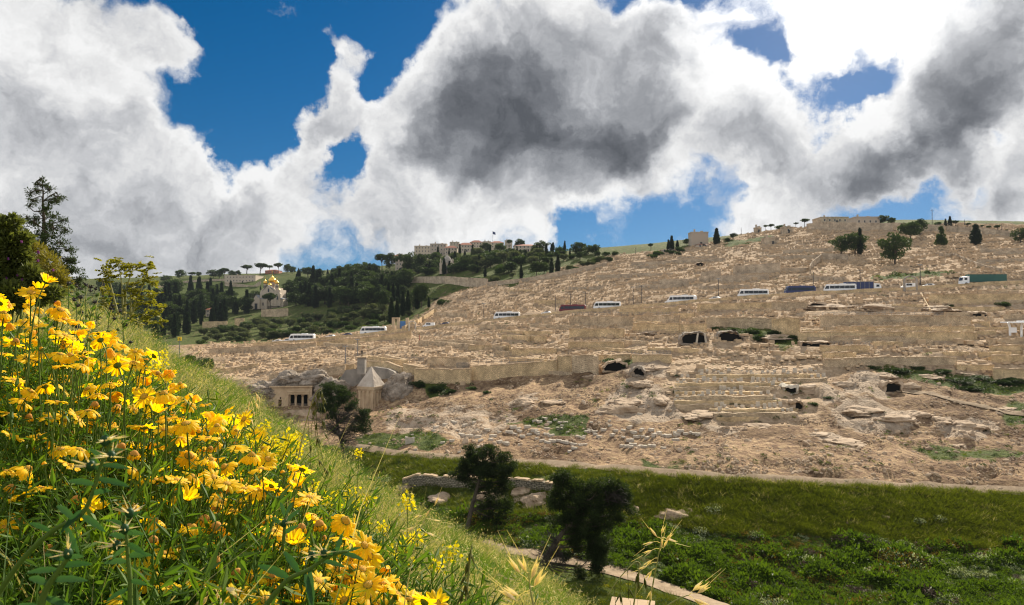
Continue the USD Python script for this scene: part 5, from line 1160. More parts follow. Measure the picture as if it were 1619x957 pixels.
for a in ((765, 480, 504, 'lamp post left of the lone white coach', 'lamp'), (878, 467, 491, 'dark pole left of the red coach', 'pole'), (902, 464, 488, 'thin pole behind the red coach', 'wire'), (926, 462, 486, 'thin pole between the red and white coaches', 'wire'), (1001, 454, 484, 'dark lamp post left of two poles', 'lamp'), (1014, 451, 483, 'tallest thin pole right of the dark lamp post', 'wire'), (1136, 441, 470, 'dark pole with a lamp beside the small white car', 'lamp'), (1286, 430, 458, 'dark pole behind the dark blue coach', 'pole'), (1360, 426, 455, 'thin pole before the open dark truck', 'wire'), (1455, 419, 451, 'dark lamp post right of the road gate', 'lamp'),
          (1474, 331, 358, 'tall wooden pole on the right skyline', 'wire'), (1350, 335, 346, 'thin mast on the roof of the right ridge', 'pole'), (1525, 347, 358, 'short lamp post on the right skyline', 'pole'), (1584, 354, 367, 'lamp post near the rightmost skyline trees', 'pole'), (663, 529, 542, 'rusty red post in the sunlit cemetery', 'pole'), (662, 497, 511, 'thin pole at the arched gateway', 'pole'), (546, 548, 576, 'left of two grey floodlight posts over the pyramid tomb', 'lamp'), (565, 537, 566, 'right and taller of two grey floodlight posts over the pyramid tomb', 'lamp'), (1172, 360, 372, 'thin twin mast on the right ridge slope', 'pole'), (1005, 392, 402, 'thin pole on the middle skyline', 'wire')):
    pole(a[0], a[1], a[2], a[3], a[4], mat='red_rust' if 'rusty' in a[3] else ('grey_metal' if 'floodlight' in a[3] else 'dark_metal'), name='lamp_post' if a[4] == 'lamp' else 'utility_pole', r=.16)
fp_ = hit(779, 384); fg = thing('flagpole', 'flagpole with a small dark flag over the ridge village', 'flagpole', fp_); fh = 21 * fp_[1] / FPX
part(fg, 'pole', MB().tube([(0, 0, 0), (0, 0, fh)], [.2, .12], 6), 'grey_metal'); fx = np.linspace(0, 3.2, 8); part(fg, 'flag', MB().add(np.vstack([np.stack([fx, .3 * np.sin(fx * 2.2), fh - .2 - .5 * fx], 1), np.stack([fx, .3 * np.sin(fx * 2.2), fh - 3.4 - .35 * fx], 1)]), [[i, i + 8, i + 9, i + 1] for i in range(7)]), 'navy_paint')
def fence(px0, px1, top, bot, label, posts=9, Y=None):
    Yv_ = np.array([hit(p, bot)[1] for p in np.linspace(px0, px1, posts)]) - .3; Yv_ = np.linspace(Yv_[0], Yv_[-1], posts) if Y is None else np.full(posts, Y); t_ = thing('railing', label, 'railing'); px = np.linspace(px0, px1, posts); A_, B_ = at(px, np.full(posts, top), Yv_), at(px, np.full(posts, bot), Yv_)
    for k in range(posts):
        part(t_, 'post', MB().tube([B_[k] - [0, 0, .6], A_[k]], .05, 4), 'grey_metal')
    for u in (0, .5):
        part(t_, 'rail', MB().tube(A_ * (1 - u) + B_ * u, .04, 4), 'grey_metal')
for a in ((640, 722, 566, 573, 'grey railing at the left of the grave enclosure'), (722, 742, 574, 584, 'grey lattice gate fence at the corner of the grave enclosure'), (744, 880, 569, 575, 'grey railing along the long stepping wall'), (998, 1060, 555, 562, 'grey railing over the tan wall left of the terraced graves'), (905, 1000, 494, 500, 'railing above the long wall in the middle cemetery'), (1005, 1072, 494, 500, 'grey railing over the stepped walls left of the cave'), (1298, 1375, 541, 547, 'grey railing over the corner of the terraced graves'), (1300, 1500, 494, 500, 'long grey railing on the very long tan wall at the right'), (1480, 1602, 354, 361, 'thin railing along the right skyline')):
    fence(*a[:4], a[4], 12)
cp_ = hit(1607, 533); cn = thing('white_canopy', 'white flat canopy on slim posts at the right edge', 'canopy', cp_); k_ = cp_[1] / FPX
part(cn, 'roof', MB().box((1.0, 1, 23 * k_), (36 * k_, 4, .3)).box((3.0, 1, 24.5 * k_), (14 * k_, 3, .4)), 'white_paint')
for x_ in (-10, -8, 8, 10):
    part(cn, 'post', MB().tube([(x_ * k_, .2, -1), (x_ * k_, .2, 15 * k_), ((x_ - 5 * np.sign(x_)) * k_ * 1.0 if False else x_ * k_ * 1.25, .2, 22.5 * k_)], .13, 6), 'white_paint')
part(cn, 'notice', MB().box((-4 * k_, .1, 11 * k_), (1.6, .1, 1.3)), 'white_paint')
lp = at(163, 478, 46); ls = 46 / FPX
fl = thing('floodlight_mast', 'dark floodlight mast beside the rusty-leaved sapling', 'lamp post', lp)
part(fl, 'mast', MB().tube([(0, 0, -4), (0, 0, 33 * ls)], [.09, .07], 8), 'dark_metal'); part(fl, 'crossarm', MB().tube([(-4.5 * ls, 0, 20 * ls), (4.5 * ls, 0, 21 * ls)], .035, 5), 'dark_metal')
hv = trimesh.creation.icosphere(2); part(fl, 'lamp_head', MB().add(np.array(hv.vertices) * [5.2 * ls, .3, 2.2 * ls] + [0, 0, 34 * ls], hv.faces), 'dark_metal', True)
ys = at(284, 540, 60); yk = 60 / FPX; yt = thing('warning_sign', 'small yellow sign at the brow of the grassy bank', 'sign', ys)
part(yt, 'post', MB().tube([(0, 0, -6), (0, 0, 2 * yk)], .04, 5), 'grey_metal'); part(yt, 'board', MB().box((0, 0, 4 * yk), (6 * yk, .05, 6 * yk)), 'yellow_sign'); part(yt, 'emblem', MB().add(np.array([[-.09, -.035, 3 * yk], [.09, -.035, 3 * yk], [0, -.035, 5.4 * yk]]), [[0, 1, 2]]), 'dark_metal')
sl = at(1000, 955, 38); solo('concrete_slab', MB().box(sl + [0, 0, -.15], (2.4, 1.3, .35), -.25), 'grave_stone', 'pale flat concrete block at the bottom edge before the valley path', 'block')
#@@END_BUILT

# ------------------------------------------------------------------ trees
def clumps(rng, centers, rad, per, size, mb, aspect=.45, up=.1, shell=.55):
    """Leaf clumps: leaves sit towards the outside of each clump, so gaps and dark insides show."""
    for c, r in zip(centers, rad):
        n_ = max(8, int(per * (np.mean(r) ** 2)))
        d = rng.normal(size=(n_, 3)); d /= np.linalg.norm(d, axis=1, keepdims=True)
        leaves(mb, c + d * r * rng.uniform(shell, 1.0, (n_, 1)), rng.uniform(.6, 1.3, n_) * size, rng, aspect, up, d)
    return mb


def tree_proto(name, kind, seed):
    """Trees ten metres tall, to be scaled."""
    q = proto(name); g = stage.GetPrimAtPath(q); rng = np.random.default_rng(seed); t, c = MB(), MB(); m_ = 'far_pine_needles'
    if kind == 'cypress':
        w_ = rng.uniform(.9, 1.25); t.tube([(0, 0, -1), (.05, 0, 1.2), (0, 0, 8.5)], [.22, .2, .04], 6)
        zs = rng.uniform(0.02, 1, 150) ** 1.1; prof = np.sin(np.clip(zs * 1.1 + .12, 0, 1) * math.pi) ** .55 * (1 - zs * .35); a = rng.uniform(0, 6.28, 150); rr = rng.uniform(.3, .85, 150) * prof * w_
        clumps(rng, np.stack([rr * np.cos(a), rr * np.sin(a), .5 + zs * 9.1], 1), np.stack([.30 + .2 * prof] * 2 + [.75 + 0 * prof], 1), 130, .5, c, .5, .8); m_ = 'cypress_needles'
    elif kind in ('round', 'umbrella'):
        hgt = 3.2 if kind == 'round' else 5.6; bend = rng.normal(0, .5, 2); t.tube([(0, 0, -1), (bend[0] * .3, bend[1] * .3, hgt * .5), (bend[0], bend[1], hgt + .8)], [.34, .26, .18], 7)
        k = 48 if kind == 'round' else 34; ctr = []
        for i in range(k):
            d = rng.normal(size=3); d /= np.linalg.norm(d); r = rng.uniform(.45, 1.08)
            ctr.append(np.array([0, 0, 5.6]) + d * r * [4.0, 4.0, 3.5] if kind == 'round' else np.array([bend[0], bend[1], 7.9]) + d * r * [4.0, 4.0, 1.3])
        ctr = np.array(ctr)
        for p in ctr[:9]:
            t.tube([(bend[0] * .8, bend[1] * .8, hgt * .8), (p * .55 + np.array([bend[0], bend[1], hgt]) * .45), p], [.16, .09, .03], 5)
        clumps(rng, ctr, rng.uniform(.55, 1.35, (k, 1)) * [1, 1, .7], 170, .55, c, .5, .3)
    elif kind == 'cone':
        t.tube([(0, 0, -1), (0, 0, 9)], [.3, .06], 7); ctr, rad = [], []
        for i in range(46):
            z = rng.uniform(.06, .97); r = (1 - z) * 2.9 * rng.uniform(.5, 1); a = rng.uniform(0, 6.28); ctr.append((r * math.cos(a), r * math.sin(a), .6 + z * 9)); rad.append((.55 + .5 * (1 - z), .55 + .5 * (1 - z), .5))
        clumps(rng, np.array(ctr), np.array(rad), 240, .5, c, .45, .1)
    elif kind == 'olive':
        for s_ in (-1, 1):
            t.tube([(0, 0, -1), (.3 * s_, .1, 1.8), (1.3 * s_, .4 * s_, 4.5)], [.5, .4, .12], 6)
        k = 16; d = rng.normal(size=(k, 3)); d /= np.linalg.norm(d, axis=1, keepdims=True)
        clumps(rng, np.array([0, 0, 5.6]) + d * rng.uniform(.4, 1, (k, 1)) * [4.6, 4.6, 2.7], rng.uniform(1.2, 2.1, (k, 1)) * [1, 1, .85], 110, .8, c, .45, .1); m_ = 'olive_leaves'
    elif kind == 'bush':
        t.tube([(0, 0, -1), (0.2, 0, 4)], [.4, .15], 5); k = 18; d = rng.normal(size=(k, 3)); d[:, 2] = np.abs(d[:, 2]); d /= np.linalg.norm(d, axis=1, keepdims=True)
        clumps(rng, np.array([0, 0, 2.2]) + d * rng.uniform(.4, 1, (k, 1)) * [5.5, 5.5, 4.6], rng.uniform(1.5, 2.6, (k, 1)) * [1, 1, .8], 50, .9, c, .45, .1); m_ = 'bush_leaves'
    part(g, 'trunk', t, 'bark', 40); part(g, 'crown', c, m_); return q


PR = {k: [tree_proto(f'{k}_tree_{"abc"[i]}', k, 100 + 10 * j + i) for i in range(n_)] for j, (k, n_) in enumerate((('cypress', 3), ('round', 3), ('umbrella', 2), ('cone', 1), ('olive', 3), ('bush', 2)))}
NAME = dict(cypress='cypress_tree', round='pine_tree', umbrella='umbrella_pine', cone='fir_tree', olive='olive_tree', bush='bush')
CATG = dict(cypress='cypress', round='tree', umbrella='pine', cone='tree', olive='olive tree', bush='bush')
trng = np.random.default_rng(77)


def tree(kind, px, base, top, label, group=None, width=1.0, Y=None):
    p = hit(px, base) if Y is None else at(px, base, Y); h_ = (base - top) * p[1] / FPX / (10 if kind not in ('olive', 'bush') else 9.2)
    w_ = h_ * width * 1.2; q = PR[kind][trng.integers(len(PR[kind]))]
    return copy_of(q, NAME[kind], label, CATG[kind], p - [0, 0, .2], trng.uniform(0, 6.28), (w_, w_, h_), group)


for k, px, b_, t_, w_, lab in [
    ('round', 262, 446, 434, 1.3, 'first low pine on the grassy skyline from the left'), ('round', 285, 441, 426, 1.1, 'rounded dark pine on the skyline left of the thin crest wall'), ('umbrella', 303, 440, 430, 1.3, 'low spreading pine right of the rounded skyline pine'), ('round', 314, 438, 429, .9, 'small pine at the right end of the first skyline clump'), ('round', 337, 440, 425, 1.1, 'left pine of the skyline clump above the grassy hill'), ('round', 347, 440, 425, .9, 'second pine of the skyline clump above the grassy hill'), ('umbrella', 354, 440, 423, .9, 'tallest pine of the skyline clump above the long low house'), ('round', 366, 439, 427, 1.0, 'pine over the left part of the long low house'), ('round', 376, 438, 427, .9, 'pine over the middle of the long low house'),
    ('umbrella', 390, 434, 418, 1.3, 'big umbrella pine over the right end of the long low house'), ('umbrella', 411, 435, 415, 1.1, 'tall umbrella pine left of the dark brown skyline house'), ('umbrella', 426, 429, 419, 1.0, 'little umbrella pine behind the gold domes'), ('umbrella', 441, 432, 415, .8, 'slanting umbrella pine right of the dark brown skyline house'), ('round', 454, 432, 417, 1.0, 'dense pine right of the slanting umbrella pine'), ('round', 462, 433, 420, .8, 'smaller pine beside the dense one on the skyline'), ('cypress', 472, 434, 424, 1.2, 'thin cypress on the skyline in a gap between pines'), ('round', 487, 438, 421, 1.2, 'wide pine on the skyline left of the paired cypresses'), ('round', 503, 438, 424, 1.3, 'flat wide pine just left of the paired cypresses'), ('cypress', 518, 437, 426, 1.3, 'left of paired small cypresses on the skyline'), ('cypress', 524, 437, 426, 1.3, 'right of paired small cypresses on the skyline'),
    ('round', 537, 446, 420, .9, 'leftmost of the big dark pines on the rising skyline'), ('round', 549, 446, 416, .9, 'second of the big dark pines on the rising skyline'), ('round', 562, 446, 414, .9, 'third of the big dark pines on the rising skyline'), ('round', 576, 447, 412, .95, 'fourth and bulkiest of the big dark pines'), ('round', 590, 444, 414, .8, 'last of the big dark pines before the airy ones'), ('umbrella', 604, 428, 401, .8, 'airy pine left of the leftmost ridge house'), ('round', 617, 428, 399, .75, 'dense pine close to the leftmost ridge house'), ('round', 633, 424, 400, .7, 'pine in front of the leftmost ridge house'),
    ('round', 403, 476, 458, 1.2, 'rounded dark tree left of the domed church'), ('umbrella', 428, 491, 462, .75, 'umbrella pine standing before the church wall'), ('cypress', 402, 490, 468, .8, 'slim cypress at the church porch'), ('cypress', 412, 459, 452, 1.2, 'tiny cypress left of the gold domes'), ('cypress', 469, 446, 433, 1.2, 'cypress alone on grass right of the domes'), ('round', 650, 431, 396, .75, 'big dark tree below the broad flat-roofed ridge house'), ('round', 662, 432, 400, .7, 'dark tree right of the biggest below the ridge houses'), ('cypress', 702, 434, 408, .9, 'dark broad cypress in front of the teardrop chapel'), ('cypress', 727, 405, 386, .8, 'slim cypress before the long ridge house'), ('cypress', 710, 405, 393, .9, 'small cypress before the red hipped ridge house'), ('cypress', 735, 406, 394, 1.1, 'little cypress right of the slim one before the long house'),
    ('round', 768, 400, 383, 1.1, 'dark tree left of the dark red roof'), ('round', 790, 402, 384, 1.2, 'broad dark tree over the dark red roof house'), ('round', 823, 396, 377, 1.0, 'dark tree crown over the long red-roofed house'), ('umbrella', 805, 392, 378, .7, 'thin tree right of the narrow stone house'), ('round', 857, 398, 379, 1.2, 'wide dark tree at the right end of the red-roofed house'), ('cypress', 875, 396, 383, 1.0, 'cypress right of the wide dark ridge tree'), ('cypress', 885, 397, 388, 1.2, 'small cypress left of the tall pointed one'), ('cypress', 893, 398, 381, .9, 'tall pointed cypress on the ridge against the cloud'), ('round', 916, 401, 382, 1.4, 'broad dark tree at the edge of the open sky'), ('round', 930, 402, 386, 1.1, 'reddish-dark tree right of the broad one'), ('round', 942, 402, 386, 1.3, 'last big round ridge tree before the open slope'), ('bush', 958, 404, 396, 1.0, 'small bush right of the last round ridge tree'), ('bush', 972, 404, 395, .9, 'lone bush on the bare middle skyline'),
    ('cypress', 824, 442, 419, .9, 'cypress at the lower edge of the ridge wood'), ('cypress', 882, 432, 403, 1.0, 'tall cypress at the right end of the ridge wood'), ('cypress', 872, 433, 408, 1.1, 'cypress left of the tall one at the right end of the ridge wood'), ('round', 848, 436, 411, .9, 'dense tree left of the paired tall cypresses'), ('round', 860, 435, 412, .9, 'bushy tree against the paired tall cypresses'), ('cypress', 767, 438, 421, 1.0, 'cypress above the right garden wall'),
    ('umbrella', 1029, 396, 384, .9, 'thin flat-topped pine on the middle skyline'), ('cypress', 1057, 396, 379, 1.3, 'left dark cypress above the red-roofed shed'), ('cypress', 1062, 396, 373, 1.3, 'tallest dark cypress above the red-roofed shed'), ('cypress', 1071, 395, 380, 1.5, 'right dark cypress above the red-roofed shed'), ('round', 1086, 388, 376, 1.1, 'tree at the left of the square building'), ('cypress', 1101, 383, 367, 1.3, 'tall cypress against the front of the square building'), ('cypress', 1133, 386, 361, 1.5, 'broad dark cypress right of the square building'), ('round', 1160, 377, 368, 1.3, 'rounded grey bush on the right ridge slope'), ('bush', 1149, 381, 374, 1.0, 'low bush right of the broad dark cypress'), ('umbrella', 1210, 364, 355, .9, 'left of two small pines on the right ridge'), ('umbrella', 1219, 364, 354, 1.0, 'right of two small pines on the right ridge'), ('umbrella', 1258, 359, 351, 1.0, 'small leaning pine left of the umbrella pine on the right ridge'), ('umbrella', 1272, 359, 345, 1.1, 'umbrella pine left of the flat-roofed ridge house'), ('bush', 1236, 363, 354, 1.6, 'low dark bush by the small stone hut'),
    ('round', 1330, 402, 370, .95, 'left half of the big spreading tree high on the right'), ('round', 1352, 402, 364, .85, 'right half of the big spreading tree high on the right'), ('cypress', 1360, 402, 361, .8, 'slim cypress in the big spreading tree'), ('round', 1415, 419, 364, .78, 'very dark upright tree standing in the shrubby grave garden'), ('round', 1440, 380, 348, .95, 'dark tree leaning right on the hill above the very dark one'), ('round', 1455, 372, 345, .7, 'feathery tree top behind the leaning one'), ('cone', 1488, 389, 354, .75, 'dark conical tree on the upper right slope'), ('cypress', 1543, 387, 355, 1.75, 'fat dark cypress on the upper right slope'), ('round', 1393, 354, 339, 1.5, 'wide dark tree at the white-roofed ridge house'), ('round', 1408, 355, 343, 1.2, 'dark tree right of the white-roofed ridge house'),
    ('cypress', 1495, 358, 346, 1.3, 'left of three little cypresses on the right skyline'), ('cypress', 1502, 358, 342, 1.3, 'middle and tallest of three little cypresses on the right skyline'), ('umbrella', 1511, 358, 348, 1.0, 'small tree right of the three little cypresses'), ('bush', 1482, 357, 349, 1.0, 'bush by the wooden skyline pole'), ('umbrella', 1530, 360, 352, 1.0, 'first of the small ball trees on the right skyline wall'), ('umbrella', 1553, 362, 355, .9, 'second of the small ball trees on the right skyline wall'), ('umbrella', 1564, 365, 356, .9, 'third of the small ball trees on the right skyline wall'), ('umbrella', 1577, 366, 355, 1.1, 'largest of the small ball trees on the right skyline wall'), ('umbrella', 1592, 368, 362, .9, 'last and smallest of the ball trees on the right skyline wall'), ('round', 1614, 384, 358, 1.0, 'feathery dark tree cut by the right edge'), ('bush', 1462, 359, 350, 1.0, 'bush left of the wooden skyline pole'),
    ('cypress', 619, 511, 470, .95, 'leftmost tall cypress of the stand by the road gate'), ('cypress', 628, 507, 470, .85, 'second tall cypress of the stand by the road gate'), ('cypress', 637, 500, 461, .8, 'third tall cypress of the stand by the road gate'), ('cypress', 645, 496, 460, .8, 'fourth tall cypress of the stand by the road gate'), ('round', 654, 490, 456, .6, 'rounded tree between the tall cypresses'), ('cypress', 660, 489, 452, .8, 'sixth tall cypress of the stand by the road gate'), ('round', 667, 487, 444, .55, 'tallest round-headed pine of the cypress stand'), ('cypress', 678, 486, 470, 1.1, 'last short cypress at the right end of the stand'), ('round', 608, 490, 455, .6, 'dark tree at the left shoulder of the cypress stand'),
    ('bush', 700, 482, 470, 1.0, 'green bush at the end of the low wall right of the cypress stand'), ('bush', 690, 474, 469, 2.0, 'clipped hedge left of the green bush'), ('bush', 592, 524, 509, 1.3, 'yellowish bush above the low left coach'), ('bush', 555, 522, 511, 1.2, 'pale green bush in the olive grove near the road'), ('bush', 322, 585, 560, .9, 'olive-green round bush at the brow of the grassy bank'), ('bush', 297, 575, 556, .8, 'smaller bush left of the round one at the brow of the bank')]:
    tree(k, px, b_, t_, lab, None, w_)
def fill(poly, n_, kinds, hr, label, group, seed, ymin=None):
    r = np.random.default_rng(seed); P_ = shapely.Polygon(poly); a, b, c, d = P_.bounds; k = 0
    while k < n_:
        x, y = r.uniform(a, c), r.uniform(b, d)
        if P_.contains(shapely.Point(x, y)):
            kd = kinds[r.integers(len(kinds))]; f = 1.25 if kd == 'cypress' else 1.0; h_ = r.uniform(*hr) * f
            u1, u2 = (x - a) / (c - a), (y - b) / (d - b); place = ['far left', 'left', 'middle', 'right', 'far right'][min(4, int(u1 * 5))] + ' ' + ['upper', 'middle', 'lower'][min(2, int(u2 * 3))]
            tree(kd, x, y, y - h_, f'{label[kd]}, {place.replace("middle middle", "central")} part', group[kd], r.uniform(.8, 1.15)); k += 1
A_ = dict(cypress='dark cypress in the dense wood left of the domed church', round='dark pine in the dense wood left of the domed church'); B_ = dict(cypress='dark wood cypresses left of the church', round='dark wood pines left of the church')
fill([(235, 470), (300, 462), (388, 474), (392, 512), (330, 520), (235, 546)], 75, ['cypress', 'cypress', 'round'], (20, 32), A_, B_, 1)
fill([(160, 462), (240, 470), (240, 540), (170, 540)], 34, ['cypress', 'round'], (18, 28), dict(cypress='dark cypress on the far slope behind the rusty sapling', round='dark pine on the far slope behind the rusty sapling'), dict(cypress='cypresses behind the rusty sapling', round='pines behind the rusty sapling'), 2)
A_ = dict(cypress='dark cypress in the wood between the church and the ridge', round='dark pine in the wood between the church and the ridge'); B_ = dict(cypress='wood cypresses right of the church', round='wood pines right of the church')
fill([(448, 462), (520, 452), (640, 448), (640, 480), (560, 488), (452, 490)], 95, ['cypress', 'round', 'round'], (20, 34), A_, B_, 3)
fill([(325, 522), (470, 506), (560, 490), (640, 486), (656, 500), (600, 516), (500, 530), (420, 540), (310, 546)], 120, ['olive', 'olive', 'olive', 'bush'], (8, 14), dict(olive='grey-green olive tree in the grove above the road', bush='green bush in the olive grove above the road'), dict(olive='olive grove above the road', bush='bushes of the olive grove'), 4)
A_ = dict(cypress='cypress in the ridge wood below the village', round='dark pine in the ridge wood below the village', bush='green bush in the ridge wood below the village', olive='grey tree in the ridge wood below the village'); B_ = {k: f'{k} trees of the ridge wood below the village' for k in A_}
fill([(625, 432), (690, 412), (760, 408), (880, 402), (895, 412), (800, 434), (740, 436), (640, 436)], 100, ['round', 'round', 'cypress', 'olive', 'bush'], (11, 20), A_, B_, 5)
fill([(800, 404), (880, 398), (960, 404), (900, 412)], 24, ['round', 'cypress', 'bush'], (8, 13), {k: v.replace('below the village', 'at its right end') for k, v in A_.items()}, {k: v + ' right end' for k, v in B_.items()}, 6)
fill([(890, 424), (960, 408), (965, 414), (895, 432)], 20, ['olive', 'bush'], (6, 9), dict(olive='small olive tree in the row below the last ridge trees', bush='small bush in the row below the last ridge trees'), dict(olive='row of small olives', bush='row of small bushes'), 7)
fill([(1010, 406), (1080, 396), (1085, 402), (1010, 412)], 12, ['bush'], (6, 9), dict(bush='low dark bush along the middle skyline'), dict(bush='skyline bushes'), 8)
fill([(700, 446), (770, 450), (840, 434), (780, 444)], 14, ['bush', 'olive'], (6, 10), dict(bush='bush along the garden wall below the teardrop chapel', olive='small tree along the garden wall below the chapel'), dict(bush='bushes along the garden wall', olive='small trees along the garden wall'), 9)
fill([(265, 470), (330, 462), (350, 470), (330, 482), (262, 488)], 12, ['round'], (12, 18), dict(round='bushy tree on the grassy hill at the left'), dict(round='trees on the grassy hill'), 10)
# shrubs that grow on walls, ledges and in the scrub
for i, (px, py, h_, w_, lab) in enumerate([(660, 612, 14, 1.2, 'dark green shrub right of the rock knob by the pyramid tomb'), (690, 618, 12, 1.6, 'green shrubs under the tan enclosure wall'), (710, 622, 10, 1.6, 'reddish-green shrub at the foot of the enclosure wall'), (968, 576, 13, 1.6, 'dark bush hanging over the shadowed hollow'), (985, 580, 11, 1.2, 'dark bush at the right of the shadowed hollow'), (1130, 522, 8, 1.4, 'ivy clump between the two halves of the cave'), (1185, 530, 16, 1.3, 'big ivy clump right of the cave'), (1200, 538, 14, 1.3, 'lower ivy clump right of the cave'), (1222, 530, 12, 1.2, 'green shrub left of the square buttress'), (1160, 522, 6, 1.8, 'trailing green fringe over the right cave'), (1255, 535, 8, 1.4, 'shrub at the foot of the square buttress'), (1380, 583, 8, 1.8, 'green shrub patch at the left of the green ledges'), (1420, 590, 12, 1.5, 'shrub over the small dark cave on the right'), (1450, 584, 8, 2.0, 'shrub under the long golden wall'), (1490, 590, 10, 1.8, 'dense shrub in the middle of the green ledges'), (1520, 606, 13, 2.0, 'dark shrub on the right ledges'), (1550, 600, 10, 2.2, 'shrub line under the stepped golden wall'), (1580, 608, 12, 1.8, 'dark shrub near the right edge'), (1605, 606, 13, 1.6, 'last dark shrub at the right edge'), (1535, 618, 12, 1.8, 'bright green shrub below the right ledges'), (1585, 484, 10, 1.3, 'round dark shrub under the golden road wall'), (1500, 486, 7, 1.4, 'small shrub at the left of the rock band'), (545, 600, 8, 1.6, 'shrub on top of the cut rock'), (520, 604, 8, 1.6, 'shrub at the rim over the columned tomb'), (440, 604, 7, 1.6, 'grass tuft at the left rim of the tomb cliff'),
      (1190, 620, 5, 1.2, 'weed on the upper grave terraces'), (1120, 624, 5, 1.5, 'yellowish weed in the middle of the grave terraces'), (1160, 640, 6, 2.0, 'dark weed strip on the grave terraces'), (1175, 647, 6, 1.8, 'longest weed strip on the grave terraces'), (1200, 648, 6, 1.0, 'weed at the right of the grave terraces'), (1070, 620, 6, 1.4, 'weed at the left end of the grave terraces'), (1150, 597, 5, 2.2, 'weeds along the uppermost grave terrace'), (1068, 594, 4, 2.0, 'grass at the upper left of the grave terraces'), (770, 622, 7, 1.2, 'dry dark bush under the long stepping wall'), (745, 616, 8, 1.4, 'brown bush at the foot of the enclosure wall'), (1285, 640, 7, 1.4, 'weeds right of the dark square tomb hole'), (1310, 630, 6, 1.6, 'weed patch on the bare rock shelf')]):
    tree('bush', px, py, py - h_, lab, None, w_)


def big_pine(name, label, base, pts, radii, crown, leaf, per, seed, mat='dark_pine_needles', dead=None, limbs=0.10):
    """A single pine of the valley, its trunk through the given points (relative to the base)."""
    rng = np.random.default_rng(seed); th = thing(name, label, 'tree', base); pts = np.array(pts, float); n_ = 14
    f = PchipInterpolator(np.linspace(0, 1, len(pts)), pts); u = np.linspace(0, 1, n_); axis = f(u) + rng.normal(0, .04, (n_, 3)) * np.linspace(0, 1, n_)[:, None]
    part(th, 'trunk', MB().tube(axis, np.interp(u, np.linspace(0, 1, len(radii)), radii), 10), 'bark', 60)
    ctr, rad = np.array([c[:3] for c in crown], float), np.array([c[3] for c in crown], float)
    br, fl, dd = MB(), MB(), MB()
    for c, r in zip(ctr, rad):
        k = int(np.clip(np.argmin(np.abs(axis[:, 2] - (c[2] - r * .6))), 3, n_ - 1)); a = axis[k]; m1 = (a + c) / 2 + rng.normal(0, .25, 3) + [0, 0, -.1 * np.linalg.norm(c - a)]
        br.tube(PchipInterpolator([0, .5, 1], np.array([a, m1, c]))(np.linspace(0, 1, 7)), np.linspace(limbs, .02, 7), 5)
        sub = rng.normal(size=(9, 3)); sub /= np.linalg.norm(sub, axis=1, keepdims=True); sub = c + sub * r * rng.uniform(.4, 1.15, (9, 1)) * [1, 1, .75]
        for s_ in sub:
            br.tube([c, (c + s_) / 2 + rng.normal(0, .05, 3), s_], [.03, .02, .008], 4)
        clumps(rng, sub, np.full((9, 1), r * .46) * rng.uniform(.7, 1.25, (9, 1)) * [1, 1, .8], per, leaf, fl, .30, .25, .2)
    for (a, c, r) in dead or ():
        a, c = np.array(a, float), np.array(c, float)
        for k in range(int(26 * r)):
            e = c + rng.normal(0, min(.5 * r, .75), 3); m1 = (a + e) / 2 + rng.normal(0, .3, 3) + [0, 0, .3]
            dd.tube(PchipInterpolator([0, .5, 1], np.array([a, m1, e]))(np.linspace(0, 1, 6)), np.linspace(.035, .006, 6), 4)
            for q in range(5):
                s_ = e + rng.normal(0, .35, 3); dd.tube([m1 * .4 + e * .6, s_], [.012, .004], 3)
    part(th, 'branches', br, 'bark'); part(th, 'crown', fl, mat)
    if dd.v:
        part(th, 'dead_branches', dd, 'dead_twigs')
    return th


def rel(px, py, Y, b0, dy=0.0):
    return tuple(at(px, py, Y) - b0 + [0, dy, 0])


Y1 = hit(738, 836)[1]; b0 = at(738, 836, Y1); k1 = Y1 / FPX
R1 = lambda px, py, dy=0: rel(px, py, Y1, b0, dy)
big_pine('aleppo_pine', 'standing dark pine with a bare leaning trunk at the brow of the bank', b0, [R1(738, 842), R1(746, 802), R1(756, 765), R1(762, 735), R1(763, 708)], [.30, .26, .2, .13, .05],
         [(*R1(762, 712), 1.15), (*R1(751, 720, .5), 1.0), (*R1(775, 718, .5), 1.0), (*R1(742, 708, -.2), .7), (*R1(788, 722, .3), .9), (*R1(801, 728), 1.0), (*R1(806, 742, .4), 1.0), (*R1(792, 742, -.5), 1.1), (*R1(770, 740, -.8), 1.2), (*R1(735, 736, .2), 1.0), (*R1(726, 745, -.3), .9), (*R1(742, 752, .5), 1.0), (*R1(782, 758, .6), 1.1), (*R1(797, 756, -.4), .8), (*R1(765, 770, .7), .9), (*R1(778, 790, .8), 1.2), (*R1(790, 800, 1), 1.2), (*R1(770, 806, .9), 1.1), (*R1(782, 822, 1.0), 1.2), (*R1(800, 806, .9), .8), (*R1(762, 822, 1.2), .9), (*R1(730, 758), .8), (*R1(755, 742, .6), 1.2), (*R1(775, 735, .8), 1.2), (*R1(748, 768, .7), 1.0), (*R1(786, 772, .2), 1.1), (*R1(772, 752, -.2), 1.1), (*R1(800, 768, .4), .9), (*R1(755, 728, -.6), 1.0), (*R1(738, 724, .4), .9)], .24, 1000, 1, dead=[(R1(750, 790), R1(760, 800), .5)])
Y2 = hit(845, 915)[1]; b2 = at(845, 915, Y2)
R2 = lambda px, py, dy=0: rel(px, py, Y2, b2, dy)
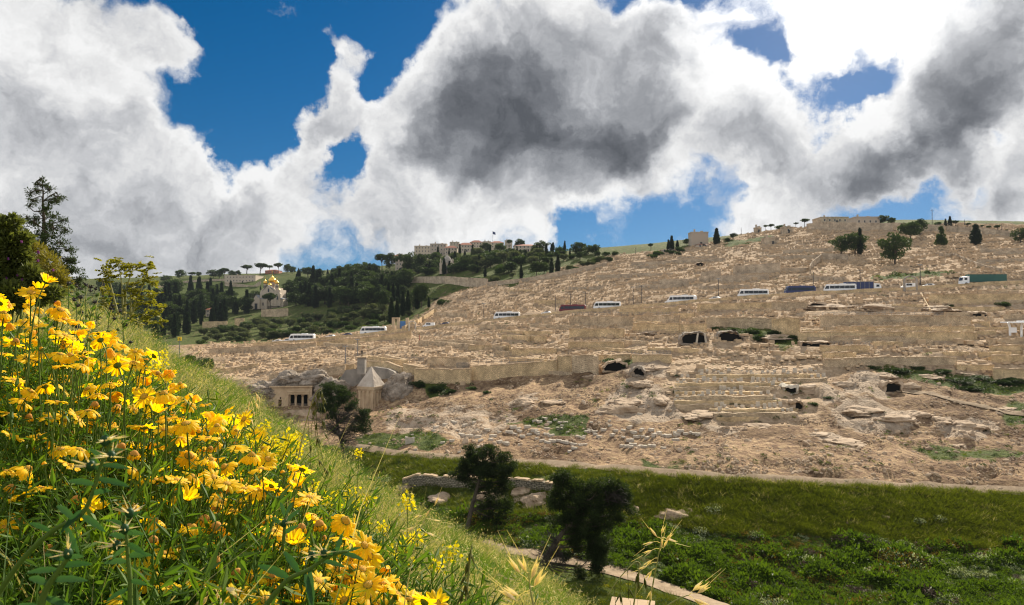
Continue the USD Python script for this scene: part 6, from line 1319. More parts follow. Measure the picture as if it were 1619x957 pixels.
big_pine('leaning_pine', 'big black-green pine leaning right over the valley path', b2, [R2(843, 920), R2(862, 886), R2(884, 850), R2(905, 825), R2(920, 790)], [.36, .30, .24, .18, .08],
         [(*R2(885, 762), 1.0), (*R2(898, 755), .9), (*R2(888, 780, .4), 1.1), (*R2(905, 775, -.4), 1.2), (*R2(925, 772, .3), 1.1), (*R2(945, 772, -.3), 1.1), (*R2(962, 768, .3), 1.0), (*R2(978, 775), .9), (*R2(990, 790, .2), .8), (*R2(980, 805, -.4), 1.1), (*R2(960, 795, .4), 1.1), (*R2(940, 800, -.4), 1.2), (*R2(915, 800, .5), 1.2), (*R2(890, 805, .3), 1.1), (*R2(880, 825, .4), .9), (*R2(905, 830, .6), 1.2), (*R2(930, 825, -.2), 1.2), (*R2(950, 830, .5), 1.2), (*R2(968, 822, .2), .9), (*R2(925, 850, .4), 1.1), (*R2(945, 855, -.2), 1.1), (*R2(938, 875, .3), 1.0), (*R2(950, 890, .1), .9), (*R2(922, 872, .6), .8), (*R2(915, 905, .3), .7), (*R2(920, 918, .3), .5), (*R2(940, 900, .2), .8), (*R2(895, 880, .3), .6), (*R2(955, 868, .4), .9), (*R2(905, 805, 1), 1.3), (*R2(935, 785, .9), 1.3), (*R2(965, 785, .8), 1.2), (*R2(945, 815, 1), 1.3), (*R2(912, 850, .9), 1.2), (*R2(930, 840, 1), 1.3), (*R2(985, 782, .5), .9), (*R2(876, 795, .3), .9), (*R2(948, 872, .9), 1.1)], .22, 1150, 2, dead=[(R2(960, 790), R2(978, 785, -1), .8), (R2(868, 880), R2(858, 868, -.6), 1.2), (R2(880, 860), R2(868, 850, -.6), .9), (R2(880, 870), R2(890, 892, -.5), .7)])
Y3 = 105.0; b3 = at(541, 716, Y3)
R3 = lambda px, py, dy=0: rel(px, py, Y3, b3, dy)
big_pine('half_dead_pine', 'half-dead pine with a tangle of grey branches in front of the tomb cliff', b3, [R3(545, 730), R3(540, 700), R3(533, 670), R3(528, 640), R3(522, 615)], [.32, .26, .2, .14, .06],
         [(*R3(522, 612), 1.3), (*R3(536, 618, .4), 1.3), (*R3(548, 628, -.3), 1.2), (*R3(515, 624, .3), 1.0), (*R3(530, 632, -.5), 1.2), (*R3(555, 640, .2), 1.0), (*R3(517, 648, .4), 1.1), (*R3(508, 645), .8), (*R3(526, 652, -.4), 1.0), (*R3(575, 650, .3), .8), (*R3(580, 665, .3), 1.0), (*R3(570, 660, .4), .9), (*R3(560, 676, .6), 1.1), (*R3(576, 680, .5), .9)], .28, 800, 3, mat='pine_needles', dead=[(R3(533, 670), R3(550, 655, -1), 2.6), (R3(535, 680), R3(525, 678, -1), 2.4), (R3(540, 690), R3(552, 685, -1.2), 2.8), (R3(538, 700), R3(556, 700, -.8), 2.2), (R3(536, 690), R3(512, 668, -.6), 1.6), (R3(533, 670), R3(565, 660, -.4), 2.2)])
Y4 = 34.0; b4 = np.array([*at(76, 470, Y4)[:2], 0]); b4[2] = bank(b4[0], b4[1]) - .3
R4 = lambda px, py, dy=0: rel(px, py, Y4, b4, dy)
big_pine('slender_pine', 'tall slender pine with open whorled branches at the left edge', b4, [(0, 0, 0), R4(72, 430), R4(70, 370), R4(68, 320), R4(66, 282)], [.14, .12, .09, .05, .012],
         [(*R4(65, 284), .16), (*R4(60, 292), .2), (*R4(71, 294), .2), (*R4(48, 306), .24), (*R4(56, 302, .2), .22), (*R4(78, 300), .22), (*R4(86, 310, .2), .26), (*R4(55, 318, -.2), .25), (*R4(46, 325), .22), (*R4(74, 318, .3), .24), (*R4(90, 318), .22), (*R4(80, 330, -.2), .3), (*R4(62, 335, .3), .3), (*R4(85, 342), .3), (*R4(97, 350), .28), (*R4(60, 350, -.3), .32), (*R4(52, 352), .3), (*R4(75, 356, .3), .36), (*R4(90, 362, -.2), .36), (*R4(102, 364), .26), (*R4(62, 372, .2), .4), (*R4(80, 378, -.3), .42), (*R4(96, 384), .36), (*R4(55, 385), .4), (*R4(106, 396), .3), (*R4(70, 396, .3), .45), (*R4(88, 402, -.2), .45), (*R4(104, 412), .4), (*R4(60, 412), .45), (*R4(118, 412), .26), (*R4(95, 424, .2), .45), (*R4(112, 430), .4), (*R4(126, 440), .28), (*R4(76, 428, -.2), .5), (*R4(100, 444), .45), (*R4(120, 450), .35), (*R4(85, 450), .5), (*R4(42, 345), .2)], .13, 1500, 4, mat='pine_needles', limbs=.03)
b5 = np.array([*at(20, 470, 30.0)[:2], 0]); b5[2] = bank(b5[0], b5[1]) - .3
R5 = lambda px, py, dy=0: rel(px, py, 30.0, b5, dy)
big_pine('small_far_pine', 'thin pine tip showing over the bushes left of the slender pine', b5, [(0, 0, 0), R5(23, 420), R5(24, 340)], [.1, .07, .01], [(*R5(24, 342), .14), (*R5(20, 352), .18), (*R5(29, 350), .18), (*R5(17, 362), .2), (*R5(31, 362), .22), (*R5(24, 372), .3), (*R5(14, 380), .3), (*R5(34, 382), .3)], .12, 1400, 5, mat='pine_needles', limbs=.02)
#@@END_TREES

# ------------------------------------------------------------------ green of the valley
rng = np.random.default_rng(301)
def clump_mb(n_, rad, h, leaf, aspect, seed, up=.4):
    r = np.random.default_rng(seed); d = r.normal(size=(n_, 3)); d /= np.linalg.norm(d, axis=1, keepdims=True); p = d * r.uniform(.3, 1, (n_, 1)) ** .5 * [rad, rad, h]; p[:, 2] = np.abs(p[:, 2]); return leaves(MB(), p, r.uniform(.6, 1.3, n_) * leaf, r, aspect, up, d)
def tuft_mb(n_, rad, lo, hi, width, droop, seed, lean=.35):
    r = np.random.default_rng(seed); b = np.c_[r.normal(0, rad / 2, (n_, 2)), np.zeros(n_) - .03]; d = np.c_[b[:, :2] / rad * .4 + r.normal(0, lean, (n_, 2)), np.ones(n_)]; return blades(MB(), b, d, r.uniform(lo, hi, n_), width, droop, r)
N_ = 26000
px, t_ = rng.uniform(555, 1690, N_), rng.uniform(0, 1, N_)
top = np.interp(px, *zip(*PATH_UP)); py = top + 2 + (985 - top) * t_
low = np.interp(px, *zip(*PATH_LOW)); onp_ = (px > 755) & (np.abs(py - low - 1) < np.interp(px, [760, 1260], [7, 15]))
px, py = px[~onp_], py[~onp_]
P = np.array([hit(a, b) for a, b in zip(px, py)])
split = np.interp(px, [560, 640, 700, 800, 900, 1000, 1100, 1250, 1400, 1690], [735, 775, 800, 815, 822, 826, 842, 850, 862, 865]) + 26 * (meshkit.fbm(np.stack([px / 60, py / 20, 0 * px], 1), 3, 5) - .5)
fieldwall = (px > 630) & (px < 890) & (py > 752) & (py < 812)
isgrass = (py < split)
near_side = (px > 755) & (py > np.interp(px, *zip(*PATH_LOW)))
keep = isgrass | (rng.random(len(px)) < .8)
keep &= ~(fieldwall & (rng.random(len(px)) < .45))
px, py, P, isgrass, near_side, split = (a[keep] for a in (px, py, P, isgrass, near_side, split))
gp_ = [tuft_mb(46, .5, .3, .75, .035, .35, 1), tuft_mb(46, .55, .35, .85, .04, .5, 2), tuft_mb(36, .45, .2, .5, .04, .3, 3)]
n_ = int(isgrass.sum()); patch = meshkit.fbm(P[isgrass] / 7, 3, 4)
instancer('valley_grass', [(gp_[0], 'valley_grass', False), (gp_[1], 'valley_grass', False), (gp_[2], 'valley_grass', False), (tuft_mb(30, .5, .3, .7, .03, .4, 4), 'dry_oats', False)], P[isgrass], yaw_tilt(rng, n_, .15), (rng.uniform(.7, 1.25, n_) * (.75 + .7 * patch))[:, None] * [1, 1, 1.0], np.where((rng.random(n_) < .05), 3, rng.integers(0, 3, n_)), 'tall green grass covering the steep bank under the upper path', 'grass')
Q = P[~isgrass]; n_ = len(Q); nz = meshkit.fbm(Q / 5, 3, 8); nz2 = meshkit.fbm(Q / 3.2, 2, 18)
wp = [(clump_mb(120, .55, .5, .24, .55, 11), 'valley_weeds', False), (clump_mb(140, .7, .42, .18, .5, 12), 'valley_weeds', False), (clump_mb(90, .4, .75, .26, .4, 13), 'valley_weeds', False), (clump_mb(110, .55, .45, .15, .5, 14), 'valley_rust', False), (clump_mb(110, .6, .5, .13, .5, 15), 'white_blossom', False), (clump_mb(90, .5, .4, .12, .6, 16), 'bush_leaves', False), (tuft_mb(50, .45, .35, .8, .035, .45, 17), 'valley_grass', False), (clump_mb(80, .5, .4, .10, .6, 18), 'yellow_blossom', False), (clump_mb(90, .5, .5, .14, .5, 19), 'bare_shrub_twigs', False)]
idx = rng.integers(0, 3, n_); u_ = rng.random(n_)
idx = np.where((nz > .56) & (u_ < .5), 3, idx); idx = np.where((nz2 > .66) & (u_ > .45) & (u_ < .75), 4, idx); idx = np.where(u_ > .88, 5, idx); idx = np.where((meshkit.fbm(Q / 2.4, 2, 38) > .68) & (u_ < .6), 8, idx); idx = np.where((u_ > .75) & (u_ < .88) & (nz < .5), 6, idx)
ns = near_side[~isgrass]; idx = np.where(ns, np.where(u_ < .75, 6, np.where(u_ < .78, 7, 5)), idx)
lump = meshkit.fbm(Q / 3.4, 2, 9); sc = rng.uniform(.55, 1.2, n_) * np.clip(.35 + (lump - .34) * 4.2, .35, 2.0) * np.where(ns, .5, 1)
instancer('valley_weeds', wp, Q, yaw_tilt(rng, n_, .2), sc[:, None] * [1.1, 1.1, 1.0], idx, 'dense green weeds and flowering herbs filling the valley floor', 'weeds')
N_ = 14000; rg_ = np.random.default_rng(88); px_, py_ = rg_.uniform(340, 1690, N_), rg_.uniform(425, 735, N_)
Pq = np.array([hit(a, b) for a, b in zip(px_, py_)]); okg = (zone_at(Pq[:, 0], Pq[:, 1], green) > .4) & (rg_.random(N_) < zone_at(Pq[:, 0], Pq[:, 1], green)) & (Pq[:, 1] < 460); Pq = Pq[okg]; n_ = len(Pq)
sct = np.random.default_rng(89); wsc = sct.uniform(0, 1, N_); more = np.array([hit(a, b) for a, b in zip(sct.uniform(560, 1690, 900), sct.uniform(600, 745, 900))]); more = more[meshkit.fbm(more / 9, 3, 2) > .53]; cw = np.array([hit(a, b) for a, b in zip(sct.uniform(420, 1690, 1100), sct.uniform(385, 590, 1100))]); cw = cw[(zone_at(cw[:, 0], cw[:, 1]) > 0) & (meshkit.fbm(cw / 18, 3, 12) > .5)]; Pq = np.vstack([Pq, more, cw]); n_ = len(Pq); small = np.r_[np.ones(n_ - len(cw)), np.full(len(cw), .55)]
instancer('slope_grass', [(tuft_mb(34, .5, .2, .55, .05, .4, 31), 'valley_grass', False), (clump_mb(70, .5, .4, .2, .5, 32), 'bush_leaves', False), (clump_mb(60, .45, .3, .16, .5, 33), 'valley_weeds', False)], Pq, yaw_tilt(rg_, n_, .2), (rg_.uniform(.5, 1.2, n_) * np.clip(Pq[:, 1] / 130, .8, 2.2) * small)[:, None] * np.ones(3), rg_.integers(0, 3, n_), 'patches of grass and low weeds on the bare slope and between the graves', 'grass')
for i, (px_, py_, h_) in enumerate([(1130, 812, 15), (1195, 852, 12), (1330, 865, 10), (1395, 862, 12), (1430, 868, 14), (1437, 890, 13), (1228, 893, 9), (1412, 912, 12), (1516, 912, 16), (1554, 915, 12), (1495, 930, 14), (1485, 825, 10), (1453, 828, 9), (1108, 845, 12)]):
    p = hit(px_, py_); k_ = p[1] / FPX; s_ = thing('flowering_shrub', ['whitish flowering shrub in the green valley, ' + w for w in ('near the longish pale rock', 'below the longish pale rock', 'left of the pale pair at mid right', 'left one of the pale pair at mid right', 'right one of the pale pair at mid right', 'under the pale pair at mid right', 'alone in rusty herbs', 'left of the biggest one', 'the biggest one low on the right', 'right of the biggest one', 'lowest one near the bottom', 'high on the grass bank at the right', 'left of the highest one on the bank', 'under the first one by the rock')][i], 'shrub', p)
    r = np.random.default_rng(i); d = r.normal(size=(420, 3)); d /= np.linalg.norm(d, axis=1, keepdims=True); q = d * r.uniform(.5, 1, (420, 1)) * [1.1 * h_ * k_, 1.0 * h_ * k_, .9 * h_ * k_]; q[:, 2] = np.abs(q[:, 2])
    part(s_, 'stem', MB().tube([(0, 0, -.3), (.05, 0, .6 * h_ * k_)], .05, 5), 'stem_green'); part(s_, 'foliage', leaves(MB(), q[:230], .22, r, .5, .3, d[:230]), 'olive_leaves'); part(s_, 'blossom', leaves(MB(), q[230:] * 1.06, .16, r, .6, .3, d[230:]), 'white_blossom')

# ------------------------------------------------------------------ the near bank: grass, weeds, flowers
rng = np.random.default_rng(401)
def oat_tuft(seed, n_=16, h=(.4, .75)):
    """Dry wild oats: stalks and hanging husks."""
    r = np.random.default_rng(seed); st, hk = MB(), MB(); b = np.c_[r.normal(0, .1, (n_, 2)), np.full(n_, -.03)]; L = r.uniform(*h, n_); tips = []
    d = np.c_[r.normal(0, .22, (n_, 2)), np.ones(n_)]; d /= np.linalg.norm(d, axis=1, keepdims=True); blades(st, b, d, L, .006, .25, r, 3)
    for k in range(n_):
        for q in range(5):
            t = .62 + .08 * q; p = b[k] + d[k] * L[k] * t + (d[k] * [1, 1, 0] + [0, 0, -.45]) * L[k] * .25 * t * t; tips.append(p + r.normal(0, .02, 3))
    tips = np.array(tips); leaves(st, tips, r.uniform(.03, .05, len(tips)), r, .28, 0, np.tile([[.2, 0, -1.0]], (len(tips), 1))); return st
tufts = [(tuft_mb(60, .22, .18, .42, .007, .45, 21), 'bank_grass', False), (tuft_mb(60, .2, .25, .5, .008, .5, 22), 'bank_grass', False), (oat_tuft(23), 'dry_oats', False), (oat_tuft(24, 12, (.35, .6)), 'dry_oats', False), (clump_mb(90, .16, .26, .06, .45, 25, .6), 'weed_leaves', False), (clump_mb(60, .14, .3, .018, .8, 26), 'yellow_blossom', False), (tuft_mb(40, .2, .2, .45, .007, .5, 27), 'dry_oats', False)]
def scatter(n_, r0, r1, a0=-220, a1=1150):
    """Points over the bank, evenly per ground area times a preference for near ones."""
    an = np.arctan((rng.uniform(a0, a1, n_) - CX) / FPX); r = np.exp(rng.uniform(math.log(r0), math.log(r1), n_)); return r * np.sin(an), r * np.cos(an), r, an
X_, Y_, r, an = scatter(27000, 1.6, 34)
ok = r < RB(an) + 1.5
X_, Y_, r, an = X_[ok], Y_[ok], r[ok], an[ok]
pz = np.stack([X_, Y_, 0 * X_], 1); n_ = len(X_); nz = meshkit.fbm(pz / 2.2, 3, 6); nz2 = meshkit.fbm(pz / 1.1, 2, 16); u_ = rng.random(n_)
idx = np.where(u_ < .5, 0, 1); idx = np.where((nz > .5) & (u_ < .36), np.where(u_ < .2, 2, 3), idx); idx = np.where((u_ > .5) & (u_ < .54), 6, idx); idx = np.where((nz < .5) & (u_ > .58), 4, idx); idx = np.where((nz2 > .6) & (u_ > .965), 5, idx)
sc = rng.uniform(.7, 1.2, n_) * np.interp(r, [1.6, 6, 25], [.75, 1.0, 1.25])
instancer('bank_grass', tufts, np.stack([X_, Y_, bank(X_, Y_)], 1), yaw_tilt(rng, n_, .25), sc[:, None] * [1, 1, 1.0] * np.stack([np.interp(r, [2, 25], [1, 1.6])] * 2 + [np.ones(n_)], 1), idx, 'tall green and straw-coloured grass with wild oats on the near bank', 'grass')
hx, hy, hr, ha = scatter(3600, 2.2, 24, -150, 1050); okh = (hr < RB(ha)) & (meshkit.fbm(np.stack([hx, hy, 0 * hx], 1) / 1.6, 3, 61) > .47); hx, hy, hr = hx[okh], hy[okh], hr[okh]; n_ = len(hx)
def head(seed):
    r = np.random.default_rng(seed); mb = MB(); p = np.stack([r.normal(0, .03, 9), r.normal(0, .03, 9), -np.linspace(0, .16, 9)], 1); leaves(mb, p, r.uniform(.022, .036, 9), r, .3, 0, np.tile([[.5, .1, -.8]], (9, 1))); mb.tube([(0, 0, 0), (0, 0, -.16), (.02, .01, -.5)], [.0008, .001, .0015], 3); return mb
instancer('oat_heads', [(head(1), 'husk_pale', False), (head(2), 'husk_pale', False)], np.stack([hx, hy, bank(hx, hy) + rng.uniform(.36, .58, n_)], 1), yaw_tilt(rng, n_, .3), np.interp(hr, [2, 24], [.85, 1.7])[:, None] * rng.uniform(.8, 1.2, (n_, 1)) * np.ones(3), rng.integers(0, 2, n_), 'pale dry oat heads nodding over the grass of the near bank', 'oats')
# mustard: yellow-green heads
px_ = []
for cx_, cy_, n_, sx, sy in ((335, 690, 26, 22, 20), (400, 700, 30, 28, 16), (360, 715, 20, 22, 12), (440, 715, 16, 24, 14), (250, 590, 8, 20, 14), (560, 800, 14, 40, 40), (470, 790, 10, 30, 14), (640, 880, 10, 40, 30), (170, 610, 8, 40, 30), (300, 800, 10, 80, 40)):
    px_ += [(cx_ + rng.normal(0, sx), cy_ + rng.normal(0, sy)) for _ in range(n_)]
px_ = np.array(px_); Yq = np.interp(px_[:, 1], [560, 700, 800, 920], [3.4, 2.7, 2.5, 2.0]) * rng.uniform(.85, 1.2, len(px_)); Pq = at(px_[:, 0], px_[:, 1], Yq)
mu = MB(); r_ = np.random.default_rng(3); q = r_.normal(0, .012, (34, 3)); leaves(mu, q, .012, r_, .9, .5); mg = MB(); mg.tube([(0, 0, 0), (.01, 0, -.25), (.02, .01, -.6)], [.0015, .002, .003], 4)
instancer('mustard_blossom', [(mu, 'yellow_blossom', False)], Pq, yaw_tilt(rng, len(Pq), .2), np.full((len(Pq), 3), 1.0) * rng.uniform(.8, 1.4, (len(Pq), 1)), np.zeros(len(Pq), int), 'small lemon-yellow mustard heads behind the big yellow flowers', 'mustard')
instancer('mustard_stems', [(mg, 'stem_green', False)], Pq, yaw_tilt(rng, len(Pq), .1), np.ones((len(Pq), 3)), np.zeros(len(Pq), int), 'thin green stems under the mustard heads', 'stems')

FLOWER_AREA = shapely.Polygon([(-60, 470), (60, 450), (110, 485), (175, 520), (255, 560), (300, 620), (395, 655), (430, 720), (490, 745), (500, 810), (560, 825), (610, 880), (640, 930), (720, 975), (-60, 975)])
# feathery leaves of the daisies
def feather(seed):
    r = np.random.default_rng(seed); mb = MB()
    for k in range(9):
        b = np.array([*r.normal(0, .035, 2), -.05]); d = np.array([*r.normal(0, .45, 2), 1.0]); d /= np.linalg.norm(d); L = r.uniform(.18, .42); mb.tube([b, b + d * L * .5 + r.normal(0, .01, 3), b + d * L], [.0022, .0016, .0008], 4)
        m_ = 22; t = r.uniform(.15, 1, m_); p = b + d * L * t[:, None]; dr = r.normal(size=(m_, 3)) * [1, 1, .5] + d * .6; leaves(mb, p, r.uniform(.018, .042, m_), r, .2, .2, dr * 2)
    return mb
n_ = 5200; px_, py_ = rng.uniform(-80, 760, n_), rng.uniform(450, 1150, n_); ok = shapely.contains_xy(FLOWER_AREA.buffer(25).union(shapely.box(-80, 950, 760, 1150)), px_, py_ - 55); px_, py_ = px_[ok], py_[ok]
d_ = ray(px_, py_); Yg = np.interp(py_, [450, 560, 700, 850, 957, 1150], [2.6, 2.4, 2.0, 1.55, 1.25, .95]) * rng.uniform(.8, 1.45, len(px_)); Pq = d_ * Yg[:, None]
gz = bank(Pq[:, 0], Pq[:, 1]); Pq[:, 2] = np.clip(Pq[:, 2] - .22, gz - .02, gz + .42); n_ = len(Pq)
instancer('daisy_foliage', [(feather(51), 'weed_leaves', False), (feather(52), 'weed_leaves', False), (feather(53), 'bank_grass', False), (tuft_mb(20, .07, .2, .5, .005, .4, 54), 'weed_leaves', False), (tuft_mb(14, .08, .2, .45, .004, .5, 55), 'dry_oats', False)], Pq, yaw_tilt(rng, n_, .35), rng.uniform(.75, 1.25, (n_, 1)) * np.ones(3), rng.choice(5, n_, p=[.3, .27, .18, .17, .08]), 'feathery green leaves and thin stems under the yellow flowers', 'foliage')


# ------------------------------------------------------------------ yellow daisies
def rotm(axis, a):
    axis = np.asarray(axis, float); axis /= np.linalg.norm(axis); K = np.array([[0, -axis[2], axis[1]], [axis[2], 0, -axis[0]], [-axis[1], axis[0], 0]]); return np.eye(3) + math.sin(a) * K + (1 - math.cos(a)) * K @ K


def daisy(name, kind, tilt, seed):
    q = proto(name); g = stage.GetPrimAtPath(q); r = np.random.default_rng(seed); T = rotm((1, 0, 0), tilt)  # the head leans towards -y
    npet = dict(open=14, low=14, droop=13, half=12, bud=0, spent=9)[kind]; R0, Lp, Wp = .0078, .0245, .0105
    rows, cols = 6, 5
    for k in range(npet):
        a = k / npet * 2 * math.pi + r.normal(0, .09); L = Lp * r.uniform(.82, 1.1); W_ = Wp * r.uniform(.85, 1.15)
        el0, el1 = dict(open=(.12, -.25), low=(-.15, -.9), droop=(-.3, -1.15), half=(1.15, .75), spent=(-.7, -1.7))[kind]; el0 += r.normal(0, .12); el1 += r.normal(0, .2); tw = r.normal(0, .22)
        if kind == 'spent':
            L *= .62; W_ *= .55; tw *= 3
        V = []; p = np.array([R0, 0.0, .0015])
        for i in range(rows):
            t = i / (rows - 1); e = el0 + (el1 - el0) * t
            if i:
                p = p + np.array([math.cos(e), 0, math.sin(e)]) * L / (rows - 1)
            w_ = W_ * (.42 + .58 * math.sin(min(1, t * 1.25 + .08) * math.pi / 2)) * (1 if t < .8 else (.9 if t < .95 else .55)); nrm = np.array([-math.sin(e), 0, math.cos(e)])
            for j in range(cols):
                s_ = (j / (cols - 1) - .5); ridge = .0007 * math.cos(s_ * 4 * math.pi) - .0016 * (2 * s_) ** 2 * (1 + t); tip = -.0016 * (1 - abs(math.cos(s_ * 3 * math.pi))) if i == rows - 1 else 0
                V.append(p + np.array([tip, s_ * w_ * math.cos(tw * t), s_ * w_ * math.sin(tw * t)]) + nrm * ridge)
        V = np.array(V); c_, s_ = math.cos(a), math.sin(a); V = V @ np.array([[c_, s_, 0], [-s_, c_, 0], [0, 0, 1]]); V = V @ T.T
        part(g, 'petal', MB().add(V, grid_faces(rows, cols)), 'petal_faded' if kind == 'spent' else 'petal_yellow', True)
    u = np.linspace(0, 1, 7); hd = {'spent': 1.15, 'droop': 1.0, 'bud': .8}.get(kind, .5)
    prof = [(.0095 * math.cos(x * math.pi / 2) * dict(spent=1.05, bud=.62, droop=.85).get(kind, .9), .0095 * hd * math.sin(x * math.pi / 2)) for x in u]; m_ = MB().lathe(prof, 16); m_.v[0] = (m_.v[0] + (meshkit.noise(m_.v[0] * 900, seed)[:, None] - .5) * .0012) @ T.T
    part(g, 'disc', m_, 'spent_disc' if kind == 'spent' else ('petal_faded' if kind == 'bud' else 'flower_disc'), True)
    m_ = MB().lathe([(.0018, -.0065), (.006, -.005), (.0092, -.001), (.0096, .0012), (.0085, .0016)], 14); m_.v[0] = m_.v[0] @ T.T; part(g, 'calyx', m_, 'stem_green', True)
    z = T @ np.array([0, 0, 1.0]); n0 = -z * .006; L = .72; sw = r.normal(0, .05, 2)
    pts = PchipInterpolator([0, .12, .5, 1], np.array([n0, n0 - z * .05 + [0, 0, -.03], n0 - z * .075 + [sw[0] * .5, sw[1] * .5, -.3], n0 - z * .08 + [sw[0], sw[1], -L]]))(np.linspace(0, 1, 14)); part(g, 'stem', MB().tube(pts, np.linspace(.0016, .0028, 14), 6), 'stem_green', True)
    for k in range(3):
        b = pts[4 + 3 * k]; d = np.array([*r.normal(0, 1, 2), .7]); d /= np.linalg.norm(d); lf = MB(); m2 = 12; t = r.uniform(.1, 1, m2); lf.tube([b, b + d * .05], [.0012, .0005], 4); leaves(lf, b + d * .055 * t[:, None], r.uniform(.01, .022, m2), r, .25, .1, (r.normal(size=(m2, 3)) + d) * 2); part(g, 'leaf', lf, 'weed_leaves')
    return q


DK = {}
for kind, tilts in dict(open=(.12, .35, .6, .95), low=(.1, .35, .7), droop=(.1, .4, .8), half=(.1, .5), bud=(.2, .6), spent=(.15, .5, .9)).items():
    DK[kind] = [daisy(f'daisy_{kind}_{"abcd"[i]}', kind, t, 600 + 17 * i + len(kind)) for i, t in enumerate(tilts)]
FL = []
for k, v in dict(
        open=[(49, 463, 1.25), (102, 505), (52, 500, 1.1), (56, 517), (102, 530), (100, 540), (157, 527), (159, 538), (21, 542), (134, 557), (42, 567), (186, 578, 1.25), (211, 574, 1.25), (244, 563), (100, 580), (21, 601), (36, 632, 1.2), (90, 636), (228, 627, 1.1), (264, 663), (386, 663), (329, 693), (221, 675), (260, 680), (423, 726), (414, 742), (478, 742), (246, 760, 1.25), (276, 758), (338, 755), (359, 765), (398, 774), (430, 769), (66, 772), (242, 759), (258, 875, 1.25), (225, 908, 1.2), (189, 882), (265, 928), (311, 921), (122, 660), (79, 660), (228, 676), (386, 773), (440, 775, 1.1), (489, 786), (481, 794), (432, 840), (454, 846), (546, 854), (576, 862), (582, 879, 1.25), (573, 900), (533, 900), (582, 925), (606, 922), (628, 941, 1.25), (582, 941), (671, 952), (647, 947), (321, 922), (370, 941, 1.3), (402, 914), (448, 908), (503, 919), (348, 792), (280, 759), (33, 786), (109, 736), (195, 948), (140, 800), (15, 655), (3, 560), (0, 480), (600, 955), (545, 950), (20, 690), (60, 690), (8, 835), (690, 955)],
        low=[(96, 490, 1.15), (294, 670, 1.3), (234, 628, 1.1), (169, 852, 1.25), (173, 607), (297, 640), (285, 693), (139, 650, 1.1), (130, 578), (65, 560, 1.05), (497, 816), (519, 876), (495, 870), (408, 775), (96, 710), (126, 711, 1.1), (306, 753), (138, 615), (155, 624), (212, 743), (419, 949), (10, 745), (95, 560), (71, 611), (48, 618)],
        droop=[(259, 624, 1.3), (111, 563, 1.15), (343, 675, 1.15), (299, 721, 1.3), (356, 739, 1.15), (398, 721, 1.2), (43, 743, 1.25), (113, 829, 1.15), (205, 799, 1.1), (242, 825, 1.2), (546, 824, 1.2), (333, 728), (6, 496), (36, 640), (305, 835), (298, 720), (555, 885)],
        half=[(73, 446), (63, 457), (246, 652), (251, 647), (471, 769), (156, 806), (296, 789), (463, 858), (420, 775), (470, 950)],
        bud=[(141, 537), (133, 566), (232, 570), (66, 552), (315, 683), (447, 748), (70, 735), (185, 877), (605, 930), (557, 898), (340, 815), (262, 620)],
        spent=[(192, 706), (212, 719), (46, 660), (214, 719), (17, 772), (242, 855), (323, 822, 1.15), (342, 832), (299, 835), (340, 887), (375, 908, 1.15), (427, 911, 1.15), (476, 835), (546, 914), (76, 868), (342, 803), (100, 545), (25, 540), (150, 640), (505, 830), (185, 645), (120, 790), (70, 940)]).items():
    FL += [(k, *a) if len(a) == 3 else (k, *a, 1.0) for a in v]
rng = np.random.default_rng(900)
for _ in range(420):
    px_, py_ = rng.uniform(-20, 660), rng.uniform(480, 957)
    if FLOWER_AREA.contains(shapely.Point(px_, py_)) and len(FL) < 296 and min((a[1] - px_) ** 2 + (a[2] - py_) ** 2 for a in FL) > 170:
        FL.append((['open', 'low', 'droop', 'half', 'spent', 'bud'][rng.choice(6, p=[.4, .16, .12, .08, .16, .08])], px_, py_, rng.uniform(.65, .9)))
WORD = dict(open='wide open yellow daisy', low='open yellow daisy with lowered petals', droop='yellow daisy with hanging petals', half='half-open yellow daisy', bud='closed greenish-yellow daisy bud', spent='faded brown-orange daisy head')
GROUPS = {}
for i, (k, px_, py_, s_) in enumerate(FL):
    Yd = np.interp(py_, [440, 520, 600, 720, 850, 957], [1.55, 1.7, 1.62, 1.4, 1.2, 1.02]) * rng.uniform(.94, 1.08) * (1.0 if s_ >= 1 else 1.22)
    p = at(px_, py_, Yd); vs = DK[k]; v_ = rng.integers(len(vs)); yaw = rng.normal(1.7, 1.3)
    edge = FLOWER_AREA.exterior.distance(shapely.Point(px_, py_)) < 26 and px_ > 30 and py_ < 900
    band = 'uppermost part' if py_ < 560 else ('upper middle' if py_ < 680 else ('lower middle' if py_ < 820 else 'lowest part'))
    side = ['at the left edge', 'left of the middle', 'right of the middle', 'towards the right rim'][min(3, int(4 * max(0, px_) / np.interp(py_, [450, 560, 650, 720, 850, 957], [130, 270, 400, 440, 600, 690])))]
    lab = f'{"large " if s_ > 1.15 else ("small " if s_ < .92 else "")}{WORD[k]} {side}, {band} of the flowers'
    copy_of(vs[v_], 'yellow_daisy', lab, 'daisy', p, yaw, s_ * .78, 'yellow daisies of the near bank')


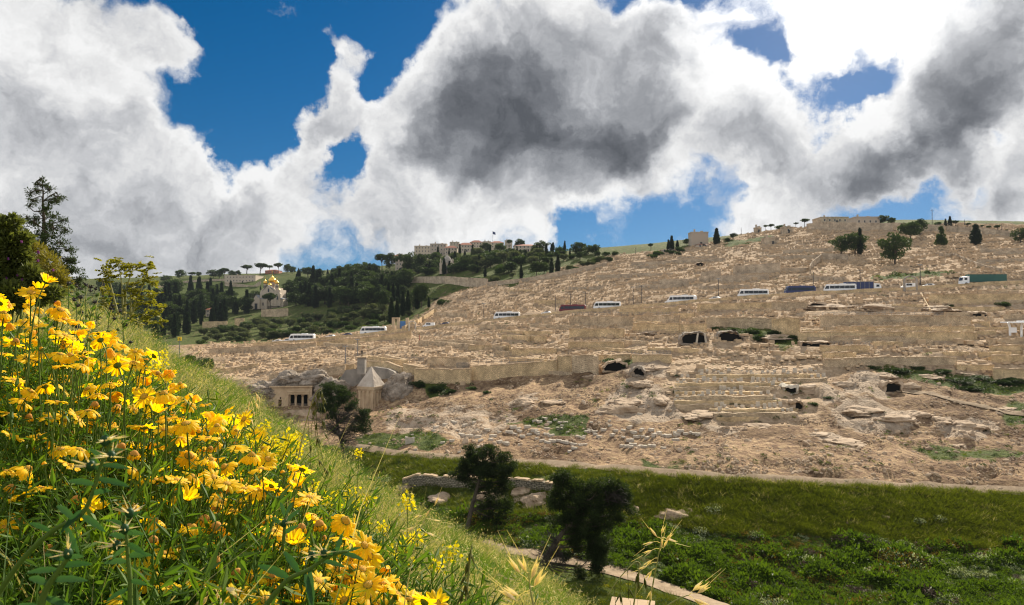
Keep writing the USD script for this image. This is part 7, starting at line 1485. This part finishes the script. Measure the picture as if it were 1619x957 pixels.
def small_daisy(seed, droop):
    r = np.random.default_rng(seed); mb = MB(); k = 12; a = np.arange(k) / k * 2 * math.pi + r.normal(0, .1, k); d = np.stack([np.cos(a), np.sin(a), np.full(k, -droop)], 1); d /= np.linalg.norm(d, axis=1, keepdims=True); p0 = np.stack([np.cos(a), np.sin(a), 0 * a], 1) * .006; s_ = np.stack([-np.sin(a), np.cos(a), 0 * a], 1)
    for q in range(k):
        e = p0[q] + d[q] * .022; m1 = p0[q] + d[q] * .014 + [0, 0, .002]; mb.add(np.array([p0[q] - s_[q] * .003, p0[q] + s_[q] * .003, m1 + s_[q] * .005, e + s_[q] * .0025, e - s_[q] * .0025, m1 - s_[q] * .005]), [[0, 1, 2], [0, 2, 5], [5, 2, 3], [5, 3, 4]])
    mb.lathe([(.008, 0), (.006, .004), (0, .005)], 10); T_ = rotm(r.normal(size=3) * [1, 1, 0] + [.01, 0, 0], .5); mb.v = [v @ T_.T for v in mb.v]; return mb
rng = np.random.default_rng(77); px_, py_ = rng.uniform(-60, 700, 1900), rng.uniform(470, 980, 1900); okf = shapely.contains_xy(FLOWER_AREA, px_, py_); px_, py_ = px_[okf][:760], py_[okf][:760]
Yq = np.interp(py_, [440, 520, 600, 720, 850, 957], [2.0, 2.2, 2.1, 1.8, 1.5, 1.3]) * rng.uniform(.9, 1.3, len(px_)); Pq = at(px_, py_, Yq); Pq[:, 2] = np.maximum(Pq[:, 2], bank(Pq[:, 0], Pq[:, 1]) + .12); n_ = len(Pq)
instancer('small_daisies', [(small_daisy(k, dr), 'petal_yellow', False) for k, dr in enumerate((.1, .35, .8, 1.6))] + [(small_daisy(9, 2.0), 'petal_faded', False)], Pq, yaw_tilt(rng, n_, .5), rng.uniform(.7, 1.15, (n_, 1)) * np.ones(3), rng.integers(0, 5, n_), 'many more yellow daisies deeper among the leaves of the bank', 'daisies')

# ------------------------------------------------------------------ single plants close to the camera
def oat(label, pix, Y, spik, mat='husk_pale', hl=.022, name='wild_oat', stalk='stalk_pale', w=.0016):
    P_ = at(np.array([a for a, _ in pix], float), np.array([b for _, b in pix], float), Y); b0 = P_[0]; th = thing(name, label, 'wild oat', b0); f = PchipInterpolator(np.linspace(0, 1, len(P_)), P_ - b0); part(th, 'stalk', MB().tube(f(np.linspace(0, 1, 24)), np.linspace(w, w * .45, 24), 5), stalk, True)
    r = np.random.default_rng(int(pix[0][0]) + 500)
    for (t, dx, dy, *rest) in spik:
        a = f(t); e = a + np.array([dx, r.uniform(-6, 6), -dy]) * Y / FPX; sp = MB().tube([a, (a + e) / 2 + [0, 0, .15 * abs(dx) * Y / FPX], e], [w * .4, w * .3, w * .3], 3); d = np.array([rest[0] if rest else dx * .25, 0, -(rest[1] if rest else 8.0)], float); d /= np.linalg.norm(d)
        n0 = len(sp.v)
        for q in range(3):
            dd = d + r.normal(0, .16, 3); dd /= np.linalg.norm(dd); s_ = np.cross(dd, [0, 1, 0]); s_ /= np.linalg.norm(s_); L = hl * .8 * r.uniform(.85, 1.2)
            sp.add(np.array([e, e + dd * L * .35 + s_ * L * .085 + [0, .001, 0], e + dd * L, e + dd * L * .35 - s_ * L * .085, e + dd * L * .3 + [0, -L * .12, 0]]), [[0, 1, 4], [1, 2, 4], [2, 3, 4], [3, 0, 4], [0, 2, 1], [0, 3, 2]])
        sp.tube([e + d * hl * .8, e + d * hl * 1.9 + r.normal(0, .1, 3) * hl], [.0004, .00015], 3); part(th, 'spikelet', sp, mat)
    return th
oat('drooping wild oat with pale and green spikelets before the columned tomb', [(455, 800), (470, 730), (481, 680), (492, 640), (502, 618), (508, 614)], 1.6, [(1, 2, 4), (.97, -4, 6), (.93, 4, 14), (.9, -8, 18), (.86, -6, 30), (.84, 8, 26), (.8, 10, 44), (.78, -2, 50), (.74, 14, 60), (.7, 4, 66), (.68, -6, 74), (.62, 10, 90), (.58, 22, 96), (.5, 6, 100)], 'husk_green', .026)
oat('pale dry wild oat head above the lone daisy at the flower rim', [(360, 735), (382, 670), (394, 640), (404, 620)], 1.8, [(1, 0, 3), (.95, 4, 4), (.9, -5, 8), (.86, 3, 10), (.8, -6, 14), (.76, 5, 16), (.7, -8, 18), (.64, 6, 20)])
oat('upright green-brown oat blade at the bottom middle of the bank', [(734, 975), (740, 920), (744, 880), (747, 858)], 1.25, [(.96, -4, 14), (.9, -7, 24), (.82, -9, 40), (.74, -8, 50), (.7, -12, 60)], 'husk_green', .03)
oat('white papery oat husks spreading at the bottom edge', [(850, 990), (842, 950), (838, 930), (836, 905)], .9, [(.98, -4, -2, -4, -12), (.8, -14, -12, -8, -14), (.75, 2, -8, 5, -12), (.6, -18, 10, -10, -6), (.55, -22, 12, -9, -8), (.7, 6, 2, 8, -12)], hl=.034)
oat('bent green stalk with hanging oat spikelets left of the pale zigzag oat', [(998, 990), (1003, 950), (1009, 915), (1012, 893), (1006, 888), (990, 902), (975, 920), (962, 940)], 1.2, [(.5, -2, 14), (.58, 2, 24), (.7, 3, 30), (.8, 0, 26), (.9, 2, 28), (1, -2, 24), (.45, 6, 20)], 'husk_green', .028)
oat('pale zigzag wild oat standing out against the dark valley', [(1022, 990), (1028, 950), (1034, 915), (1040, 885), (1044, 862), (1046, 848)], 1.2, [(1, 0, -2, 2, -10), (.96, 8, 3, 8, 4), (.93, -6, -2, -8, -8), (.88, 8, 0, 6, -8), (.84, -10, 0, -9, 6), (.78, 6, 4, 5, -10), (.74, -12, 2, -9, 5), (.68, 4, -6, 3, -12), (.62, -10, 2, -10, 8), (.57, -16, 4, -9, 4), (.5, -6, 4, -5, 8), (.35, -4, 8, -3, 10)], hl=.024)
oat('low arching oat with two pale husks at the lower right of the bank', [(1030, 990), (1050, 962), (1075, 946), (1090, 941)], 1.15, [(1, 6, -4, 8, -6), (.95, 14, -2, 10, -8), (.9, 10, 6, 10, 4)], hl=.034)
oat('thin straw oat rising across the middle of the grassy bank', [(610, 935), (640, 880), (665, 835), (685, 800)], 1.9, [(1, 2, 0, 3, -8), (.95, -3, 2, -5, 6), (.88, -10, 4, -9, 3), (.8, 10, 4, 8, 2), (.72, -14, 6, -8, 3), (.66, 10, 6, 10, 4)], hl=.03)
oat('pale oat husks among the lowest daisies', [(300, 985), (318, 950), (338, 930), (352, 928)], .95, [(1, 4, 0, 8, 3), (.9, -6, 10, -3, 10), (.8, -16, 14, -6, 10), (.7, 6, 14, 6, 10), (.55, -12, 10, -4, 8)], hl=.03)


def star_thistle(label, pix, Y, lv, stars, r0=.003):
    P_ = at(np.array([a for a, _ in pix], float), np.array([b for _, b in pix], float), Y); b0 = P_[0]; th = thing('star_thistle', label, 'thistle', b0); f = PchipInterpolator(np.linspace(0, 1, len(P_)), P_ - b0); part(th, 'stem', MB().tube(f(np.linspace(0, 1, 26)), np.linspace(r0, r0 * .5, 26), 7), 'stem_green', True); r = np.random.default_rng(int(pix[0][0]) + 505); k_ = Y / FPX
    for (t, dx, dy) in lv:
        a = f(t); L = math.hypot(dx, dy) * k_; d = np.array([dx, r.uniform(-.5, .5) * math.hypot(dx, dy), -dy]) * k_; d /= np.linalg.norm(d); s_ = np.cross(d, [0, -1, .25]); s_ /= np.linalg.norm(s_); nn = np.cross(s_, d); V = []
        for i in range(8):
            u = i / 7; w_ = L * .105 * math.sin(math.pi * min(1, u * .86 + .10)) ** .8 * (1 + .10 * (-1) ** i); c = a + d * L * u + np.array([0, 0, -1]) * L * .22 * u * u
            V += [c - s_ * w_ + nn * w_ * .35, c, c + s_ * w_ + nn * w_ * .35]
        part(th, 'leaf', MB().add(np.array(V), grid_faces(8, 3)), 'thistle_leaf', True)
    for (t, dx, dy) in stars:
        c = f(t) + np.array([dx, -4, -dy]) * k_; hd = part(th, 'bud', MB().add(np.array(trimesh.creation.icosphere(2).vertices) * [.0045, .0045, .006] + c, trimesh.creation.icosphere(2).faces), 'thistle_leaf', True); sp = MB()
        for q in range(9):
            d = r.normal(size=3); d[2] = abs(d[2]) * .5; d /= np.linalg.norm(d); sp.tube([c + d * .004, c + d * r.uniform(.016, .024)], [.0009, .0001], 4)
        part(hd, 'spine', sp, 'husk_pale')
star_thistle('spiny green thistle arching over the lower left flowers', [(-15, 960), (40, 880), (90, 835), (128, 815), (150, 770), (160, 735), (175, 700)], .72, [(.3, -30, -26), (.38, 30, 36), (.45, -40, -30), (.5, 50, 10), (.55, -36, 28), (.62, 40, -22), (.68, -44, -16), (.72, 46, 4), (.78, -26, -30), (.83, 40, 0), (.88, -24, -22), (.93, 26, -8), (1, -8, -24), (1, 20, -14)], [(.72, -8, -22), (.86, 16, -8), (.97, -4, -10)], .003)
star_thistle('upright spiny thistle with toothed leaves at the bottom left', [(205, 985), (206, 930), (202, 880), (200, 850), (196, 815)], .78, [(.25, -34, 10), (.3, 38, -10), (.45, -46, -4), (.5, 44, -16), (.6, -36, 14), (.66, 46, 0), (.74, -40, -10), (.8, 40, -14), (.9, -26, -18), (.95, 26, -20), (1, 0, -30)], [(.8, 0, -8), (.95, 10, -12), (.6, -14, -6)])
star_thistle('broad-leaved thistle stalk crossing the lowest daisies', [(405, 985), (430, 945), (458, 915), (490, 900), (520, 880), (550, 872)], .85, [(.4, -46, -40), (.5, -30, -44), (.55, 20, 40), (.6, 10, 56), (.68, -10, -34), (.72, 36, 4), (.8, 22, -28), (.88, 6, -36), (.92, 36, 8), (1, 20, -10)], [(.6, 4, -22), (.7, 8, -16)], .0036)
star_thistle('small grey-green thistle tip in the middle flowers', [(448, 860), (450, 835), (452, 815)], 1.05, [(.3, 26, -24), (.5, -18, -26), (.7, 22, -26), (.9, -10, -30), (1, 8, -26)], [(.55, 0, -6)])
star_thistle('dark leafy weed in the very bottom left corner', [(60, 990), (70, 940), (95, 900), (110, 880)], .7, [(.2, -50, -6), (.3, 50, 10), (.45, -54, -14), (.5, 50, -6), (.65, -44, -10), (.72, 46, -14), (.85, -34, -18), (.92, 34, -16), (1, 6, -34)], [(1, 0, -6)], .004)


# bushes and tall weeds at the left edge
def leafy_bush(name, label, px, base, Y, spots, leaf, mat, n_, seed, dots=None, cat='bush', aspect=.35):
    b0 = np.array([*at(px, base, Y)[:2], 0]); b0[2] = bank(b0[0], b0[1]) - .1; th = thing(name, label, cat, b0); r = np.random.default_rng(seed); k_ = Y / FPX; st, lf = MB(), MB(); ctr = []
    for (x, y, rad) in spots:
        c = at(x, y, Y + r.uniform(-rad, rad) * k_) - b0; ctr.append(c); st.tube(PchipInterpolator([0, .5, 1], np.array([[0, 0, 0], c * [.7, .7, .45] + r.normal(0, .05, 3), c]))(np.linspace(0, 1, 6)), np.linspace(.03, .006, 6) * Y / 12, 5)
        m_ = int(n_ * (rad / 14) ** 2); d = r.normal(size=(m_, 3)); d /= np.linalg.norm(d, axis=1, keepdims=True); leaves(lf, c + d * rad * k_ * r.uniform(.35, 1, (m_, 1)), r.uniform(.6, 1.3, m_) * leaf, r, aspect, .2, d)
    part(th, 'stems', st, 'stem_green' if cat != 'tree' else 'bark'); part(th, 'foliage', lf, mat)
    for (x, y) in dots or ():
        c = at(x, y, Y - 14 * k_) - b0; part(th, 'flower_head', leaves(MB().add(np.array(trimesh.creation.icosphere(1).vertices) * .007 * Y / 5 + c - [0, 0, .007], trimesh.creation.icosphere(1).faces), np.tile(c, (30, 1)), .011 * Y / 5, r, .3, .8), 'purple_blossom')
    return th
leafy_bush('olive_green_bush', 'yellowish-green bush against the sky at the foot of the slender pine', 55, 480, 19, [(60, 400, 16), (75, 415, 17), (48, 392, 12), (88, 430, 15), (60, 430, 20), (80, 450, 18), (40, 420, 20), (35, 400, 14), (100, 452, 13), (60, 460, 20), (28, 440, 20), (95, 440, 12)], .11, 'yellow_bush_leaves', 420, 1)
leafy_bush('thistle_bush', 'tall tangle of purple thistles and leaves at the left edge', 10, 520, 6, [(5, 360, 13), (20, 352, 10), (-8, 375, 20), (15, 385, 20), (35, 380, 12), (5, 410, 24), (30, 410, 18), (-20, 420, 26), (20, 440, 26), (48, 435, 14), (-10, 455, 26), (45, 460, 16), (62, 470, 12), (20, 470, 22), (70, 450, 10), (85, 465, 11)], .055, 'thistle_bush_leaves', 520, 2, [(34, 382), (13, 409), (60, 398), (35, 442), (61, 399), (28, 435), (84, 427), (88, 478), (10, 440), (60, 412)], 'thistle', .4)
Yr = 26.0; br0 = np.array([*at(200, 520, Yr)[:2], 0]); br0[2] = bank(br0[0], br0[1]) - .2
th = thing('rusty_sapling', 'slim sapling with green leaves turning rusty red at their tips', 'tree', br0)
RS = lambda a, b, d=0: at(a, b, Yr) - br0 + [0, d, 0]
for pts in ([(197, 540), (194, 480), (192, 445), (186, 418)], [(197, 540), (198, 470), (205, 440), (212, 420)], [(200, 535), (214, 480), (228, 445), (237, 415)], [(203, 535), (207, 490), (206, 462), (214, 450)], [(196, 530), (182, 480), (176, 455), (168, 425)], [(206, 535), (225, 500), (238, 480), (246, 466)], [(193, 540), (176, 500), (166, 480), (158, 472)]):
    part(th, 'stem', MB().tube(PchipInterpolator(np.linspace(0, 1, 4), np.array([RS(*p) for p in pts]))(np.linspace(0, 1, 12)), np.linspace(.05, .012, 12), 6), 'stalk_pale', True)
r = np.random.default_rng(12); lf = MB()
for (x, y, s_) in [(163, 420, 9), (172, 428, 8), (186, 414, 9), (192, 420, 10), (205, 420, 9), (180, 425, 8), (174, 440, 8), (200, 432, 10), (210, 426, 8), (168, 442, 6), (238, 414, 7), (232, 420, 7), (236, 430, 8), (228, 440, 8), (216, 446, 9), (204, 450, 9), (212, 458, 9), (222, 463, 10), (240, 462, 10), (232, 472, 11), (246, 482, 9), (226, 484, 11), (240, 496, 11), (250, 505, 8), (228, 500, 10), (216, 480, 9), (238, 512, 9), (172, 470, 9), (162, 480, 10), (176, 484, 9), (168, 462, 6), (205, 470, 8), (215, 505, 8), (245, 445, 5), (190, 500, 9), (160, 500, 9)]:
    for q in range(5):
        c = RS(x + r.normal(0, s_ * .45), y + r.normal(0, s_ * .4), r.normal(0, .12)); d = r.normal(size=3) * [1, 1, .5]; d /= np.linalg.norm(d); t = np.repeat(np.linspace(.1, 1, 7), 2); sd = np.tile([1, -1], 7)[:, None] * np.cross(d, [0, 0, 1]); leaves(lf, c + d * .26 * t[:, None], r.uniform(.12, .19, 14), r, .5, -.1, (sd + d * .4) * 3)
part(th, 'foliage', lf, 'rusty_leaves')
for i, (px_, top, base, Y) in enumerate([(108, 448, 500, 9), (120, 452, 505, 9.5), (135, 450, 510, 9), (143, 460, 515, 10), (95, 455, 500, 8), (175, 488, 530, 9), (190, 492, 535, 9), (128, 470, 520, 8), (150, 478, 520, 9), (82, 470, 505, 7)]):
    p = at(px_, top, Y); gz = float(bank(p[0], p[1])); th = thing('dry_thistle', ['tallest dry thistle stalk left of the floodlight mast', 'second dry thistle stalk against the cloud', 'dry thistle stalk nearest the floodlight mast', 'short dry thistle under the mast', 'dry thistle stalk close to the thistle bush', 'green thistle stalk under the rusty sapling', 'leaning thistle stalk right under the rusty sapling', 'low thistle stalk in pale grass below the mast', 'thistle stalk between mast and sapling', 'dry thistle stalk beside the top daisies'][i], 'thistle', (p[0], p[1], gz)); h_ = p[2] - gz; r = np.random.default_rng(i)
    f = PchipInterpolator([0, .5, 1], np.array([[0, 0, -.1], [r.normal(0, .05), 0, h_ * .5], [0, 0, h_]])); part(th, 'stem', MB().tube(f(np.linspace(0, 1, 8)), np.linspace(.009, .004, 8), 5), 'stem_green')
    for q in range(5):
        a = f(r.uniform(.5, .95)) if q else f(1.0); e = a + (np.array([r.normal(0, .09), r.normal(0, .09), r.uniform(.05, .14)]) if q else 0); hd = MB().tube([a, e], [.003, .003], 4) if q else MB(); hd.add(np.array(trimesh.creation.icosphere(1).vertices) * [.022, .022, .018] + e, trimesh.creation.icosphere(1).faces); leaves(hd, np.tile(e, (22, 1)), .045, r, .22, .3); part(th, 'seed_head', hd, 'stem_green' if q % 2 else 'dead_twigs')
    lf = MB(); m_ = 26; leaves(lf, f(r.uniform(.1, .9, m_)), r.uniform(.06, .13, m_), r, .25, .3); part(th, 'leaf', lf, 'weed_leaves')
#@@END_ALL

# ------------------------------------------------------------------ the air
usdkit.material(stage, LOOKS + 'haze_air', {'v': ('principled_volume', {'color': (.74, .86, 1.0), 'density': 0.000028, 'anisotropy': 0.2})}, [], volume='v.volume')
solo('haze', MB().box((0, 0, 12), (3700, 3700, 180)), 'haze_air', kind='stuff')
